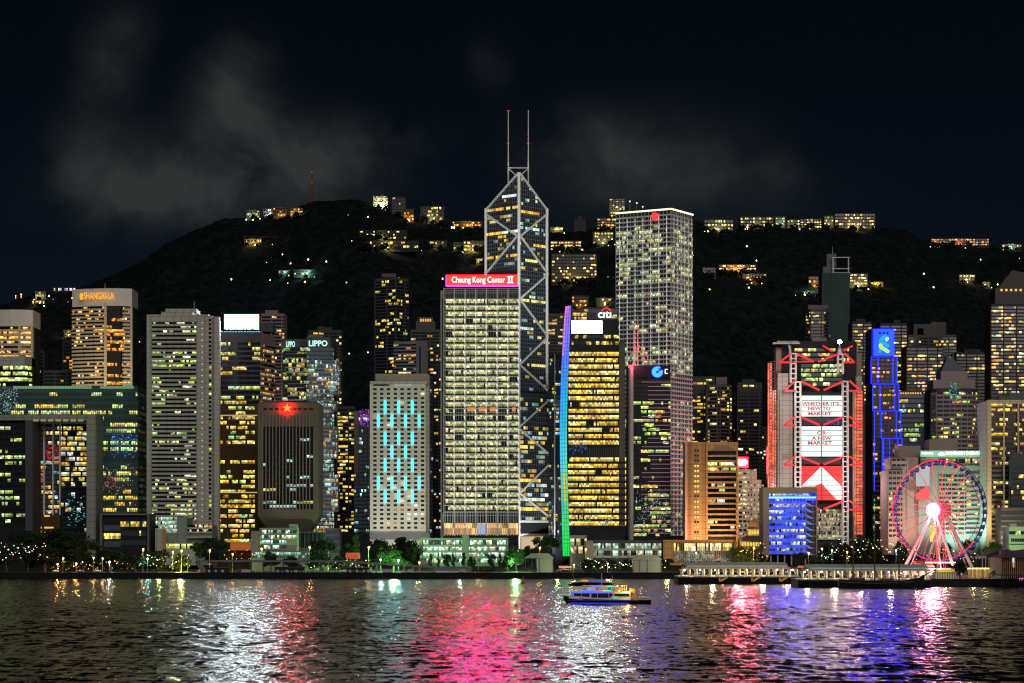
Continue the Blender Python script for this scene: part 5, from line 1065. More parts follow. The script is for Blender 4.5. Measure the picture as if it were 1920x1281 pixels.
facade(r, flat(1760, 1846, Y + 3.8), Z(872, Y), Z(860, Y), 1, 1.9, p=.2, pal=WARM, fr=M['mint'], spf=.3, pier=4, pw=.5, seed=295, name='upper_window_band')
mb = MB(); mb.pbox(1744, 1758, 985, 1016, Y + 1.5, .8); mb.build('gold_entrance', E['gold'], r)
mb = MB(); mb.pbox(1700, 1722, 858, 1010, Y + 5.2, 1); mb.build('blank_panel', M['pinkstone'], r)
s = thing('hotel_sign', 'mint-lit parapet sign with white capital letters and a fan emblem', 'sign', (X(1790, Y), Y + 2, Z(857, Y)))
mb = MB(); mb.pbox(1726, 1850, 845, 856.5, Y + 2.4, 1.4); mb.build('parapet', emit_mat('mint_parapet', (.10, .36, .26), .45, (.3, .5, .42)), s)
text('MANDARIN ORIENTAL', 1773.5, 1843, 846.5, 852.5, Y + 2.2, E['white'], s, bold=.02)
mb = MB(); Ye = Y + 2.1
for i in range(7):
    a = R(10 + i * 26.6); mb.seg((X(1765.5, Ye), Ye, Z(852.4, Ye)), (X(1765.5 + 6 * math.cos(a), Ye), Ye, Z(852.4 - 5.2 * math.sin(a), Ye)), .3, (0, 1, 0), .3); mb.seg((X(1765.5 + 4.2 * math.cos(a), Ye), Ye, Z(852.4 - 3.6 * math.sin(a), Ye)), (X(1765.5 + 6 * math.cos(a), Ye), Ye, Z(852.4 - 5.2 * math.sin(a), Ye)), .9, (0, 1, 0), .3)
mb.pbox(1759.5, 1771.5, 852.6, 853.8, Ye, .3); mb.build('fan_emblem', E['white'], s)
text('ORIENTAL', 1727.5, 1750, 847.5, 852, Y + 2.2, E['white'], s, bold=.02)
s = thing('media_screen', 'white and red advertising screen on the hotel behind the wheel hub', 'screen', (X(1731, Y), Y + 1, Z(940, Y)))
mb = MB(); mb.pbox(1717.5, 1743, 874, 912, Y, .8); mb.build('screen', emit_mat('hotel_screen', (.75, .85, .85), .55), s)
mb = MB(); mb.slab([(X(1717.5, Y), Z(938, Y)), (X(1742, Y), Z(938, Y)), (X(1742, Y), Z(910, Y)), (X(1738, Y), Z(911, Y)), (X(1717.5, Y), Z(926, Y))], Y - .3, Y + .5); mb.build('red_shape', emit_mat('hotel_screen_red', (1, .10, .11), .9), s)
# ---- pale tower at the right edge
Y = 1715
r = thing('office_tower', 'pale stone tower with warm window rows, cut off by the right edge', 'office tower', (X(1900, Y), Y + 20, LAND))
mb = MB(); mb.pbox(1850, 1935, 752, 1040, Y + 1, 36); mb.build('wall', M['pale'], r)
facade(r, flat(1859, 1932, Y + .9), Z(1012, Y), Z(757, Y), 28, 1.6, p=.4, pal=YEL + WARM, run=4, fr=M['brown'], spf=.45, proud=.5, seed=301, inten=(.35, 1.0))
mb = MB()
for q in (1850, 1881, 1908): mb.pbox(q, q + (9 if q == 1850 else 3), 752, 1012, Y - 1.6, 2)
mb.pbox(1850, 1935, 750, 757, Y - 1.5, 2); mb.build('pier', M['cream'], r)
rooftop(r, 1874, 1900, 742, 752, Y + 8, 16, M['grey']); rooftop(r, 1892, 1925, 737, 752, Y + 12, 12, M['grey'])
mb = MB(); mb.pbox(1850.4, 1858.6, 940, 1012, Y - 2.1, .3); mb.build('gold_washed_pier', wall_mat('gold_wash', (.5, .42, .28)), r)
tower('office_block', 'dark reflective block in front of the pale right edge tower', 'office building', [(1877, 1690), (1935, 1690)], 952, 20, M['slate'], y0=958, y1=1040, nf=8, bay=1.6, p=.05, pal=YEL, fr=M['slate'], spf=.3, seed=302, dim=(.02, .02, .018))
tower('office_block', 'tall dark glass block with scattered lit panes cut off by the right edge', 'office building', [(1896, 1705), (1935, 1705)], 850, 14, M['slate'], y0=860, y1=950, nf=9, bay=1.5, p=.25, pal=YEL, fr=M['slate'], spf=.35, seed=303, dim=(.012, .014, .014))
r = tower('post_block', 'small white block with louvred storeys below the right edge towers', 'building', [(1892, 1560), (1935, 1560)], 988, 20, M['white'], y0=996, y1=1004, nf=1, bay=1.2, p=.9, pal=YG, fr=M['white'], spf=.2, seed=304, inten=(.3, .5))
mb = MB()
for i in range(12): mb.pbox(1896 + i * 3.2, 1898.4 + i * 3.2, 1010, 1016, 1559.6, .3)
mb.pbox(1892, 1935, 1020, 1021.4, 1559.5, .3); mb.build('louvre', M['black'], r); rooftop(r, 1894, 1906, 982, 988, 1564, 8, M['white'])
# ---- low blocks along the shore
Y = 1590
r = thing('concert_hall', 'low tan box with a glazed front of gold-lit bays beside the first pier', 'building', (X(1310, Y), Y + 14, LAND))
mb = MB(); mb.pbox(1246, 1378, 1014, 1060, Y + 1.5, 28); mb.build('wall', M['tan'], r); mb = MB(); mb.pbox(1244, 1380, 1012.5, 1017, Y - .6, 30); mb.pbox(1244, 1262, 1017, 1060, Y, 3); mb.pbox(1376, 1380, 1017, 1060, Y, 3); mb.build('outer_frame', M['tan'], r)
facade(r, flat(1263, 1376, Y + 1.2), Z(1033, Y), Z(1019, Y), 1, 1.3, rows=[.75], pal=[(1, .7, .2), (1, .6, .12), (1, .85, .45)], run=4, seed=311, spf=.02, inten=(.5, 1.1), fvar=0)
facade(r, flat(1263, 1376, Y + 1.2), Z(1054, Y), Z(1033, Y), 3, 1.3, rows=[.4, .5, .6], pal=[(.5, .7, .5), (.7, .7, .4), (.4, .6, .6)], run=3, seed=312, spf=.02, inten=(.08, .35), fvar=0, dim=(.02, .03, .025), name='lower_window_band')
mb = MB()
for i in range(29): mb.pbox(1263 + i * 4, 1263.7 + i * 4, 1018, 1056, Y + .5, .5)
mb.build('mullion', M['tan'], r)
sparkle(r, 1290, 1350, 1032, 1052, Y + .9, 120, [(.4, .9, .9), (.9, .9, .8), (.3, .6, .9), (.6, .9, .4)], 313)
r = tower('gallery_block', 'low glazed white-lit block between the green ribbon foot and the tan box', 'building', [(1112, 1600), (1240, 1600)], 1013, 24, M['slate'], y0=1019, y1=1046, nf=2, bay=1.3, rows=[.7, .75], fvar=0, pal=[(.7, .85, .6), (.8, .9, .7), (.5, .8, .65)], run=6, fr=M['pale'], spf=.3, proud=.5, seed=314, inten=(.2, .7), pier=5, pw=.5)
mb = MB(); mb.pbox(1098, 1112, 1014, 1050, 1598, 20); mb.build('end_block', M['pinkstone'], r)
tower('pavilion_block', 'small warm glowing entrance block at the foot of the green light ribbon', 'building', [(1069, 1640), (1100, 1640)], 1004, 20, M['pale'], y0=1010, y1=1040, nf=2, bay=1.5, rows=[.9, .9], fvar=0, pal=[(1, .75, .35), (.9, .8, .5)], run=5, fr=M['pale'], spf=.15, seed=315, inten=(.3, .6))
Y = 1585
r = thing('barracks_block', 'long mint car-park-like block with lit galleries behind a row of young trees', 'building', (X(868, Y), Y + 12, LAND))
mb = MB(); mb.pbox(792, 950, 1012, 1062, Y + 2, 22); mb.build('wall', M['mint'], r)
mb = MB(); mb.pbox(788, 952, 1009, 1012.5, Y - 1, 26); mb.pbox(866, 879, 1003, 1062, Y - 1.5, 20); mb.pbox(787, 792, 1009, 1062, Y, 20); mb.pbox(948, 953, 1009, 1062, Y, 20)
for q in (1022, 1033, 1044): mb.pbox(792, 950, q, q + 3.6, Y - .4, 2.4)
mb.build('floor_slab', M['mint'], r)
facade(r, flat(793, 949, Y + 1.8), Z(1058, Y), Z(1013, Y), 4, 1.3, rows=[.6, .9, .95, .7], fvar=0, pal=[(.6, 1, .75), (.8, 1, .8), (.5, .9, .65), (.9, .9, .5)], run=3, seed=316, spf=.3, inten=(.35, 1.1), dim=(.03, .06, .05), pier=6, pw=.5, fr=M['mint'])
# ================================================================ OBSERVATION WHEEL
Cw = Vector((X(1761, 1450), 1450, Z(957, 1450))); kk = 1450 / FPX; Rw = 94 * kk
e1 = Vector((.79, -.613, 0)); ez = Vector((0, 0, 1)); nw = Vector((-.613, -.79, 0))
def W(a, rad, off): return Cw + e1 * (rad * math.cos(a)) + ez * (rad * math.sin(a)) + nw * off
wh = thing('observation_wheel', 'tall pink-spoked observation wheel with a white glowing hub and blue cabins', 'ferris wheel', (Cw.x, Cw.y, LAND))
def ring(rad, off, a0, a1, t, mat, nm, n=84, parent=wh):
    mb = MB(); st = max(2, int(n * abs(a1 - a0) / (2 * math.pi)))
    for i in range(st): mb.tube(W(a0 + (a1 - a0) * i / st, rad, off), W(a0 + (a1 - a0) * (i + 1) / st, rad, off), t, t, 6)
    return mb.build(nm, mat, parent)
ring(Rw, 2.4, R(55), R(322), .24, E['rim'], 'rim_light'); ring(Rw, 2.4, R(-38), R(55), .32, M['dark'], 'rim')
ring(Rw, -2.4, 0, 2 * math.pi, .28, M['dark'], 'rim'); ring(Rw - 3.4, 2.0, R(-40), R(60), .2, M['dark'], 'rim'); ring(Rw * .42, -2.0, R(-150), R(20), .12, E['spoke'], 'inner_ring')
mb = MB()
for i in range(84):
    a = i * math.pi / 42; mb.tube(W(a, Rw, 2.4), W(a, Rw, -2.4), .14, .14, 5); mb.tube(W(a, Rw, 2.4), W(a + math.pi / 42, Rw - 3.2, -2.2), .1, .1, 5)
mb.build('rim_lattice', M['steel'], wh)
for i in range(42):
    a = i * math.pi / 21 + .05; mb = MB(); off = 3.4 if i % 2 else -5.5; mb.tube(W(a, 2.4, off), W(a, Rw - .2, 2.2 if i % 2 else -2.2), .26, .14, 5); mb.build('spoke', E['spoke'] if i % 2 else emit_mat('spoke_dim', (1, .12, .14), .7) if i == 0 else bpy.data.materials['spoke_dim'], wh)
mb = MB(); mb.tube(W(0, 0, -10), W(0, 0, 9), 1.5, 1.5, 14); mb.build('axle', M['frame'], wh)
mb = MB(); mb.tube(W(0, 0, 9.0), W(0, 0, 9.5), 4.3, 4.3, 28); mb.build('hub_screen', E['hub'], wh)
mb = MB(); mb.tube(W(0, 0, 7.2), W(0, 0, 9.0), 5.1, 5.1, 28); mb.build('hub_rim', emit_mat('hub_pink', (1, .04, .2), 6.0), wh)
mb = MB(); mb.tube(W(0, 0, -8.5), W(0, 0, -7.5), 4.6, 4.6, 24); mb.build('rear_hub', emit_mat('rear_hub_red', (.8, .06, .12), .5), wh)
for sgn, spread, w0 in ((1, 20, 15), (-1, 19, 14)):
    for q in (-1, 1):
        foot = Vector((Cw.x, Cw.y, LAND)) + e1 * (q * spread) + nw * (sgn * w0); mb = MB(); mb.tube(foot, W(0, 0, sgn * 7.5), 1.2, .75, 10); mb.build('leg', wall_mat('leg_paint', (.78, .74, .74)) if sgn > 0 and q < 0 else bpy.data.materials['leg_paint'], wh)
        f2 = Vector((Cw.x, Cw.y, LAND)) + e1 * (q * spread * .62) + nw * (sgn * (w0 + 6)); mb = MB(); mb.tube(f2, W(0, 0, sgn * 8.2), .55, .45, 8); mb.build('strut', bpy.data.materials['leg_paint'], wh)
for q in (-2.6, 2.6):
    mb = MB(); a = Vector((Cw.x, Cw.y, LAND)) + e1 * q - nw * 3; b = W(0, 0, -3) + e1 * q * .4
    for s in (-.8, .8): mb.tube(a + e1 * s, b + e1 * s * .6, .16, .16, 5)
    for i in range(14): mb.tube(a.lerp(b, i / 14) + e1 * (.8 if i % 2 else -.8), a.lerp(b, (i + 1) / 14) + e1 * (-.8 if i % 2 else .8), .1, .1, 4)
    mb.build('lattice_column', E['spoke'], wh)
CABG = emit_mat('cabin_blue', (.02, .08, .75), .34, (.03, .08, .35))
gm = MB(); gm.prism([(-1.1, -1.1), (1.1, -1.1), (1.1, 1.1), (-1.1, 1.1)], -2.2, -1.2); gm.prism([(-1.25, -1.2), (1.25, -1.2), (1.25, 1.2), (-1.25, 1.2)], -1.19, .2); gm.prism([(-1.0, -1.0), (1.0, -1.0), (1.0, 1.0), (-1.0, 1.0)], .2, .5)
gm2 = MB(); gm2.prism([(-1.3, -1.25), (1.3, -1.25), (1.3, 1.25), (-1.3, 1.25)], -1.0, -.1)
proto = None
for i in range(42):
    a = i * math.pi / 21; p = W(a, Rw - .6, 0) + Vector((0, 0, -.6))
    if proto is None:
        me = bpy.data.meshes.new('cabin'); me.from_pydata(gm.v, [], gm.f); me.materials.append(M['bluecab']); proto = bpy.data.objects.new('cabin', me); C.objects.link(proto)
        me2 = bpy.data.meshes.new('cabin_window'); me2.from_pydata(gm2.v, [], gm2.f); me2.materials.append(CABG); o2 = bpy.data.objects.new('cabin_window', me2); C.objects.link(o2); o2.parent = proto
        proto.parent = wh; o = proto
    else:
        o = proto.copy(); C.objects.link(o); o.parent = wh; c2 = o2.copy(); C.objects.link(c2); c2.parent = o
    o.location = p - wh.location
lamp_light('wheel_hub_light', W(0, 0, 14), (1, .14, .22), 60000, 3)
for q in (-16, 14): lamp_light('wheel_leg_floodlight', Vector((Cw.x, Cw.y, LAND + 3)) + e1 * q + nw * 30, (1, .36, .36), 22000, 1)
r = thing('boarding_hall', 'low pink-lit boarding deck and ticket booths under the wheel', 'building', (X(1735, 1420), 1420, LAND))
mb = MB(); mb.pbox(1700, 1805, 1066, 1078, 1425, 18); mb.build('deck', M['white'], r); mb = MB(); mb.pbox(1718, 1748, 1052, 1066, 1428, 10); mb.build('booth', wall_mat('booth_red', (.5, .08, .05)), r)
mb = MB(); mb.slab([(X(1688, 1418), Z(1066, 1418)), (X(1722, 1418), Z(1061, 1418)), (X(1752, 1418), Z(1064, 1418)), (X(1752, 1418), Z(1061, 1418)), (X(1722, 1418), Z(1057, 1418))], 1418, 1432); mb.build('awning', wall_mat('awning_pink', (.65, .5, .5)), r)
mb = MB()
for i in range(22): mb.lathe(X(1736 + i * 2.6, 1424), 1424, [(.1, Z(1056.5, 1424)), (.5, Z(1055, 1424)), (.1, Z(1053.5, 1424))], 6)
mb.build('lamp_row', emit_mat('booth_lamps', (1, .9, .4), 2.5), r)
# ================================================================ FERRY PIERS
def pier(label, px0, px1, Y, d, nb, roof_l, roof_r, ydeck, yroof, ribs):
    r = thing('ferry_pier', label, 'pier', (X((px0 + px1) / 2, Y), Y + d / 2, 0))
    mb = MB(); mb.pbox(px0, px1, ydeck, ydeck + 2.2, Y, d); mb.build('deck', M['pale'], r)
    mb = MB(); mb.box(X(px0 + .5, Y), X(px1 - .5, Y), Y + 1.6, Y + d, -1, Z(ydeck + 2.2, Y))
    n = int((px1 - px0) / 2.3)
    for i in range(n): x = X(px0 + 1 + i * 2.3, Y); mb.box(x, x + .42, Y + .4, Y + 1.6, -1, Z(ydeck + 2.1, Y))
    mb.build('fender_piles', M['seawall'], r)
    k = Y / FPX; mb = MB()
    # long vaulted roof: low arch section running along the pier
    x0, x1 = X(roof_l, Y), X(roof_r, Y); zr = Z(yroof, Y); sec = [(Y + 2, zr - 1.3), (Y + 2, zr - .5), (Y + d * .3, zr + .9), (Y + d * .6, zr + 1.1), (Y + d - 2, zr - .4), (Y + d - 2, zr - 1.3)]
    m = len(sec); n0 = len(mb.v)
    for x in (x0, x1): mb.v += [(x, a, b) for a, b in sec]
    for i in range(m): j = (i + 1) % m; mb.f.append((n0 + i, n0 + m + i, n0 + m + j, n0 + j)); mb.c.append(None)
    mb.f.append(tuple(n0 + i for i in range(m))[::-1]); mb.f.append(tuple(n0 + m + i for i in range(m))); mb.c += [None, None]
    mb.build('roof', M['paleroof'], r)
    mb = MB(); mb.pbox(roof_l - 4, roof_r + 3, yroof + 5.2, yroof + 8.5, Y + 2.6, d - 6); mb.build('ceiling_beam', M['cream'], r)
    for i in range(nb + 1):
        px = px0 + 6 + (px1 - px0 - 14) * i / nb; mb = MB()
        for q, yy in ((0, Y + 3.2), (3.4, Y + d * .55)): mb.pbox(px + q - 1.25, px + q + 1.25, yroof + 8.4, ydeck, yy, .9)
        mb.slab([(X(px - 2.8, Y), Z(yroof + 8.5, Y)), (X(px - 1.2, Y), Z(yroof + 13, Y)), (X(px + 1.2, Y), Z(yroof + 13, Y)), (X(px + 2.8, Y), Z(yroof + 8.5, Y))], Y + 3.0, Y + 3.9); mb.build('column', M['cream'], r)
    for i in range(max(2, nb // 2)):
        px = px0 + 14 + (px1 - px0 - 26) * i / max(1, nb // 2 - 1); mb = MB(); mb.lathe(X(px, Y), Y + 5, [(.15, Z(yroof + 12, Y)), (.55, Z(yroof + 10.8, Y)), (.2, Z(yroof + 9, Y))], 8); mb.build('lamp', E['lampw'], r)
    mb = MB(); nl = int((roof_r - roof_l) / 4)
    for i in range(nl): mb.pbox(roof_l + i * 4, roof_l + i * 4 + 1.6, yroof + 3.6, yroof + 4.6, Y + 1.7, .3)
    mb.build('eaves_light', emit_mat('eaves_lamp', (.8, .95, .7), .55) if 'eaves_lamp' not in bpy.data.materials else bpy.data.materials['eaves_lamp'], r)
    mb = MB(); mb.pbox(px0, px1, ydeck - 3.4, ydeck - 2.9, Y + .5, .12); mb.pbox(px0, px1, ydeck - 1.8, ydeck - 1.4, Y + .5, .12)
    for i in range(int((px1 - px0) / 4)): mb.pbox(px0 + i * 4, px0 + i * 4 + .4, ydeck - 3.4, ydeck, Y + .5, .15)
    mb.build('railing', M['pale'], r)
    mb = MB(); rg = random.Random(int(px0))
    for i in range(int((px1 - px0) / 5)):
        c = rg.choice([(1, .6, .2), (.6, .9, .8), (1, .9, .6), (.3, .5, .9)]); q = rg.uniform(.05, .5); x = rg.uniform(px0 + 8, px1 - 8); y = rg.uniform(yroof + 12, ydeck - 4); mb.pbox(x, x + rg.uniform(1, 4), y, y + rg.uniform(1, 3), Y + d * .7, .3, tuple(v * q for v in c))
    mb.build('lit_interior', LED, r)
    for px in ribs:
        mb = MB(); mb.seg((X(px, Y), Y - 2, Z(ydeck + 9, Y)), (X(px + 13, Y), Y - 1, Z(ydeck + 2, Y)), 2.2, (0, 0, 1), .8); mb.pbox(px - 2, px + 1, ydeck + 4, ydeck + 10, Y - 2.5, 2); lamp_light('landing_lamp', (X(px, Y) + 1, Y - 4.5, Z(ydeck + 2, Y)), (1, .55, .12), 260, .3); mb.build('landing_stair', wall_mat('stair_amber', (.42, .28, .10)) if 'stair_amber' not in bpy.data.materials else bpy.data.materials['stair_amber'], r)
    for i in range(max(2, nb // 3)): lamp_light('pier_lamp_glow', (X(px0 + 20 + (px1 - px0 - 40) * i / max(1, nb // 3 - 1), Y), Y + 7, Z(yroof + 12, Y)), (1, .93, .65), 5000, 1)
    return r
pier('first ferry pier, long pale vaulted roof over lit columns, right of the middle', 1271, 1500, 1346, 34, 16, 1288, 1478, 1080.5, 1058.5, (1350, 1411, 1463))
pier('second ferry pier behind the dark sailing ship, lit pale columns under a long roof', 1497, 1745, 1256, 34, 16, 1520, 1742, 1086, 1062.5, ())
r = thing('pier_sign', 'small red sign on the gable between the two ferry piers', 'sign', (X(1503, 1345), 1345, Z(1066, 1345)))
mb = MB(); mb.pbox(1496, 1511, 1061, 1064.5, 1344.6, .4); mb.build('panel', emit_mat('pier_sign_red', (1, .06, .04), 1.0), r); mb = MB(); mb.pbox(1502, 1503, 1064.5, 1081, 1344.8, .3); mb.build('post', M['steel'], r)
# pier building and sheds at the right edge
r = thing('pier_building', 'dark slatted pier building on piles cut off by the right edge', 'building', (X(1905, 1270), 1285, 0))
mb = MB(); mb.pbox(1877, 1950, 1046, 1077, 1268, 30); mb.build('wall', M['black'], r); mb = MB(); mb.pbox(1877, 1950, 1077, 1080, 1266, 34); mb.build('deck', M['plum'], r)
mb = MB()
for i in range(14): mb.pbox(1878 + i * 3.6, 1879.2 + i * 3.6, 1046, 1077, 1267, 1)
mb.build('slat', M['tan'], r)
for i in range(13): mb = MB(); mb.pbox(1878 + i * 4, 1879.6 + i * 4, 1080, 1110, 1267 + (i % 3) * 6, 1); mb.build('pile', M['seawall'], r)
mb = MB(); mb.slab([(X(1874, 1266), Z(1046, 1266)), (X(1950, 1266), Z(1046, 1266)), (X(1950, 1266), Z(1030, 1266)), (X(1912, 1266), Z(1034, 1266))], 1264, 1296); mb.build('roof', M['plum'], r)
mb = MB(); mb.pbox(1898.5, 1902, 1040, 1055, 1265.6, .4); mb.build('lit_column', E['lampw'] if False else emit_mat('column_violet', (.85, .8, 1), .8), r); mb = MB(); mb.pbox(1899, 1902, 1055, 1064, 1265.6, .4); mb.build('lit_column_base', emit_mat('column_orange', (1, .4, .1), .7), r)
mb = MB(); mb.pbox(1911, 1920, 1084, 1085.2, 1265, .3); mb.pbox(1911, 1912, 1084, 1088, 1265, .3); mb.pbox(1915, 1918, 1087, 1088, 1265, .3); mb.build('pink_light', emit_mat('pier_pink', (1, .2, .6), .9), r)
r = thing('event_tent', 'black peaked marquee with two pale masts left of the right edge pier', 'tent', (X(1862, 1330), 1340, LAND))
mb = MB()
for a, b, pk in ((1838, 1875, 1876), (1872, 1930, 1890)): mb.slab([(X(a, 1335), Z(1046, 1335)), (X(b, 1335), Z(1043, 1335)), (X(b, 1335), Z(1040, 1335)), (X(pk, 1335), Z(1031, 1335))], 1335, 1358)
mb.build('roof', M['dark'], r); mb = MB(); mb.pbox(1834, 1850, 1043, 1047, 1333, 8); mb.build('white_canopy', M['fabric'], r)
mb = MB(); mb.tube((X(1875, 1334), 1334, Z(1048, 1334)), (X(1875, 1334), 1334, Z(1033, 1334)), .5, .15, 8)
for px in (1842, 1848, 1854): mb.tube((X(px, 1336), 1336, LAND), (X(px, 1336), 1336, Z(1046, 1336)), .3, .3, 8)
mb.build('mast', M['cream'], r)
r = thing('outdoor_stair', 'open flight of stairs with glass balustrade rising to the right edge pier', 'stairs', (X(1865, 1290), 1294, LAND))
mb = MB(); mb.seg((X(1855, 1290), 1290, Z(1083, 1290)), (X(1880, 1290), 1290, Z(1066, 1290)), 4, (0, 0, 1), 1.0); mb.build('flight', M['cream'], r)
mb = MB(); mb.seg((X(1855, 1288), 1287.8, Z(1078, 1288)), (X(1880, 1288), 1287.8, Z(1060, 1288)), .2, (0, 0, 1), 1.4); mb.build('balustrade', wall_mat('balustrade_lit', (.3, .36, .34)), r)
r = thing('food_kiosk', 'bright yellow-roofed kiosk on the quay right of the ship bow', 'kiosk', (X(1773, 1300), 1304, LAND))
mb = MB(); mb.pbox(1756, 1790, 1068, 1073, 1300, 8); mb.build('awning', wall_mat('kiosk_yellow', (.75, .58, .06)), r); mb = MB(); mb.pbox(1752, 1793, 1073, 1086, 1302, 7); mb.build('wall', wall_mat('kiosk_lit_wall', (.5, .45, .35)), r)
mb = MB()
for i in range(9): mb.pbox(1753 + i * 4.6, 1754.2 + i * 4.6, 1072, 1086, 1301.5, .3)
mb.build('post', M['brown'], r)
r = thing('food_stall', 'warm lit open stall with a string of bulbs behind the people on the quay', 'stall', (X(1833, 1315), 1320, LAND))
mb = MB(); mb.pbox(1815, 1856, 1064, 1066, 1315, 8)
for i in range(6): mb.pbox(1816 + i * 7.6, 1817 + i * 7.6, 1066, 1085, 1315, .5)
mb.build('frame', M['cream'], r); mb = MB()
for i in range(16): mb.lathe(X(1815 + i * 2.6, 1314), 1314, [(.1, Z(1067.6, 1314)), (.36, Z(1066.6, 1314)), (.1, Z(1065.4, 1314))], 6)
mb.build('bulb_string', emit_mat('bulbs', (1, .85, .4), 2.2), r); mb = MB(); mb.pbox(1817, 1855, 1068, 1084, 1321, .5); mb.build('back_wall', wall_mat('stall_wall', (.5, .38, .22)), r)
# ================================================================ BOATS
def loft(mb, secs):
    """secs: rings of equal length, joined one after the other into a closed hull"""
    n = len(secs[0]); k = len(mb.v)
    for s in secs: mb.v += s
    for a in range(len(secs) - 1):
        for i in range(n):
            j = (i + 1) % n; mb.f.append((k + a * n + i, k + a * n + j, k + (a + 1) * n + j, k + (a + 1) * n + i)); mb.c.append(None)
    mb.f.append(tuple(k + i for i in reversed(range(n)))); mb.f.append(tuple(k + (len(secs) - 1) * n + i for i in range(n))); mb.c += [None, None]
def hull(Y, beam, rows_):                                          # rows_: (px, py deck, half-beam share, py keel)
    secs = []
    for px, py, hb, pk in rows_:
        x, zd, zk, b = X(px, Y), Z(py, Y), Z(pk, Y), beam * hb
        secs.append([(x, Y + beam - b, zd), (x, Y + beam - b * .82, (zd + zk) / 2), (x, Y + beam - b * .3, zk - .4), (x, Y + beam + b * .3, zk - .4), (x, Y + beam + b * .82, (zd + zk) / 2), (x, Y + beam + b, zd)])
    mb = MB(); loft(mb, secs); return mb
Y = 957
r = thing('harbour_ferry', 'white two-deck harbour ferry with rainbow light strips and an orange-lit stern', 'ferry', (X(1139, Y), Y + 4, 0))
hull(Y, 4.2, [(1057, 1116.5, .03, 1124), (1064, 1118.5, .42, 1131), (1078, 1121, .85, 1132), (1100, 1123.5, 1, 1132.5), (1190, 1125.5, 1, 1132.5), (1221, 1125, .96, 1132.5)]).build('hull', M['hull'], r)
mb = MB(); mb.slab([(X(a, Y), Z(b, Y)) for a, b in ((1066, 1122), (1100, 1125.5), (1182, 1125.6), (1182, 1111), (1072, 1110.5))], Y + .5, Y + 7.6); mb.build('lower_cabin', M['boatwhite'], r)
mb = MB(); mb.slab([(X(a, Y), Z(b, Y)) for a, b in ((1092, 1110.3), (1148, 1110.3), (1148, 1099.5), (1093, 1099))], Y + 1.2, Y + 6.8); mb.build('upper_cabin', M['boatwhite'], r)
mb = MB(); mb.slab([(X(a, Y), Z(b, Y)) for a, b in ((1076, 1112.4), (1105.5, 1112.4), (1105.5, 1119.5), (1076, 1117.2))][::-1], Y + .3, Y + .55); mb.build('lower_window', M['black'], r)
mb = MB(); mb.slab([(X(a, Y), Z(b, Y)) for a, b in ((1109, 1112.6), (1146, 1112.6), (1150, 1116), (1143, 1121), (1109, 1120.6))][::-1], Y + .3, Y + .55); mb.build('lower_window', M['black'], r)
for i in range(7):
    mb = MB(); mb.pbox(1094.5 + i * 7.5, 1100.6 + i * 7.5, 1101.5, 1106.8, Y + .95, .3, [(.10, .11, .09), (.3, .3, .2), (.25, .25, .18), (.05, .12, .08), (.08, .2, .1), (.2, .2, .14), (.05, .06, .06)][i]); mb.build('upper_window', LED, r)
mb = MB(); mb.pbox(1093, 1150, 1098, 1099.3, Y + .6, 7); mb.pbox(1071, 1183, 1109.6, 1111, Y + .2, 7.8); mb.build('deck_edge', M['boatwhite'], r)
def strip(name, segs_, yy):
    mb = MB()
    for a, b, c in segs_: mb.pbox(a, b, yy, yy + .95, Y - .1, .3, c)
    mb.build(name, LED, r)
strip('rainbow_light_strip', [(1110, 1120, (.25, .2, 2)), (1120, 1128, (.6, .1, 2)), (1128, 1133, (.9, .1, .8)), (1133, 1139, (2, .03, .03)), (1139, 1146, (.1, 1.2, .4)), (1146, 1157, (.1, .9, 1.2))], 1099.7)
strip('rainbow_light_strip', [(1090, 1118, (.05, .2, 2)), (1121, 1130, (2, .04, .03)), (1130, 1133, (1.5, .9, .05)), (1133, 1146, (.05, 1.3, .5))], 1107.4)
strip('rainbow_light_strip', [(1071, 1146, (.06, .12, 1.6)), (1149, 1153, (1.6, .02, .05)), (1153, 1158, (1.3, .7, .05)), (1158, 1168, (.1, 1.2, .3)), (1168, 1178, (.05, .6, 1.2))], 1111.6)
mb = MB(); mb.pbox(1068, 1180, 1130.5, 1131.6, Y - .3, .3); mb.build('waterline_light', emit_mat('ferry_waterline', (.02, .04, 1), 1.3), r)
AMB = wall_mat('ferry_amber', (.6, .42, .2)); mb = MB(); mb.pbox(1148, 1176, 1097.6, 1098.6, Y + .8, 6.4)
for i in range(8): mb.pbox(1148.5 + i * 3.7, 1149.1 + i * 3.7, 1098.6, 1110, Y + .9, .2)
mb.pbox(1148, 1176, 1104.4, 1104.9, Y + .8, .15); mb.build('upper_deck_awning', AMB, r)
mb = MB(); mb.pbox(1150, 1166, 1101, 1110, Y + 3, 3.4); mb.build('lit_bulkhead', wall_mat('ferry_bulkhead', (.62, .5, .25)), r)
mb = MB(); mb.slab([(X(a, Y), Z(b, Y)) for a, b in ((1180, 1110.6), (1190, 1124.8), (1198, 1124.8), (1190.5, 1112), (1190.5, 1104.4), (1181, 1103.6))], Y + 1.5, Y + 3.4); mb.build('stern_stair', wall_mat('ferry_stair_amber', (.6, .38, .1)), r)
mb = MB()
for i in range(7): mb.seg((X(1182.2 + i * 1.5, Y), Y + 1.4, Z(1112.5 + i * 1.8, Y)), (X(1189 + i * 1.2, Y), Y + 1.4, Z(1112.5 + i * 1.8, Y)), .1, (0, 0, 1), .12)
mb.build('stair_tread', M['wood'], r)
mb = MB(); mb.pbox(1152, 1180, 1113.4, 1118, Y + .3, .2); mb.build('stern_window', M['black'], r)
mb = MB()
for q in (1090, 1120, 1141): mb.pbox(q, q + .8, 1112.2, 1121, Y + .15, .2)
mb.build('window_post', M['boatwhite'], r)
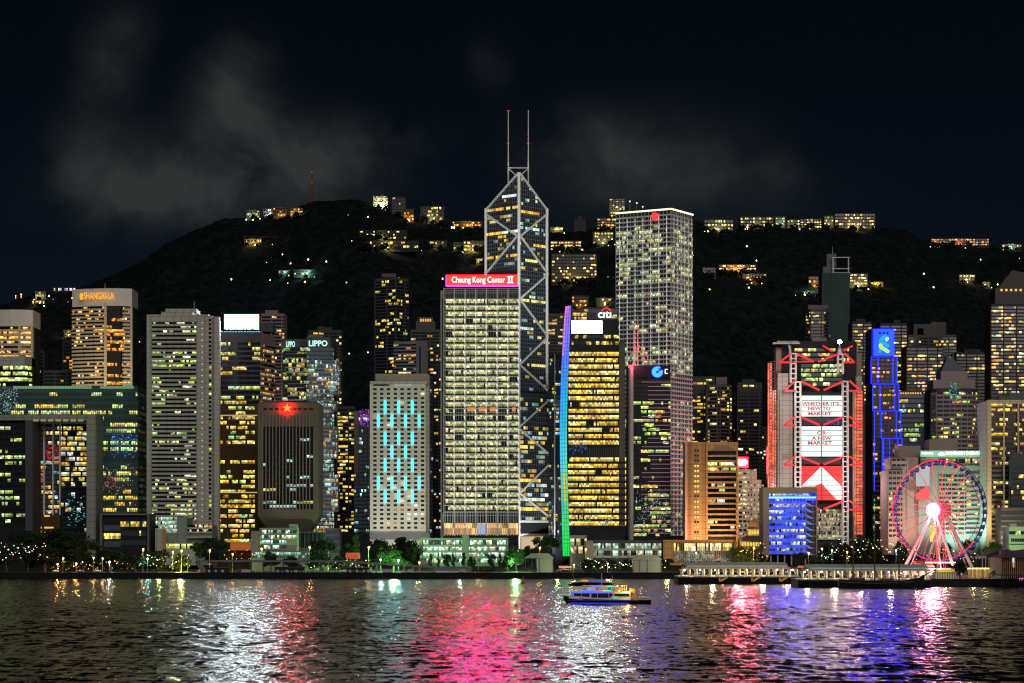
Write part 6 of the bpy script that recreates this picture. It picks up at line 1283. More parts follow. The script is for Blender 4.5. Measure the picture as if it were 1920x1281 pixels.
mb = MB(); mb.pbox(1066, 1198, 1125.9, 1126.5, Y - .45, .2); mb.build('rubbing_strake', M['grey'], r)
mb = MB()
for a, b in ((1158, 1099), (1167, 1099), (1161, 1108)): mb.lathe(X(a, Y), Y + .8, [(.06, Z(b + 1, Y)), (.26, Z(b, Y)), (.06, Z(b - 1, Y))], 8)
mb.build('deck_lamp', E['lampo'], r)
mb = MB(); mb.tube((X(1129, Y), Y + 4, Z(1099, Y)), (X(1129, Y), Y + 4, Z(1075, Y)), .14, .08, 6); mb.tube((X(1149, Y), Y + 4, Z(1099, Y)), (X(1149.5, Y), Y + 4, Z(1080, Y)), .06, .04, 5); mb.build('mast', M['frame'], r)
mb = MB()
for i in range(24): mb.pbox(1057.6 + i * .9, 1057.8 + i * .9, 1113.8 + i * .12, 1117 + i * .12, Y + 3.6 - min(3, i * .2), .08)
mb.seg((X(1057.5, Y), Y + 3.5, Z(1114, Y)), (X(1079, Y), Y + .8, Z(1117, Y)), .1, (0, 0, 1), .12)
for i in range(12): mb.pbox(1199 + i * 1.9, 1199.3 + i * 1.9, 1120.5, 1125, Y + .6, .1)
mb.pbox(1199, 1221, 1120.3, 1120.8, Y + .6, .1); mb.build('railing', M['metal'], r)
mb = MB(); mb.pbox(1150, 1158, 1118.4, 1123.3, Y + .25, .2); mb.build('painted_emblem', emit_mat('ferry_emblem', (.25, .9, .8), .5), r)
lamp_light('ferry_stern_glow', (X(1176, Y), Y - 1, Z(1106, Y)), (1, .5, .08), 1500, .5)
Y = 1300
r = thing('motor_yacht', 'dark sleek motor yacht with one orange window, passing behind the ferry', 'yacht', (X(1110, Y), Y + 4, 0))
hull(Y, 3.6, [(1065, 1096.5, .04, 1098.5), (1074, 1093, .6, 1099), (1090, 1091.5, 1, 1099.5), (1140, 1092.5, 1, 1099.5), (1151, 1095, .85, 1099.5)]).build('hull', M['hull'], r)
mb = MB(); mb.slab([(X(a, Y), Z(b, Y)) for a, b in ((1076, 1092), (1146, 1092.5), (1138, 1089), (1120, 1087.5), (1088, 1088))], Y + 1, Y + 6); mb.build('cabin', M['boatwhite'], r)
mb = MB(); mb.slab([(X(a, Y), Z(b, Y)) for a, b in ((1078, 1085.6), (1110, 1083.5), (1123, 1087), (1121, 1087.8), (1108, 1085), (1079, 1086.8))], Y + 1.4, Y + 5.6)
mb.seg((X(1080, Y), Y + 2, Z(1086, Y)), (X(1088, Y), Y + 2, Z(1090, Y)), .3, (0, 0, 1), .5); mb.tube((X(1077, Y), Y + 3, Z(1086, Y)), (X(1073, Y), Y + 3, Z(1075, Y)), .25, .15, 6); mb.build('hardtop', M['grey'], r)
mb = MB(); mb.pbox(1091, 1102, 1087.4, 1090.2, Y + .6, .5); mb.build('lit_window', emit_mat('yacht_orange', (1, .45, .04), .8), r); mb = MB(); mb.pbox(1104, 1134, 1088.6, 1090.4, Y + .7, .4); mb.build('window_strip', emit_mat('yacht_blue', (.02, .05, .7), .6), r)
Y = 1238
r = thing('sailing_ship', 'dark three-masted sailing ship with furled yards moored at the second pier', 'sailing ship', (X(1655, Y), Y + 5, 0))
hull(Y, 4.6, [(1574, 1086, .7, 1101), (1590, 1087.5, .9, 1102.5), (1640, 1089.5, 1, 1103), (1690, 1089, .95, 1103), (1716, 1085.5, .6, 1102), (1736, 1080.5, .05, 1094)]).build('hull', M['hull'], r)
mb = MB(); mb.seg((X(1578, Y), Y - .05, Z(1091.5, Y)), (X(1640, Y), Y - .35, Z(1094, Y)), .15, (0, 0, 1), .35); mb.seg((X(1640, Y), Y - .35, Z(1094, Y)), (X(1712, Y), Y + 1.3, Z(1091, Y)), .15, (0, 0, 1), .35); mb.build('rubbing_strake', M['brown'], r)
mb = MB(); mb.pbox(1594, 1622, 1083.5, 1088.5, Y + 2, 5); mb.pbox(1650, 1676, 1085, 1089, Y + 2, 5); mb.build('deck_house', M['wood'], r)
mb = MB(); mb.tube((X(1728, Y), Y + 4.6, Z(1083, Y)), (X(1765, Y), Y + 4.6, Z(1064, Y)), .4, .18, 8); mb.build('bowsprit', M['wood'], r)
for px, top, yds in ((1602, 968, (1010, 1035)), (1642.5, 958, (1000, 1020, 1036)), (1688.5, 1000, (1020, 1040))):
    mb = MB(); mb.tube((X(px, Y), Y + 4.6, Z(1089, Y)), (X(px, Y), Y + 4.6, Z(top, Y)), .42, .18, 8); m_ = mb.build('mast', M['wood'], r); mb = MB()
    for i, yy in enumerate(yds): hw = 5 + i * 2.4; mb.tube((X(px - hw, Y), Y + 3, Z(yy + 1, Y)), (X(px + hw, Y), Y + 6, Z(yy - 1, Y)), .2, .2, 6)
    mb.build('yard', M['wood'], m_)
mb = MB()
for a, b in (((1602, 972), (1580, 1086)), ((1602, 980), (1642, 1086)), ((1642, 962), (1612, 1086)), ((1642, 970), (1672, 1087)), ((1688, 1004), (1664, 1087)), ((1688, 1004), (1712, 1085)), ((1688, 1010), (1762, 1066)), ((1642, 962), (1688, 1010)), ((1642, 990), (1735, 1078)), ((1602, 972), (1640, 1000))): mb.tube((X(a[0], Y), Y + 4.6, Z(a[1], Y)), (X(b[0], Y), Y + 1, Z(b[1], Y)), .07, .07, 4)
mb.build('rigging', M['wood'], r)
Y = 1360
r = thing('channel_buoy', 'small red buoy with a lamp frame floating near the sea wall', 'buoy', (X(981, Y), Y, 0))
mb = MB(); mb.lathe(X(981, Y), Y, [(1.2, -.3), (1.5, .3), (1.3, .9), (.5, 1.1)], 12); mb.build('float', M['red'], r); mb = MB(); mb.tube((X(981, Y), Y, 1), (X(981, Y), Y, 4.4), .5, .2, 6); mb.build('lamp_frame', M['red'], r)
# ================================================================ PROMENADE
Y = 1518
r = thing('covered_walkway', 'long low grey covered walkway along the sea wall left of the middle', 'walkway', (X(620, Y), Y + 3, LAND))
mb = MB(); pts = [(366, 1052), (372, 1050.5), (640, 1051), (700, 1055), (790, 1061), (880, 1065)]
for (a, b), (c, d) in zip(pts, pts[1:]): mb.slab([(X(a, Y), Z(b + 3.4, Y)), (X(c, Y), Z(d + 3.4, Y)), (X(c, Y), Z(d, Y)), (X(a, Y), Z(b, Y))], Y, Y + 7)
mb.slab([(X(366, Y), Z(1053, Y)), (X(372, Y), Z(1053, Y)), (X(384, Y), Z(1070, Y)), (X(376, Y), Z(1072, Y))][::-1], Y, Y + 7); mb.pbox(812, 884, 1062.6, 1071, Y - .3, 6); mb.build('roof', M['grey'], r)
for px in (400, 430, 446, 468, 492, 530, 560, 600, 634, 668, 704, 740, 776): mb = MB(); mb.pbox(px, px + 2.2, interp(pts, px) + 3, 1074, Y + 1, 1); mb.build('column', M['slate'], r)
mb = MB(); mb.pbox(818, 874, 1072, 1074.2, Y - 1.4, .3); mb.build('bench_light', emit_mat('bench_glow', (.75, .8, 1), .4), r)
for px, w_, h, lab in ((386, 42, 9, 'flat dark kiosk under the left end of the covered walkway'), (515, 56, 10, 'wider flat dark kiosk under the covered walkway below the mint barracks'), (650, 44, 9, 'flat dark kiosk under the covered walkway below the small orange board')):
    t = thing('promenade_kiosk', lab, 'kiosk', (X(px + w_ / 2, 1516), 1518, LAND), 'flat kiosks along the promenade'); mb = MB(); mb.pbox(px, px + w_, 1074 - h, 1075, 1516, 4); mb.build('wall', M['dark'], t); mb = MB(); mb.pbox(px - 2, px + w_ + 2, 1073 - h, 1074.2 - h, 1515, 6); mb.build('roof', M['slate'], t)
    mb = MB()
    for i in range(3): mb.pbox(px + 4 + i * w_ * .3, px + 8 + i * w_ * .3, 1068.5, 1074, 1515.8, .2)
    mb.build('shutter', M['pale'], t)
r = thing('railing', 'pale promenade railing with white posts along the sea wall below the walkway', 'railing', (X(680, 1512), 1512, LAND))
mb = MB(); rg = random.Random(5)
for i in range(72):
    if rg.random() < .8: mb.pbox(478 + i * 5.6, 480 + i * 5.6, 1070.5, 1075, 1512, .3)
mb.build('post', M['pale'], r); mb = MB(); mb.pbox(476, 884, 1070.6, 1071.2, 1512.1, .12); mb.build('rail', M['steel'], r); mb = MB()
for a, b in ((689, 697), (719, 737), (764, 772), (860, 872), (452, 470)): mb.pbox(a, b, 1068, 1074, 1511.8, .2)
mb.build('banner', M['pale'], r)
for px0, px1, y0, lab in ((985, 1037, 1038, 'white pitched marquee tent on the lawn left of the green ribbon foot'), (1187, 1240, 1041, 'white pitched marquee tent below the glazed low block right of the yacht')):
    Y = 1522; t = thing('marquee_tent', lab, 'tent', (X((px0 + px1) / 2, Y), Y + 6, LAND), 'white tents on the promenade'); mb = MB(); m_ = (px0 + px1) / 2
    mb.pbox(px0 + 22 if px0 < 1000 else px0, px1, y0 + 9, 1074, Y + 1, 9); mb.build('wall', M['fabric'], t); mb = MB(); mb.slab([(X(px0 - 2, Y), Z(y0 + 9, Y)), (X(px1 + 2, Y), Z(y0 + 9, Y)), (X(px1 - 8, Y), Z(y0, Y)), (X(px0 + 12, Y), Z(y0, Y))], Y, Y + 11); mb.build('roof', M['fabric'], t)
    mb = MB()
    for q in (px0, px0 + 12, m_, px1 - 2): mb.pbox(q, q + 1, y0 + 9, 1074, Y + .4, .4)
    mb.build('post', M['grey'], t)
r = thing('message_board', 'small orange-lit message board on posts between the trees', 'sign', (X(662, 1540), 1540, LAND))
mb = MB(); mb.pbox(648, 675, 1036.5, 1048, 1540, .6); mb.build('frame', M['pale'], r); mb = MB(); mb.pbox(649.5, 673.5, 1038, 1046.6, 1539.5, .4); mb.build('panel', emit_mat('board_orange', (1, .12, .02), .75), r)
mb = MB(); rg = random.Random(9)
for j in range(2):
    x = 651
    while x < 671: w_ = rg.uniform(1, 3); mb.pbox(x, x + w_, 1039.6 + j * 3.6, 1041.8 + j * 3.6, 1539.2, .2); x += w_ + .7
mb.build('message_line', emit_mat('board_red', (.5, .02, .01), .5), r); mb = MB(); mb.pbox(656, 657.5, 1048, 1073, 1540, .4); mb.pbox(666, 667.5, 1048, 1073, 1540, .4); mb.build('post', M['steel'], r)
# double decker bus and cars by the ribbon foot
def vehicle(name, label, cat, px, Y, L, H_, Wd, body, roofy, wins, grp=None):
    t = thing(name, label, cat, (X(px, Y), Y, LAND), grp); x0 = X(px, Y) - L / 2; mb = MB()
    if H_ > 3: mb.slab([(x0, LAND + .4), (x0 + L, LAND + .4), (x0 + L, LAND + H_ - .2), (x0 + L - .2, LAND + H_), (x0 + .3, LAND + H_), (x0, LAND + H_ - .4)], Y, Y + Wd)
    else: mb.slab([(x0, LAND + .35), (x0 + L, LAND + .35), (x0 + L, LAND + .85), (x0 + L * .8, LAND + .95), (x0 + L * .66, LAND + H_), (x0 + L * .28, LAND + H_), (x0 + L * .1, LAND + .95), (x0, LAND + .8)], Y, Y + Wd)
    mb.build('body', body, t)
    for z0, z1 in wins: mb = MB(); mb.box(x0 + L * (.05 if H_ > 3 else .28), x0 + L * (.95 if H_ > 3 else .66), Y - .05, Y + .1, LAND + z0, LAND + z1, (.5, .5, .35)); mb.build('window', LED, t)
    for f in (.2, .8): mb = MB(); mb.tube((x0 + L * f, Y - .08, LAND + .42), (x0 + L * f, Y + .3, LAND + .42), .42, .42, 12); mb.build('wheel', M['black'], t)
    for f, m_ in ((.02, E['red'] if False else emit_mat('tail_lamp', (1, .02, .02), 2) if 'tail_lamp' not in bpy.data.materials else bpy.data.materials['tail_lamp']), (.98, bpy.data.materials.get('head_lamp') or emit_mat('head_lamp', (1, .95, .8), 3))): mb = MB(); mb.box(x0 + L * f - .12, x0 + L * f + .12, Y - .1, Y + .1, LAND + .6, LAND + .8); mb.build('headlight' if f > .5 else 'tail_light', m_, t)
vehicle('double_decker_bus', 'red double-decker bus on the road beside the green light ribbon', 'bus', 1060, 1560, 10, 4.3, 2.5, M['red'], 0, ((1.1, 1.9), (2.8, 3.6)))
for px, col, lab in ((104, 'white', 'small pale car on the lamplit quay road at the far left'), (150, 'slate', 'dark car under the orange lamps on the left quay road'), (183, 'boatwhite', 'white car left of the tallest left quay lamp'), (376, 'red', 'red car showing its tail light by the walkway end'), (1046, 'red', 'red taxi stopped just left of the double-decker bus')): vehicle('parked_car', lab, 'car', px, 1545, 4.3, 1.45, 1.8, M[col], 0, ((.9, 1.3),), 'cars on the quay road')
# ---- trees
def leaf_mat(name, c0, c1):
    m, t, b = mat_new(name); g = t.n('ShaderNodeNewGeometry'); n1 = t.n('ShaderNodeTexNoise', i_Scale=.8, i_Detail=3.0); t.l(g.outputs['Position'], n1.inputs['Vector'])
    mx = t.n('ShaderNodeMix', data_type='RGBA'); mx.inputs[6].default_value = (*c0, 1); mx.inputs[7].default_value = (*c1, 1); t.l(n1.outputs[0], mx.inputs[0]); t.l(mx.outputs[2], b.inputs['Base Color']); b.inputs['Roughness'].default_value = .8; b.inputs['Specular IOR Level'].default_value = .2
    return m
LEAF = leaf_mat('leaves', (.007, .016, .006), (.022, .04, .013))
def leaf_blob(mb, rg, cx, cy, cz, rr, n, s):
    for _ in range(n):
        v = Vector((rg.gauss(0, 1), rg.gauss(0, 1), rg.gauss(0, 1))).normalized() * rr * rg.uniform(.35, 1.05); c = Vector((cx, cy, cz)) + Vector((v.x, v.y, v.z * .7))
        a = Vector((rg.gauss(0, 1), rg.gauss(0, 1), rg.gauss(0, 1))).normalized(); b = a.orthogonal().normalized(); q = s * rg.uniform(.6, 1.3)
        mb.quad(tuple(c - a * q), tuple(c - b * q * .55), tuple(c + a * q), tuple(c + b * q * .55))
def tree_proto(seed, shape):
    rg = random.Random(seed); cm_, tm = MB(), MB(); nb = 17 if shape != 'slim' else 9
    tm.tube((0, 0, 0), (rg.uniform(-.02, .02), 0, .45), .035, .022, 7)
    for i in range(nb):
        if shape == 'wide': a = rg.uniform(0, 6.28); q = rg.uniform(.1, .46); p = (math.cos(a) * q, math.sin(a) * q * .8, rg.uniform(.38, .88) - q * .35); rr = rg.uniform(.13, .2)
        elif shape == 'slim': a = rg.uniform(0, 6.28); q = rg.uniform(0, .22); p = (math.cos(a) * q, math.sin(a) * q, .38 + .55 * i / nb); rr = rg.uniform(.12, .2) * (1.1 - .5 * i / nb)
        else: a = rg.uniform(0, 6.28); q = rg.uniform(.05, .36); p = (math.cos(a) * q, math.sin(a) * q, rg.uniform(.26, .86) - q * .15); rr = rg.uniform(.14, .22)
        leaf_blob(cm_, rg, *p, rr, 120, .044)
        if i % 2 == 0: tm.tube((0, 0, .3 + .012 * i), (p[0] * .8, p[1] * .8, p[2]), .016, .006, 5)
    root = bpy.data.objects.new('broadleaf_tree', None); C.objects.link(root)
    for nm, m_, mt in (('crown', cm_, LEAF), ('trunk', tm, M['trunk'])):
        me = bpy.data.meshes.new(nm); me.from_pydata(m_.v, [], m_.f); me.materials.append(mt); o = bpy.data.objects.new(nm, me); C.objects.link(o); o.parent = root
    return root
PROT = {k: tree_proto(s, sh) for k, s, sh in (('w', 1, 'wide'), ('w2', 2, 'wide'), ('r', 3, 'round'), ('r2', 4, 'round'), ('s', 5, 'slim'), ('s2', 6, 'slim'))}
used = set()
def tree(px, top, wpx, Y, kind, label, ry=None):
    pr = PROT[kind]
    if kind in used: o = copy_tree(pr)
    else: o = pr; used.add(kind)
    h = Z(top, Y) - LAND; o.location = (X(px, Y), Y, LAND); o.scale = (wpx / FPX * Y, wpx / FPX * Y * .8, h); o.rotation_euler = (0, 0, 0)
    o['label'] = label; o['category'] = 'tree'; o['group'] = 'trees along the waterfront'
for t in ((12, 1018, 58, 1548, 'w', 'spreading dark tree cut off by the left edge'), (52, 990, 84, 1575, 'r', 'dark round tree before the left leg of the frame building'), (112, 982, 120, 1590, 'r2', 'biggest dark tree, inside the door-shaped frame building'), (84, 1016, 84, 1560, 'w2', 'low spreading tree in front of the biggest dark tree'), (156, 1008, 80, 1570, 'r', 'dark tree against the right leg of the frame building'), (208, 1026, 78, 1565, 'w', 'spreading tree in front of the dark framed cube'), (254, 1038, 50, 1540, 'r2', 'near dark tree at the right corner of the framed cube'), (296, 1030, 56, 1565, 'r', 'dark tree below the green-white lit atrium'), (303, 1050, 26, 1538, 's', 'slim young tree left of the walkway end'), (338, 1034, 36, 1560, 'r2', 'yellow-green lit tree under the banded tower podium'), (404, 1002, 84, 1585, 'w2', 'umbrella-shaped tree at the foot of the gold tower'), (352, 1042, 26, 1550, 's2', 'narrow tree behind the start of the walkway'), (508, 1030, 34, 1560, 'w', 'flat-topped tree before the long mint colonnade'), (548, 1040, 34, 1560, 'w2', 'low sparse tree before the middle of the mint colonnade'), (605, 1008, 62, 1570, 'r', 'tall dark tree right of the mint colonnade'), (588, 1040, 30, 1545, 'r2', 'low bushy tree before the right end of the mint colonnade'), (655, 1014, 46, 1580, 'r2', 'tree behind the small orange message board'), (668, 998, 36, 1640, 's', 'pale lit tree in the gap left of the hotel with light bars'), (636, 1040, 30, 1550, 'w', 'low dark tree left of the small orange message board'), (708, 1008, 52, 1590, 'r', 'dark tree under the left corner of the hotel with light bars'), (758, 1000, 72, 1600, 'r2', 'large dark tree under the hotel with light bars'), (738, 1023, 58, 1562, 'w2', 'bright green floodlit tree under the hotel with light bars'), (775, 1022, 40, 1580, 'r', 'dark tree just left of the car-park-like mint block'), (808, 1036, 17, 1552, 's', 'first slim young tree before the mint gallery block'), (822, 1043, 13, 1552, 's2', 'second slim young tree before the mint gallery block, the shortest'), (838, 1037, 20, 1552, 'r', 'third young tree before the mint gallery block'), (850, 1036, 17, 1550, 's2', 'fourth young tree, left of the bright white lamp'), (870, 1034, 18, 1552, 's', 'fifth young tree, right of the bright white lamp'), (885, 1040, 22, 1552, 'r2', 'sixth young tree, round, under the gallery stair tower'), (922, 1036, 20, 1552, 'r', 'seventh young tree, before the right half of the gallery block'), (938, 1038, 13, 1552, 's', 'last slim young tree before the mint gallery block'), (968, 1020, 46, 1565, 'w', 'bright green floodlit tree right of the mint gallery block'), (952, 1038, 30, 1550, 'r2', 'dark tree at the right end of the mint gallery block'), (1025, 1000, 62, 1590, 'r', 'large dark tree at the foot of the prism tower'), (992, 1018, 36, 1585, 'r2', 'dark tree between the floodlit tree and the prism tower foot'), (1100, 1046, 30, 1550, 'r2', 'low tree right of the green ribbon foot'), (1122, 1048, 26, 1548, 'r', 'low tree before the left end of the glazed low block'), (1146, 1046, 28, 1550, 'w', 'low spreading tree before the glazed low block'), (1176, 1046, 28, 1550, 'r2', 'low tree left of the right-hand marquee'), (1252, 1046, 30, 1550, 'r', 'low tree right of the right-hand marquee'), (1300, 1051, 40, 1545, 'w2', 'low spreading tree in front of the tan box'), (1352, 1050, 34, 1548, 'w', 'low spreading tree at the right part of the tan box'), (1385, 1022, 40, 1580, 'r', 'amber-lit tree between the tan box and the domed court house'), (1412, 1020, 40, 1575, 'r2', 'tree below the dome of the court house'), (1428, 1034, 34, 1560, 'w2', 'tree at the left foot of the blue civic block'), (1500, 1034, 36, 1560, 'r', 'round dark tree before the blue civic block'), (1532, 1044, 36, 1540, 'w', 'low tree at the right foot of the blue civic block'), (1552, 1014, 44, 1600, 'r2', 'dark tree at the left foot of the trussed bank'), (1582, 1018, 44, 1590, 'r', 'dark tree under the right mast of the trussed bank'), (1612, 1004, 50, 1610, 'r2', 'dark tree at the foot of the orange side stairs'), (1640, 1014, 40, 1590, 'w', 'dark tree below the neon-outlined tower'), (1812, 1008, 40, 1560, 'r', 'dark tree right of the wheel base'), (1868, 1010, 48, 1545, 'w2', 'bright green lit tree at the foot of the pale right edge tower'), (1800, 1049, 36, 1330, 'r2', 'black tree on the quay in front of the wheel'), (1690, 1010, 34, 1560, 'w', 'dim tree behind the left legs of the wheel'), (1776, 1010, 34, 1560, 'w2', 'dim tree behind the right legs of the wheel')): tree(*t)
for k in PROT:
    if k not in used: bpy.data.objects.remove(PROT[k])
rg = random.Random(77)
for px0, px1, y0, Y, lab in ((880, 928, 1065, 1520, 'clipped hedge on the lawn right of the covered walkway'), (1040, 1078, 1064, 1524, 'clipped hedge below the green light ribbon'), (1095, 1130, 1066, 1522, 'clipped hedge on the lawn above the yacht'), (1135, 1186, 1064, 1526, 'clipped hedge left of the right-hand marquee'), (1242, 1272, 1062, 1526, 'clipped hedge beside the first pier entrance'), (270, 330, 1066, 1524, 'lamplit hedge left of the covered walkway'), (1380, 1440, 1050, 1540, 'hedge behind the roof of the first pier')):
    mb = MB(); x = X(px0, Y); h = Z(y0, Y) - LAND
    while x < X(px1, Y): leaf_blob(mb, rg, x, Y + rg.uniform(0, 2.5), LAND + h * rg.uniform(.3, .65), h * .55, 34, .4); x += h * .32
    tag(mb.build('hedge', LEAF), lab, 'hedge', 'hedges along the promenade')
for px, py, Y, c, wt in ((738, 1058, 1548, (.25, 1, .25), 5200), (967, 1052, 1550, (.3, 1, .3), 1900), (340, 1060, 1545, (1, .9, .2), 1500), (1868, 1046, 1528, (.35, 1, .25), 1500), (668, 1052, 1620, (.6, 1, .4), 2500), (1392, 1052, 1560, (1, .6, .15), 2200), (300, 1066, 1518, (.8, 1, .2), 200), (1140, 1064, 1516, (.9, .9, .2), 110), (1250, 1060, 1516, (.8, .9, .3), 120), (1045, 1064, 1516, (.6, 1, .3), 110)): lamp_light('ground_floodlight', (X(px, Y), Y - 5, Z(py, Y)), c, wt * 26, .8)
lamp_light('hotel_floodlight', (X(1800, 1715), 1712, 12), (.55, 1, .82), 260000, 3, 110, (X(1800, 1740), 1742, 70)); lamp_light('hotel_floodlight', (X(1690, 1715), 1712, 12), (1, .62, .5), 150000, 3, 110, (X(1690, 1740), 1744, 70)); lamp_light('bank_block_floodlight', (X(1335, 1700), 1695, 12), (1, .60, .24), 260000, 3, 100, (X(1335, 1735), 1737, 60)); lamp_light('white_hotel_floodlight', (X(746, 1700), 1690, 20), (1, .98, .85), 80000, 3, 110, (X(746, 1750), 1750, 60))
# ---- street lamps, copied from one
HEAD = emit_mat('street_lamp_glow', (1, .62, .2), 9); HEADW = emit_mat('white_lamp_glow', (.85, 1, .9), 14); POLE = wall_mat('lamp_post_paint', (.5, .4, .22))
def lamp_proto():
    root = bpy.data.objects.new('street_lamp', None); C.objects.link(root)
    for nm, mt in (('pole', POLE), ('lamp_head', HEAD)):
        mb = MB()
        if nm == 'pole': mb.tube((0, 0, 0), (0, 0, .93), .16, .09, 7); mb.tube((0, 0, .93), (.5, 0, .97), .09, .06, 6)
        else: mb.lathe(.1, 0, [(.1, .945), (.5, .96), (.42, .985), (.1, 1.0)], 8)
        me = bpy.data.meshes.new(nm); me.from_pydata(mb.v, [], mb.f); me.materials.append(mt); o = bpy.data.objects.new(nm, me); C.objects.link(o); o.parent = root
    return root
lp = lamp_proto(); first = True
for px, top, Y, lab in ((118, 1046, 1526, 'street lamp on the left quay, before the low spreading tree'), (175, 1045, 1526, 'street lamp below the right leg of the frame building'), (192, 1046, 1526, 'street lamp under the left edge of the framed cube'), (268, 1029, 1550, 'tall golden lamp before the right side of the framed cube'), (324, 1034, 1548, 'tall golden lamp under the lit atrium'), (340, 1032, 1552, 'tall golden lamp under the banded tower, right of its twin'), (393, 1031, 1550, 'tall golden lamp before the umbrella-shaped tree'), (436, 1038, 1552, 'golden lamp at the right of the umbrella-shaped tree'), (490, 1028, 1556, 'lamp before the balconied mint block'), (580, 1025, 1556, 'lamp before the long mint colonnade'), (691, 1025, 1552, 'tall golden lamp left of the hotel with light bars'), (897, 1026, 1556, 'tall lamp before the right half of the mint gallery block'), (1012, 1026, 1550, 'lamp rising behind the left marquee'), (1072, 1030, 1552, 'first lamp right of the green ribbon foot'), (1098, 1029, 1552, 'second lamp right of the green ribbon foot'), (1201, 1034, 1552, 'lamp above the right-hand marquee'), (1305, 1036, 1560, 'pale lamp before the middle of the tan box'), (1413, 1026, 1552, 'lamp below the domed court house'), (1516, 1036, 1545, 'lamp before the zigzag stair of the blue civic block'), (1541, 1028, 1545, 'lamp right of the blue civic block'), (1588, 1034, 1545, 'lamp at the foot of the trussed bank'), (1076, 1058, 1520, 'short lamp on the lawn beside the left-hand marquee'), (1139, 1056, 1520, 'short lamp on the lawn above the yacht')):
    o = lp if first else copy_tree(lp); first = False; h = Z(top, Y) - LAND; o.location = (X(px, Y), Y, LAND); o.scale = (1.25, 1.25, h); o['label'] = lab; o['category'] = 'street lamp'; o['group'] = 'street lamps along the waterfront'
    lamp_light('street_lamp_glow', (X(px, Y) + .2, Y - .6, LAND + h - .6), (1, .6, .2), 1300, .5)
for px, py, lab, col in ((786, 1055, 'dazzling orange floodlight left of the mint gallery block', (1, .5, .08)), (714, 1050, 'dazzling white floodlight under the green lit tree', (.9, 1, .8)), (863, 1050, 'dazzling cool white floodlight before the mint gallery block', (.7, 1, 1)), (747, 1051, 'small cool floodlight right of the green lit tree', (.6, 1, .9)), (205, 1054, 'small white floodlight on the left quay', (1, 1, .8)), (143, 1057, 'small orange floodlight on the left quay', (1, .45, .08)), (108, 1058, 'reddish floodlight at the far left of the quay', (1, .3, .08)), (1560, 1032, 'green-white floodlight under the trussed bank', (.6, 1, .8)), (1680, 1032, 'cool floodlight behind the left wheel leg', (.6, 1, .9)), (277, 1048, 'teal floodlight under the framed cube', (.3, .9, 1))):
    Y = 1540; t = thing('floodlight', lab, 'floodlight', (X(px, Y), Y, LAND), 'floodlights along the waterfront'); mb = MB(); mb.tube((X(px, Y), Y, LAND), (X(px, Y), Y, Z(py, Y)), .12, .1, 6); mb.build('pole', M['steel'], t)
    mb = MB(); mb.lathe(X(px, Y), Y, [(.15, Z(py, Y) - .6), (.7, Z(py, Y)), (.15, Z(py, Y) + .6)], 10); mb.build('lamp_head', emit_mat('flood_%d' % px, col, 16), t); lamp_light('floodlight_glow', (X(px, Y), Y - 1.2, Z(py, Y)), col, 4500, .5)
# strings of small lights among the trees (shops and stalls under the crowns)
for px0, px1, y0, y1, n, pal, lab in ((0, 90, 1018, 1050, 40, WARM + COOL, 'string of mixed small lights under the trees at the far left'), (95, 260, 1052, 1068, 46, AMBER + WARM, 'string of orange lights along the left quay road'), (260, 360, 1040, 1064, 44, YG + COOL + AMBER, 'string of green and amber lights under the banded tower'), (420, 480, 1030, 1050, 18, AMBER, 'string of amber lights under the gold tower'), (560, 700, 1050, 1068, 40, WARM + YG, 'string of yellow lights behind the covered walkway'), (1080, 1250, 1046, 1066, 60, WARM + WHT + YG, 'string of warm lights under the low trees by the marquee'), (1380, 1440, 1012, 1045, 30, AMBER, 'string of amber lights under the court house trees'), (1535, 1690, 1006, 1052, 110, WHT + COOL + YG + AMBER, 'string of many coloured lights behind the second pier'), (1690, 1850, 1030, 1060, 70, WARM + [(1, .3, .4), (.6, .2, 1)], 'string of pink and amber lights around the wheel base')):
    rg = random.Random(int(px0) + 3); Y = 1535 if px0 < 1500 else 1535; t = thing('light_string', lab, 'string lights', (X((px0 + px1) / 2, Y), Y, LAND), 'strings of lights under the trees'); mb = MB(); pts = []
    for i in range(n):
        x, y = px0 + (px1 - px0) * (i + rg.random()) / n, rg.uniform(y0, y1); pts.append((X(x, Y), Y, Z(y, Y))); c = rg.choice(pal); q = rg.choice((.4, .8, 1.6, 4)); s = rg.uniform(.16, .5); a = pts[-1]; k = len(mb.v)
        mb.v += [(a[0] + s, a[1], a[2]), (a[0] - s, a[1], a[2]), (a[0], a[1] + s, a[2]), (a[0], a[1] - s, a[2]), (a[0], a[1], a[2] + s), (a[0], a[1], a[2] - s)]
        for f in ((0, 2, 4), (2, 1, 4), (1, 3, 4), (3, 0, 4), (2, 0, 5), (1, 2, 5), (3, 1, 5), (0, 3, 5)): mb.f.append(tuple(k + z for z in f)); mb.c.append(tuple(v * q for v in c))
    mb.build('bulbs', LED, t); mb = MB(); mb.path(pts, .03, 3); mb.build('cable', M['black'], t)
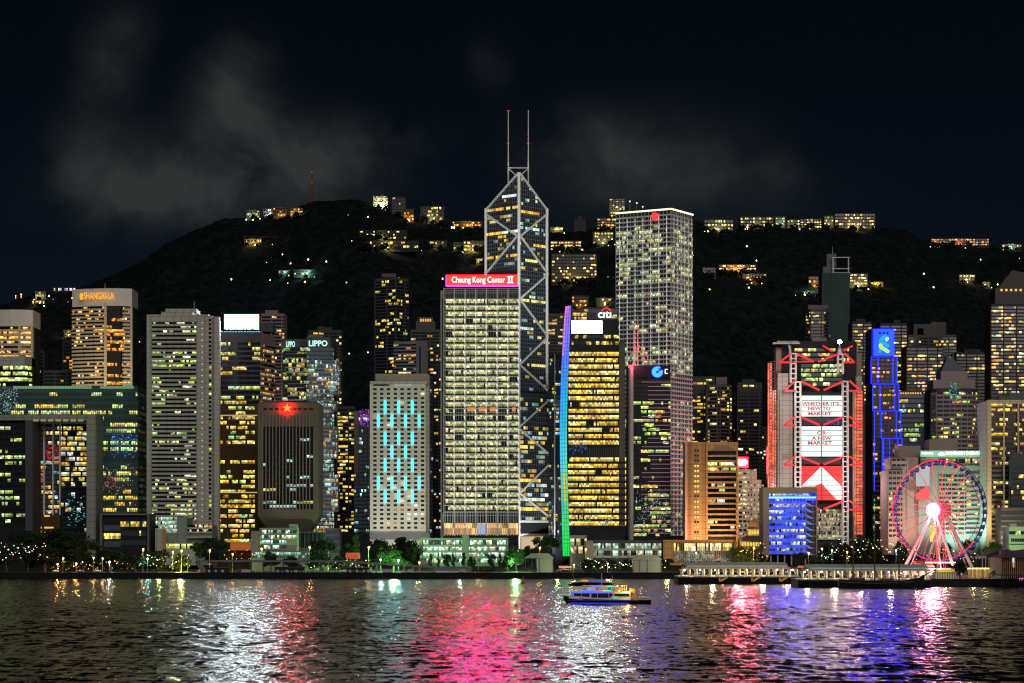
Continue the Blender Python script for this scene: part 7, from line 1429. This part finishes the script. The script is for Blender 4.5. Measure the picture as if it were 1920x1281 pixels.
# ================================================================ HILLSIDE
for k_, c_ in (('h_resi', (.03, .03, .033)), ('h_resi2', (.06, .058, .055)), ('h_grey', (.12, .12, .13)), ('h_slate', (.05, .052, .06)), ('h_brown', (.06, .04, .03)), ('h_white', (.3, .3, .26)), ('h_tan', (.14, .09, .05)), ('h_plum', (.04, .03, .04))): M[k_] = wall_mat('hillside_' + k_[2:], c_)
HG = 'houses scattered over the wooded hills'
HL = []
def house(label, px0, px1, py0, py1, pal, p=.5, rows_=None, mat='resi', seed=1, name='hillside_house', cat='house', inten=(.5, 1.5), bay=None, roof=True):
    mat = 'h_' + mat; x, Y, z = hill_at((px0 + px1) / 2, py1 + .5); Y += 3; w_ = (px1 - px0) / FPX * Y; t = thing(name, label, cat, (X((px0 + px1) / 2, Y), Y + 6, Z(py1, Y) - 6), HG)
    mb = MB(); mb.box(X(px0, Y), X(px1, Y), Y, Y + min(18, max(8, w_ * .5)), Z(py1, Y) - 3, Z(py0, Y)); mb.build('wall', M[mat], t)
    nf = rows_ or max(1, round((py1 - py0) / 5)); facade(t, flat(px0 + .5, px1 - .5, Y - .05), Z(py1, Y), Z(py0 + .6, Y), nf, bay or 2.3, p=p * .8, pal=pal, run=2, fr=M[mat], spf=.45, pier=2, pw=1.0, seed=seed, inten=inten, fvar=.5, name='window_row')
    if roof: mb = MB(); mb.box(X(px0, Y) - .8, X(px1, Y) + .8, Y - .8, Y + 8, Z(py0, Y), Z(py0, Y) + .9); mb.build('roof', M['h_slate'], t)
    k_ = (px0 + px1) / 2
    if p > .25: lamp_light('house_glow', (X(k_, Y), Y - 7, Z(py1, Y) + 3), pal[0], 4500 * (px1 - px0) ** .5 * p, 1.5)
    rg = random.Random(seed * 3); n = max(1, int((px1 - px0) / 13))
    for i in range(int((px1 - px0) / 11 * min(1, p * 1.8))): HL.append((rg.uniform(px0 - 3, px1 + 3), py1 + rg.uniform(-1, 3)))
    for i in range(n):
        o = copy_tree(bpy.data.objects['broadleaf_tree']); q = px0 + (px1 - px0) * (i + rg.uniform(.1, .9)) / n; tx, tY, tz = hill_at(q, py1 + rg.uniform(1, 3)); tY -= rg.uniform(4, 9); h = rg.uniform(8, 14) * (.6 + .4 * (py1 - py0 > 12)); o.location = (X(q, tY), tY, tz - 4); o.scale = (h * 1.2, h * 1.2, h); o.rotation_euler = (0, 0, rg.uniform(0, 6)); o['label'] = 'dark tree on the hillside in front of the lit houses'; o['category'] = 'tree'; o['group'] = 'trees among the hillside houses'
    return t
YW = [(1, .75, .2), (1, .65, .12), (1, .85, .4)]; GW = [(.7, 1, .4), (.8, 1, .6)]; OR = [(1, .42, .06), (1, .55, .15)]
for i, h in enumerate((
    ('green-lit house at the left end of the ridge houses', 462, 486, 395, 411, GW, .7, 3, 'resi2'), ('blank grey block in the ridge row left of the radio mast', 494, 511, 392, 406, [(1, .95, .8)], .3, 2, 'grey'), ('wide grey block in the ridge row left of the radio mast', 512, 542, 390, 407, OR, .35, 3, 'slate'), ('orange-lit house just left of the wooded summit', 544, 568, 391, 406, OR, .65, 3, 'resi2'),
    ('bright cream stepped block right of the wooded summit', 700, 727, 368, 388, [(.9, .95, .45), (1, .9, .5)], .9, 5, 'white'), ('grey tower block beside the bright cream summit block', 735, 760, 370, 402, YW, .15, 6, 'grey'), ('amber-lit house below the grey summit block', 757, 776, 393, 415, OR, .7, 4, 'brown'), ('long banded block at the right end of the summit group', 788, 833, 388, 415, YW + [(.5, .8, 1)], .45, 4, 'slate'), ('row of low orange-lit houses sloping down behind the prism tower', 848, 905, 416, 426, OR, .6, 2, 'brown'),
    ('upper terrace block above the row of lit doors', 674, 762, 433, 450, YW, .3, 3, 'resi'), ('lower terrace row with a line of yellow-lit doors', 668, 784, 453, 468, YW, .5, 2, 'resi'), ('small dim house right of the terrace rows', 803, 838, 453, 468, YW, .3, 2, 'resi'), ('dim house next to the bright two-storey villa left of the prism tower', 850, 867, 456, 471, YW, .4, 2, 'resi'), ('bright yellow two-storey villa left of the prism tower', 869, 908, 453, 473, YW, .75, 3, 'resi2'), ('small bright house under the yellow villa', 893, 905, 486, 494, YW, .8, 2, 'resi2'),
    ('amber road house on the left slope', 458, 490, 449, 458, YW + OR, .7, 1, 'brown'), ('green-lit station house on the mid slope', 551, 600, 507, 517, [(.5, 1, .7), (.8, 1, .7)], .8, 2, 'resi2'), ('small dim green-lit house left of the station house', 522, 548, 508, 516, [(.4, .9, .7), (1, .5, .2)], .5, 1, 'resi'), ('pale roofed shed on the left slope above the amber house', 458, 520, 444, 448, [(.3, .3, .3)], .0, 1, 'resi2'),
    ('big grey apartment slab right of the prism tower', 1034, 1119, 477, 531, YW, .32, 9, 'resi2'), ('orange terrace houses above the big grey slab', 1032, 1090, 453, 471, OR + YW, .7, 3, 'brown'), ('tiny lit villa near the ridge right of the prism tower', 1032, 1056, 427, 434, YW, .8, 1, 'resi'), ('grey house with lit rooms left of the white-gridded tower', 1112, 1150, 436, 459, YW, .45, 4, 'slate'), ('dim block with lit rooms up the slope left of the white-gridded tower', 1119, 1158, 410, 432, OR + YW, .35, 4, 'resi'), ('ridge apartment tower above the white-gridded tower', 1142, 1172, 373, 402, YW, .3, 8, 'resi2'), ('glowing base house below the big grey slab', 1046, 1072, 522, 537, YW, .9, 2, 'resi2'), ('orange-outlined house above the golden banded tower', 1072, 1104, 556, 584, OR, .5, 4, 'plum'), ('small lit house left of the white sign with the red arc', 1118, 1150, 560, 572, YW, .4, 2, 'resi'),
    ('long low ridge house right of the white-gridded tower', 1320, 1375, 413, 434, YW, .5, 3, 'resi'), ('wide dim ridge house second in the right row', 1388, 1450, 408, 427, YW, .35, 3, 'resi'), ('small green-white ridge house in the right row', 1454, 1472, 408, 424, GW, .5, 3, 'resi2'), ('small dim ridge house after the green-white one', 1476, 1499, 413, 429, YW, .4, 3, 'resi'), ('bright ridge house with stacked yellow rooms', 1500, 1540, 411, 429, YW, .7, 4, 'resi'), ('small top-lit ridge house before the biggest ridge block', 1545, 1563, 406, 424, YW, .55, 3, 'resi'), ('biggest ridge block at the end of the right row', 1565, 1641, 401, 431, YW, .42, 5, 'resi2'),
    ('long row of orange-red lit houses on the far right ridge', 1745, 1854, 448, 462, [(1, .25, .03), (1, .35, .06), (1, .8, .4)], .7, 3, 'brown'), ('green-white lit house at the far right end of the ridge', 1878, 1915, 459, 466, GW + OR, .6, 1, 'resi'),
    ('amber floodlit stepped mansion, upper part, right of the white-gridded tower', 1348, 1418, 497, 514, OR + YW, .8, 3, 'tan'), ('amber floodlit stepped mansion, lower right part', 1392, 1437, 514, 529, OR + YW, .75, 3, 'tan'), ('dim grey annex left of the floodlit mansion', 1317, 1342, 502, 520, YW, .05, 3, 'grey'), ('amber-lit house left of the unfinished tower', 1516, 1542, 519, 540, OR, .5, 3, 'brown'), ('bright yellow house right of the unfinished tower', 1593, 1627, 514, 541, YW, .7, 5, 'resi2'), ('low golden arcade house right of the unfinished tower', 1632, 1656, 530, 538, [(1, .7, .05)], .95, 1, 'tan'), ('teal-lit row low on the slope left of the unfinished tower', 1490, 1537, 547, 552, [(.2, .9, .7), (1, .6, .1)], .6, 1, 'resi'),
    ('yellow-green house on the far left slope', 66, 86, 548, 562, YW + GW, .6, 3, 'resi2'), ('dim long house at the top of the far left slope', 100, 142, 540, 549, [(.6, .6, 1), (1, .8, .4)], .2, 1, 'resi2'), ('low yellow house under the far left slope houses', 60, 84, 564, 573, YW, .7, 1, 'resi'), ('small lit house beside the curved hotel on the slope', 120, 136, 620, 632, YW, .6, 2, 'resi'), ('grey roof low on the slope behind the roof billboard', 588, 612, 528, 534, [(.3, .3, .4)], .1, 1, 'resi2'), ('dim villa low on the right slope beside the sloped-roof tower', 1842, 1856, 530, 538, YW, .7, 1, 'resi'), ('yellow lit villa low on the right slope', 1798, 1828, 516, 528, YW, .5, 2, 'resi'))):
    house(h[0], *h[1:5], h[5], h[6], h[7], h[8], seed=400 + i)
x, Y, z = hill_at(585, 380)
r = thing('radio_mast', 'thin red-lit radio mast on the wooded summit', 'mast', (X(585, Y), Y, z - 5)); mb = MB()
for a in range(3): q = Vector((math.cos(a * 2.1), math.sin(a * 2.1), 0)); mb.tube(Vector((X(585, Y), Y, z - 5)) + q * 2.0, Vector((X(585, Y), Y, Z(324, Y))) + q * .5, .55, .35, 5)
for i in range(10): zz = z + (Z(330, Y) - z) * i / 10; mb.tube((X(585, Y) - 1.6, Y, zz), (X(585, Y) + 1.6, Y, zz + 3), .3, .3, 4)
mb.build('lattice', wall_mat('mast_dim_red', (.16, .04, .03)), r); mb = MB()
for yy in (323, 343): mb.lathe(X(585, Y), Y - 2, [(.3, Z(yy + 1, Y)), (.9, Z(yy, Y)), (.3, Z(yy - 1, Y))], 8)
mb.build('red_beacon', emit_mat('radio_beacon', (1, .08, .05), .8), r)
x, Y, z = hill_at(1088, 432); r = thing('scaffolded_block', 'dark unlit block under scaffold near the ridge, right of the prism tower', 'building', (X(1088, Y), Y, z - 5), HG); mb = MB(); mb.pbox(1078, 1098, 412, 436, Y, 14); mb.pbox(1084, 1092, 406, 412, Y + 2, 8); mb.build('netting', M['resi'], r)
Yg = hill_at(1190, 398)[1]
for px, h_ in ((1181, 378), (1194, 381), (1205, 388)):
    t = thing('floodlight_mast', 'green-white floodlight mast on the ridge behind the white-gridded tower', 'floodlight', (X(px, Yg), Yg, Z(400, Yg)), 'three floodlight masts on the ridge'); mb = MB(); mb.tube((X(px, Yg), Yg, Z(402, Yg)), (X(px, Yg), Yg, Z(h_, Yg)), .4, .3, 6); mb.build('pole', M['steel'], t); mb = MB(); mb.lathe(X(px, Yg), Yg - 1, [(.4, Z(h_ + 1.3, Yg)), (1.1, Z(h_, Yg)), (.4, Z(h_ - 1.3, Yg))], 8); mb.build('lamp_head', emit_mat('ridge_green_lamp', (.3, 1, .75), 2.5) if px == 1181 else bpy.data.materials['ridge_green_lamp'], t)
# lone lamps on the dark slope: one mesh, copied
LM = [emit_mat('slope_lamp_warm', (1, .62, .16), 9.0), emit_mat('slope_lamp_cool', (.7, 1, .95), 2.6)]
SP = [(500, 404), (444, 412), (475, 414), (593, 398), (625, 400), (653, 404), (690, 408), (706, 393), (718, 404), (789, 419), (826, 428), (498, 471), (511, 458), (546, 461), (516, 478), (530, 479), (517, 489), (500, 492), (506, 502), (545, 494), (578, 488), (601, 468), (612, 492), (434, 525), (507, 526), (540, 530), (572, 529), (650, 530), (637, 526), (695, 533), (660, 452), (662, 462), (783, 472), (790, 470), (780, 470), (1029, 513), (1056, 535), (1080, 530), (1092, 526), (1112, 522), (1140, 519), (1150, 520), (1116, 478), (1136, 482), (1300, 479), (1306, 472), (1418, 490), (1412, 498), (1440, 488), (1523, 492), (1656, 505), (1660, 515), (1732, 515), (1760, 515), (1750, 540), (1789, 485), (1838, 489), (1890, 488), (1911, 485), (1832, 514), (1828, 530), (1818, 528), (1870, 535), (1800, 533), (1660, 545), (1608, 548), (1633, 545), (1350, 537), (1404, 540), (1376, 486), (1400, 463), (1336, 486), (30, 552), (40, 550), (92, 556), (100, 561), (110, 566), (128, 568), (136, 560), (132, 575), (73, 620), (91, 622), (130, 619), (262, 640), (255, 633), (1358, 540), (720, 518), (735, 519), (748, 520), (762, 522), (775, 520), (790, 523), (815, 522), (830, 524), (690, 660), (655, 664), (648, 690), (662, 905), (668, 915), (658, 925), (650, 935), (1480, 545), (1500, 540), (1330, 545)]
SP += HL; pr = None
for i, (px, py) in enumerate(SP):
    x, Y, z = hill_at(px, py)
    if pr is None or i == 1:
        mb = MB(); mb.lathe(0, 0, [(.25, 4.0), (1.05, 5.2), (.25, 6.4)], 8); mb.tube((0, 0, -3), (0, 0, 4.0), .2, .2, 5); me = bpy.data.meshes.new('slope_lamp'); me.from_pydata(mb.v, [], mb.f); me.materials.append(LM[i % 2])
        o = bpy.data.objects.new('slope_lamp', me); C.objects.link(o); pr = (pr or []) + [o]
    else: o = pr[(i * 7 // 3) % 2].copy(); C.objects.link(o)
    o.location = (X(px, Y), Y - 1.5, Z(py, Y) - 5.2); s = .45 + .75 * random.Random(i).random(); o.scale = (s, s, s)
    w = 0 if o.data is pr[0].data else 1
    tag(o, ('small warm lone lamp on the dark wooded slope', 'small cool white lone lamp on the dark wooded slope')[w], 'lamp', ('warm lone lamps on the hillside', 'cool lone lamps on the hillside')[w])
# ================================================================ PEOPLE
def skin(pts, edges, rad, name, mat, parent=None):
    me = bpy.data.meshes.new(name); me.from_pydata(pts, edges, []); o = bpy.data.objects.new(name, me); C.objects.link(o)
    md = o.modifiers.new('skin', 'SKIN')
    for v, q in zip(me.skin_vertices[0].data if me.skin_vertices else [], rad): v.radius = (q, q)
    if not me.skin_vertices: raise RuntimeError('no skin layer')
    me.skin_vertices[0].data[0].use_root = True; o.modifiers.new('sub', 'SUBSURF').levels = 1
    dg = bpy.context.evaluated_depsgraph_get(); bm_ = bpy.data.meshes.new_from_object(o.evaluated_get(dg)); bm_.materials.clear(); bm_.materials.append(mat); bpy.data.objects.remove(o)
    q = bpy.data.objects.new(name, bm_); C.objects.link(q)
    if parent: q.parent = parent
    return q
SKINM = wall_mat('skin_tone', (.45, .28, .19), .6, .05)
J = [(0, 0, .95), (0, 0, 1.2), (0, 0, 1.42), (0, -.01, 1.53), (0, -.02, 1.66), (.19, 0, 1.40), (.27, -.03, 1.12), (.25, -.16, .90), (-.19, 0, 1.40), (-.26, .02, 1.12), (-.24, -.06, .86), (.1, 0, .90), (.12, -.03, .50), (.13, .02, .07), (.13, -.12, .04), (-.1, 0, .90), (-.12, .03, .50), (-.13, .06, .07), (-.13, -.08, .04)]
JE = [(0, 1), (1, 2), (2, 3), (3, 4), (2, 5), (5, 6), (6, 7), (2, 8), (8, 9), (9, 10), (0, 11), (11, 12), (12, 13), (13, 14), (0, 15), (15, 16), (16, 17), (17, 18)]
JR = [.14, .13, .15, .055, .095, .065, .048, .036, .065, .048, .036, .085, .06, .042, .04, .085, .06, .042, .04]
body = skin(J, JE, JR, 'person', SKINM)
top = skin([J[0], J[1], J[2], J[5], J[6], J[8], J[9]], [(0, 1), (1, 2), (2, 3), (3, 4), (2, 5), (5, 6)], [.16, .15, .165, .08, .06, .08, .06], 'shirt', M['boatwhite'], body)
trs = skin([J[0], J[11], J[12], J[13], J[15], J[16], J[17]], [(0, 1), (1, 2), (2, 3), (0, 4), (4, 5), (5, 6)], [.155, .1, .075, .06, .1, .075, .06], 'trousers', M['slate'], body)
mb = MB(); mb.lathe(0, .0, [(.09, 1.64), (.108, 1.70), (.085, 1.77), (.03, 1.80)], 10); me = bpy.data.meshes.new('hair'); me.from_pydata(mb.v, [], mb.f); me.materials.append(M['black']); hr = bpy.data.objects.new('hair', me); C.objects.link(hr); hr.parent = body
rg = random.Random(31); fst = True
PEO = [(1199 + i * 2.9, 958.5 + (i % 3) * 1.6, None, 'person standing at the stern rail of the ferry', 'passengers on the ferry stern') for i in range(7)] + [(1792 + i * 5.2 + rg.uniform(-1, 1), 1290.5 + (i % 4) * 3, LAND + .06, 'person strolling on the lamplit quay by the stall', 'people on the quay') for i in range(14)] + [(1160 + i * 4, 960, 'up', 'person on the upper deck of the ferry', 'passengers on the upper deck') for i in range(3)]
for px, Y, zz, lab, grp in PEO:
    o = body if fst else copy_tree(body); fst = False
    o.location = (X(px, Y), Y, Z(1125, 957) if zz is None else Z(1109.5, 957) if zz == 'up' else zz); o.rotation_euler = (0, 0, rg.uniform(-2, 2)); s = rg.uniform(.93, 1.05); o.scale = (s, s, s); tag(o, lab, 'person', grp)

lamp_light('prism_tower_floodlight', (X(1003, 1862), 1862, 8), (.95, 1, .95), 3.2e5, 3, 120, (X(1000, 1930), 1930, 80)); lamp_light('prism_tower_floodlight', (X(960, 1812), 1812, 246), (.95, 1, .95), 2.2e5, 3, 110, (X(985, 1930), 1930, 290))
lamp_light('bank_floodlight', (X(1478, 1770), 1770, 70), (1, .86, .84), 3.2e4, 2); lamp_light('bank_floodlight', (X(1605, 1770), 1770, 70), (1, .7, .7), 2.6e4, 2); lamp_light('bank_floodlight', (X(1480, 1775), 1775, 150), (1, .8, .8), 2.8e4, 2)
lamp_light('edge_tower_floodlight', (X(1870, 1680), 1676, 20), (1, .72, .35), 140000, 3, 110, (X(1885, 1715), 1715, 80)); lamp_light('curved_hotel_floodlight', (X(185, 1930), 1925, 150), (1, .8, .5), 90000, 3, 120, (X(190, 1985), 1985, 210))
lamp_light('pink_wall_floodlight', (X(1279, 1722), 1722, 9), (1, .3, .28), 70000, 1, 60, (X(1287, 1737), 1737, 48)); lamp_light('gold_pier_floodlight', (X(1855, 1704), 1702, 7), (1, .55, .12), 16000, 1, 70, (X(1855, 1713), 1713, 26))
lamp_light('roof_mast_floodlight', (X(1191, 1768), 1768, Z(683, 1775)), (1, .12, .2), 12000, 1); lamp_light('roof_mast_floodlight', (X(1196, 1768), 1766, Z(640, 1775)), (1, .12, .2), 9000, 1)
lamp_light('kiosk_lamp', (X(1773, 1292), 1292, LAND + 5), (1, .8, .4), 1500, .5); lamp_light('stall_lamp', (X(1826, 1310), 1311, LAND + 4.5), (1, .7, .3), 1200, .5); lamp_light('stall_lamp', (X(1848, 1310), 1311, LAND + 4.5), (1, .7, .3), 1200, .5); lamp_light('booth_lamp', (X(1730, 1412), 1410, LAND + 5), (1, .4, .4), 3500, .5); lamp_light('booth_lamp', (X(1775, 1412), 1410, LAND + 5), (1, .6, .4), 2500, .5)
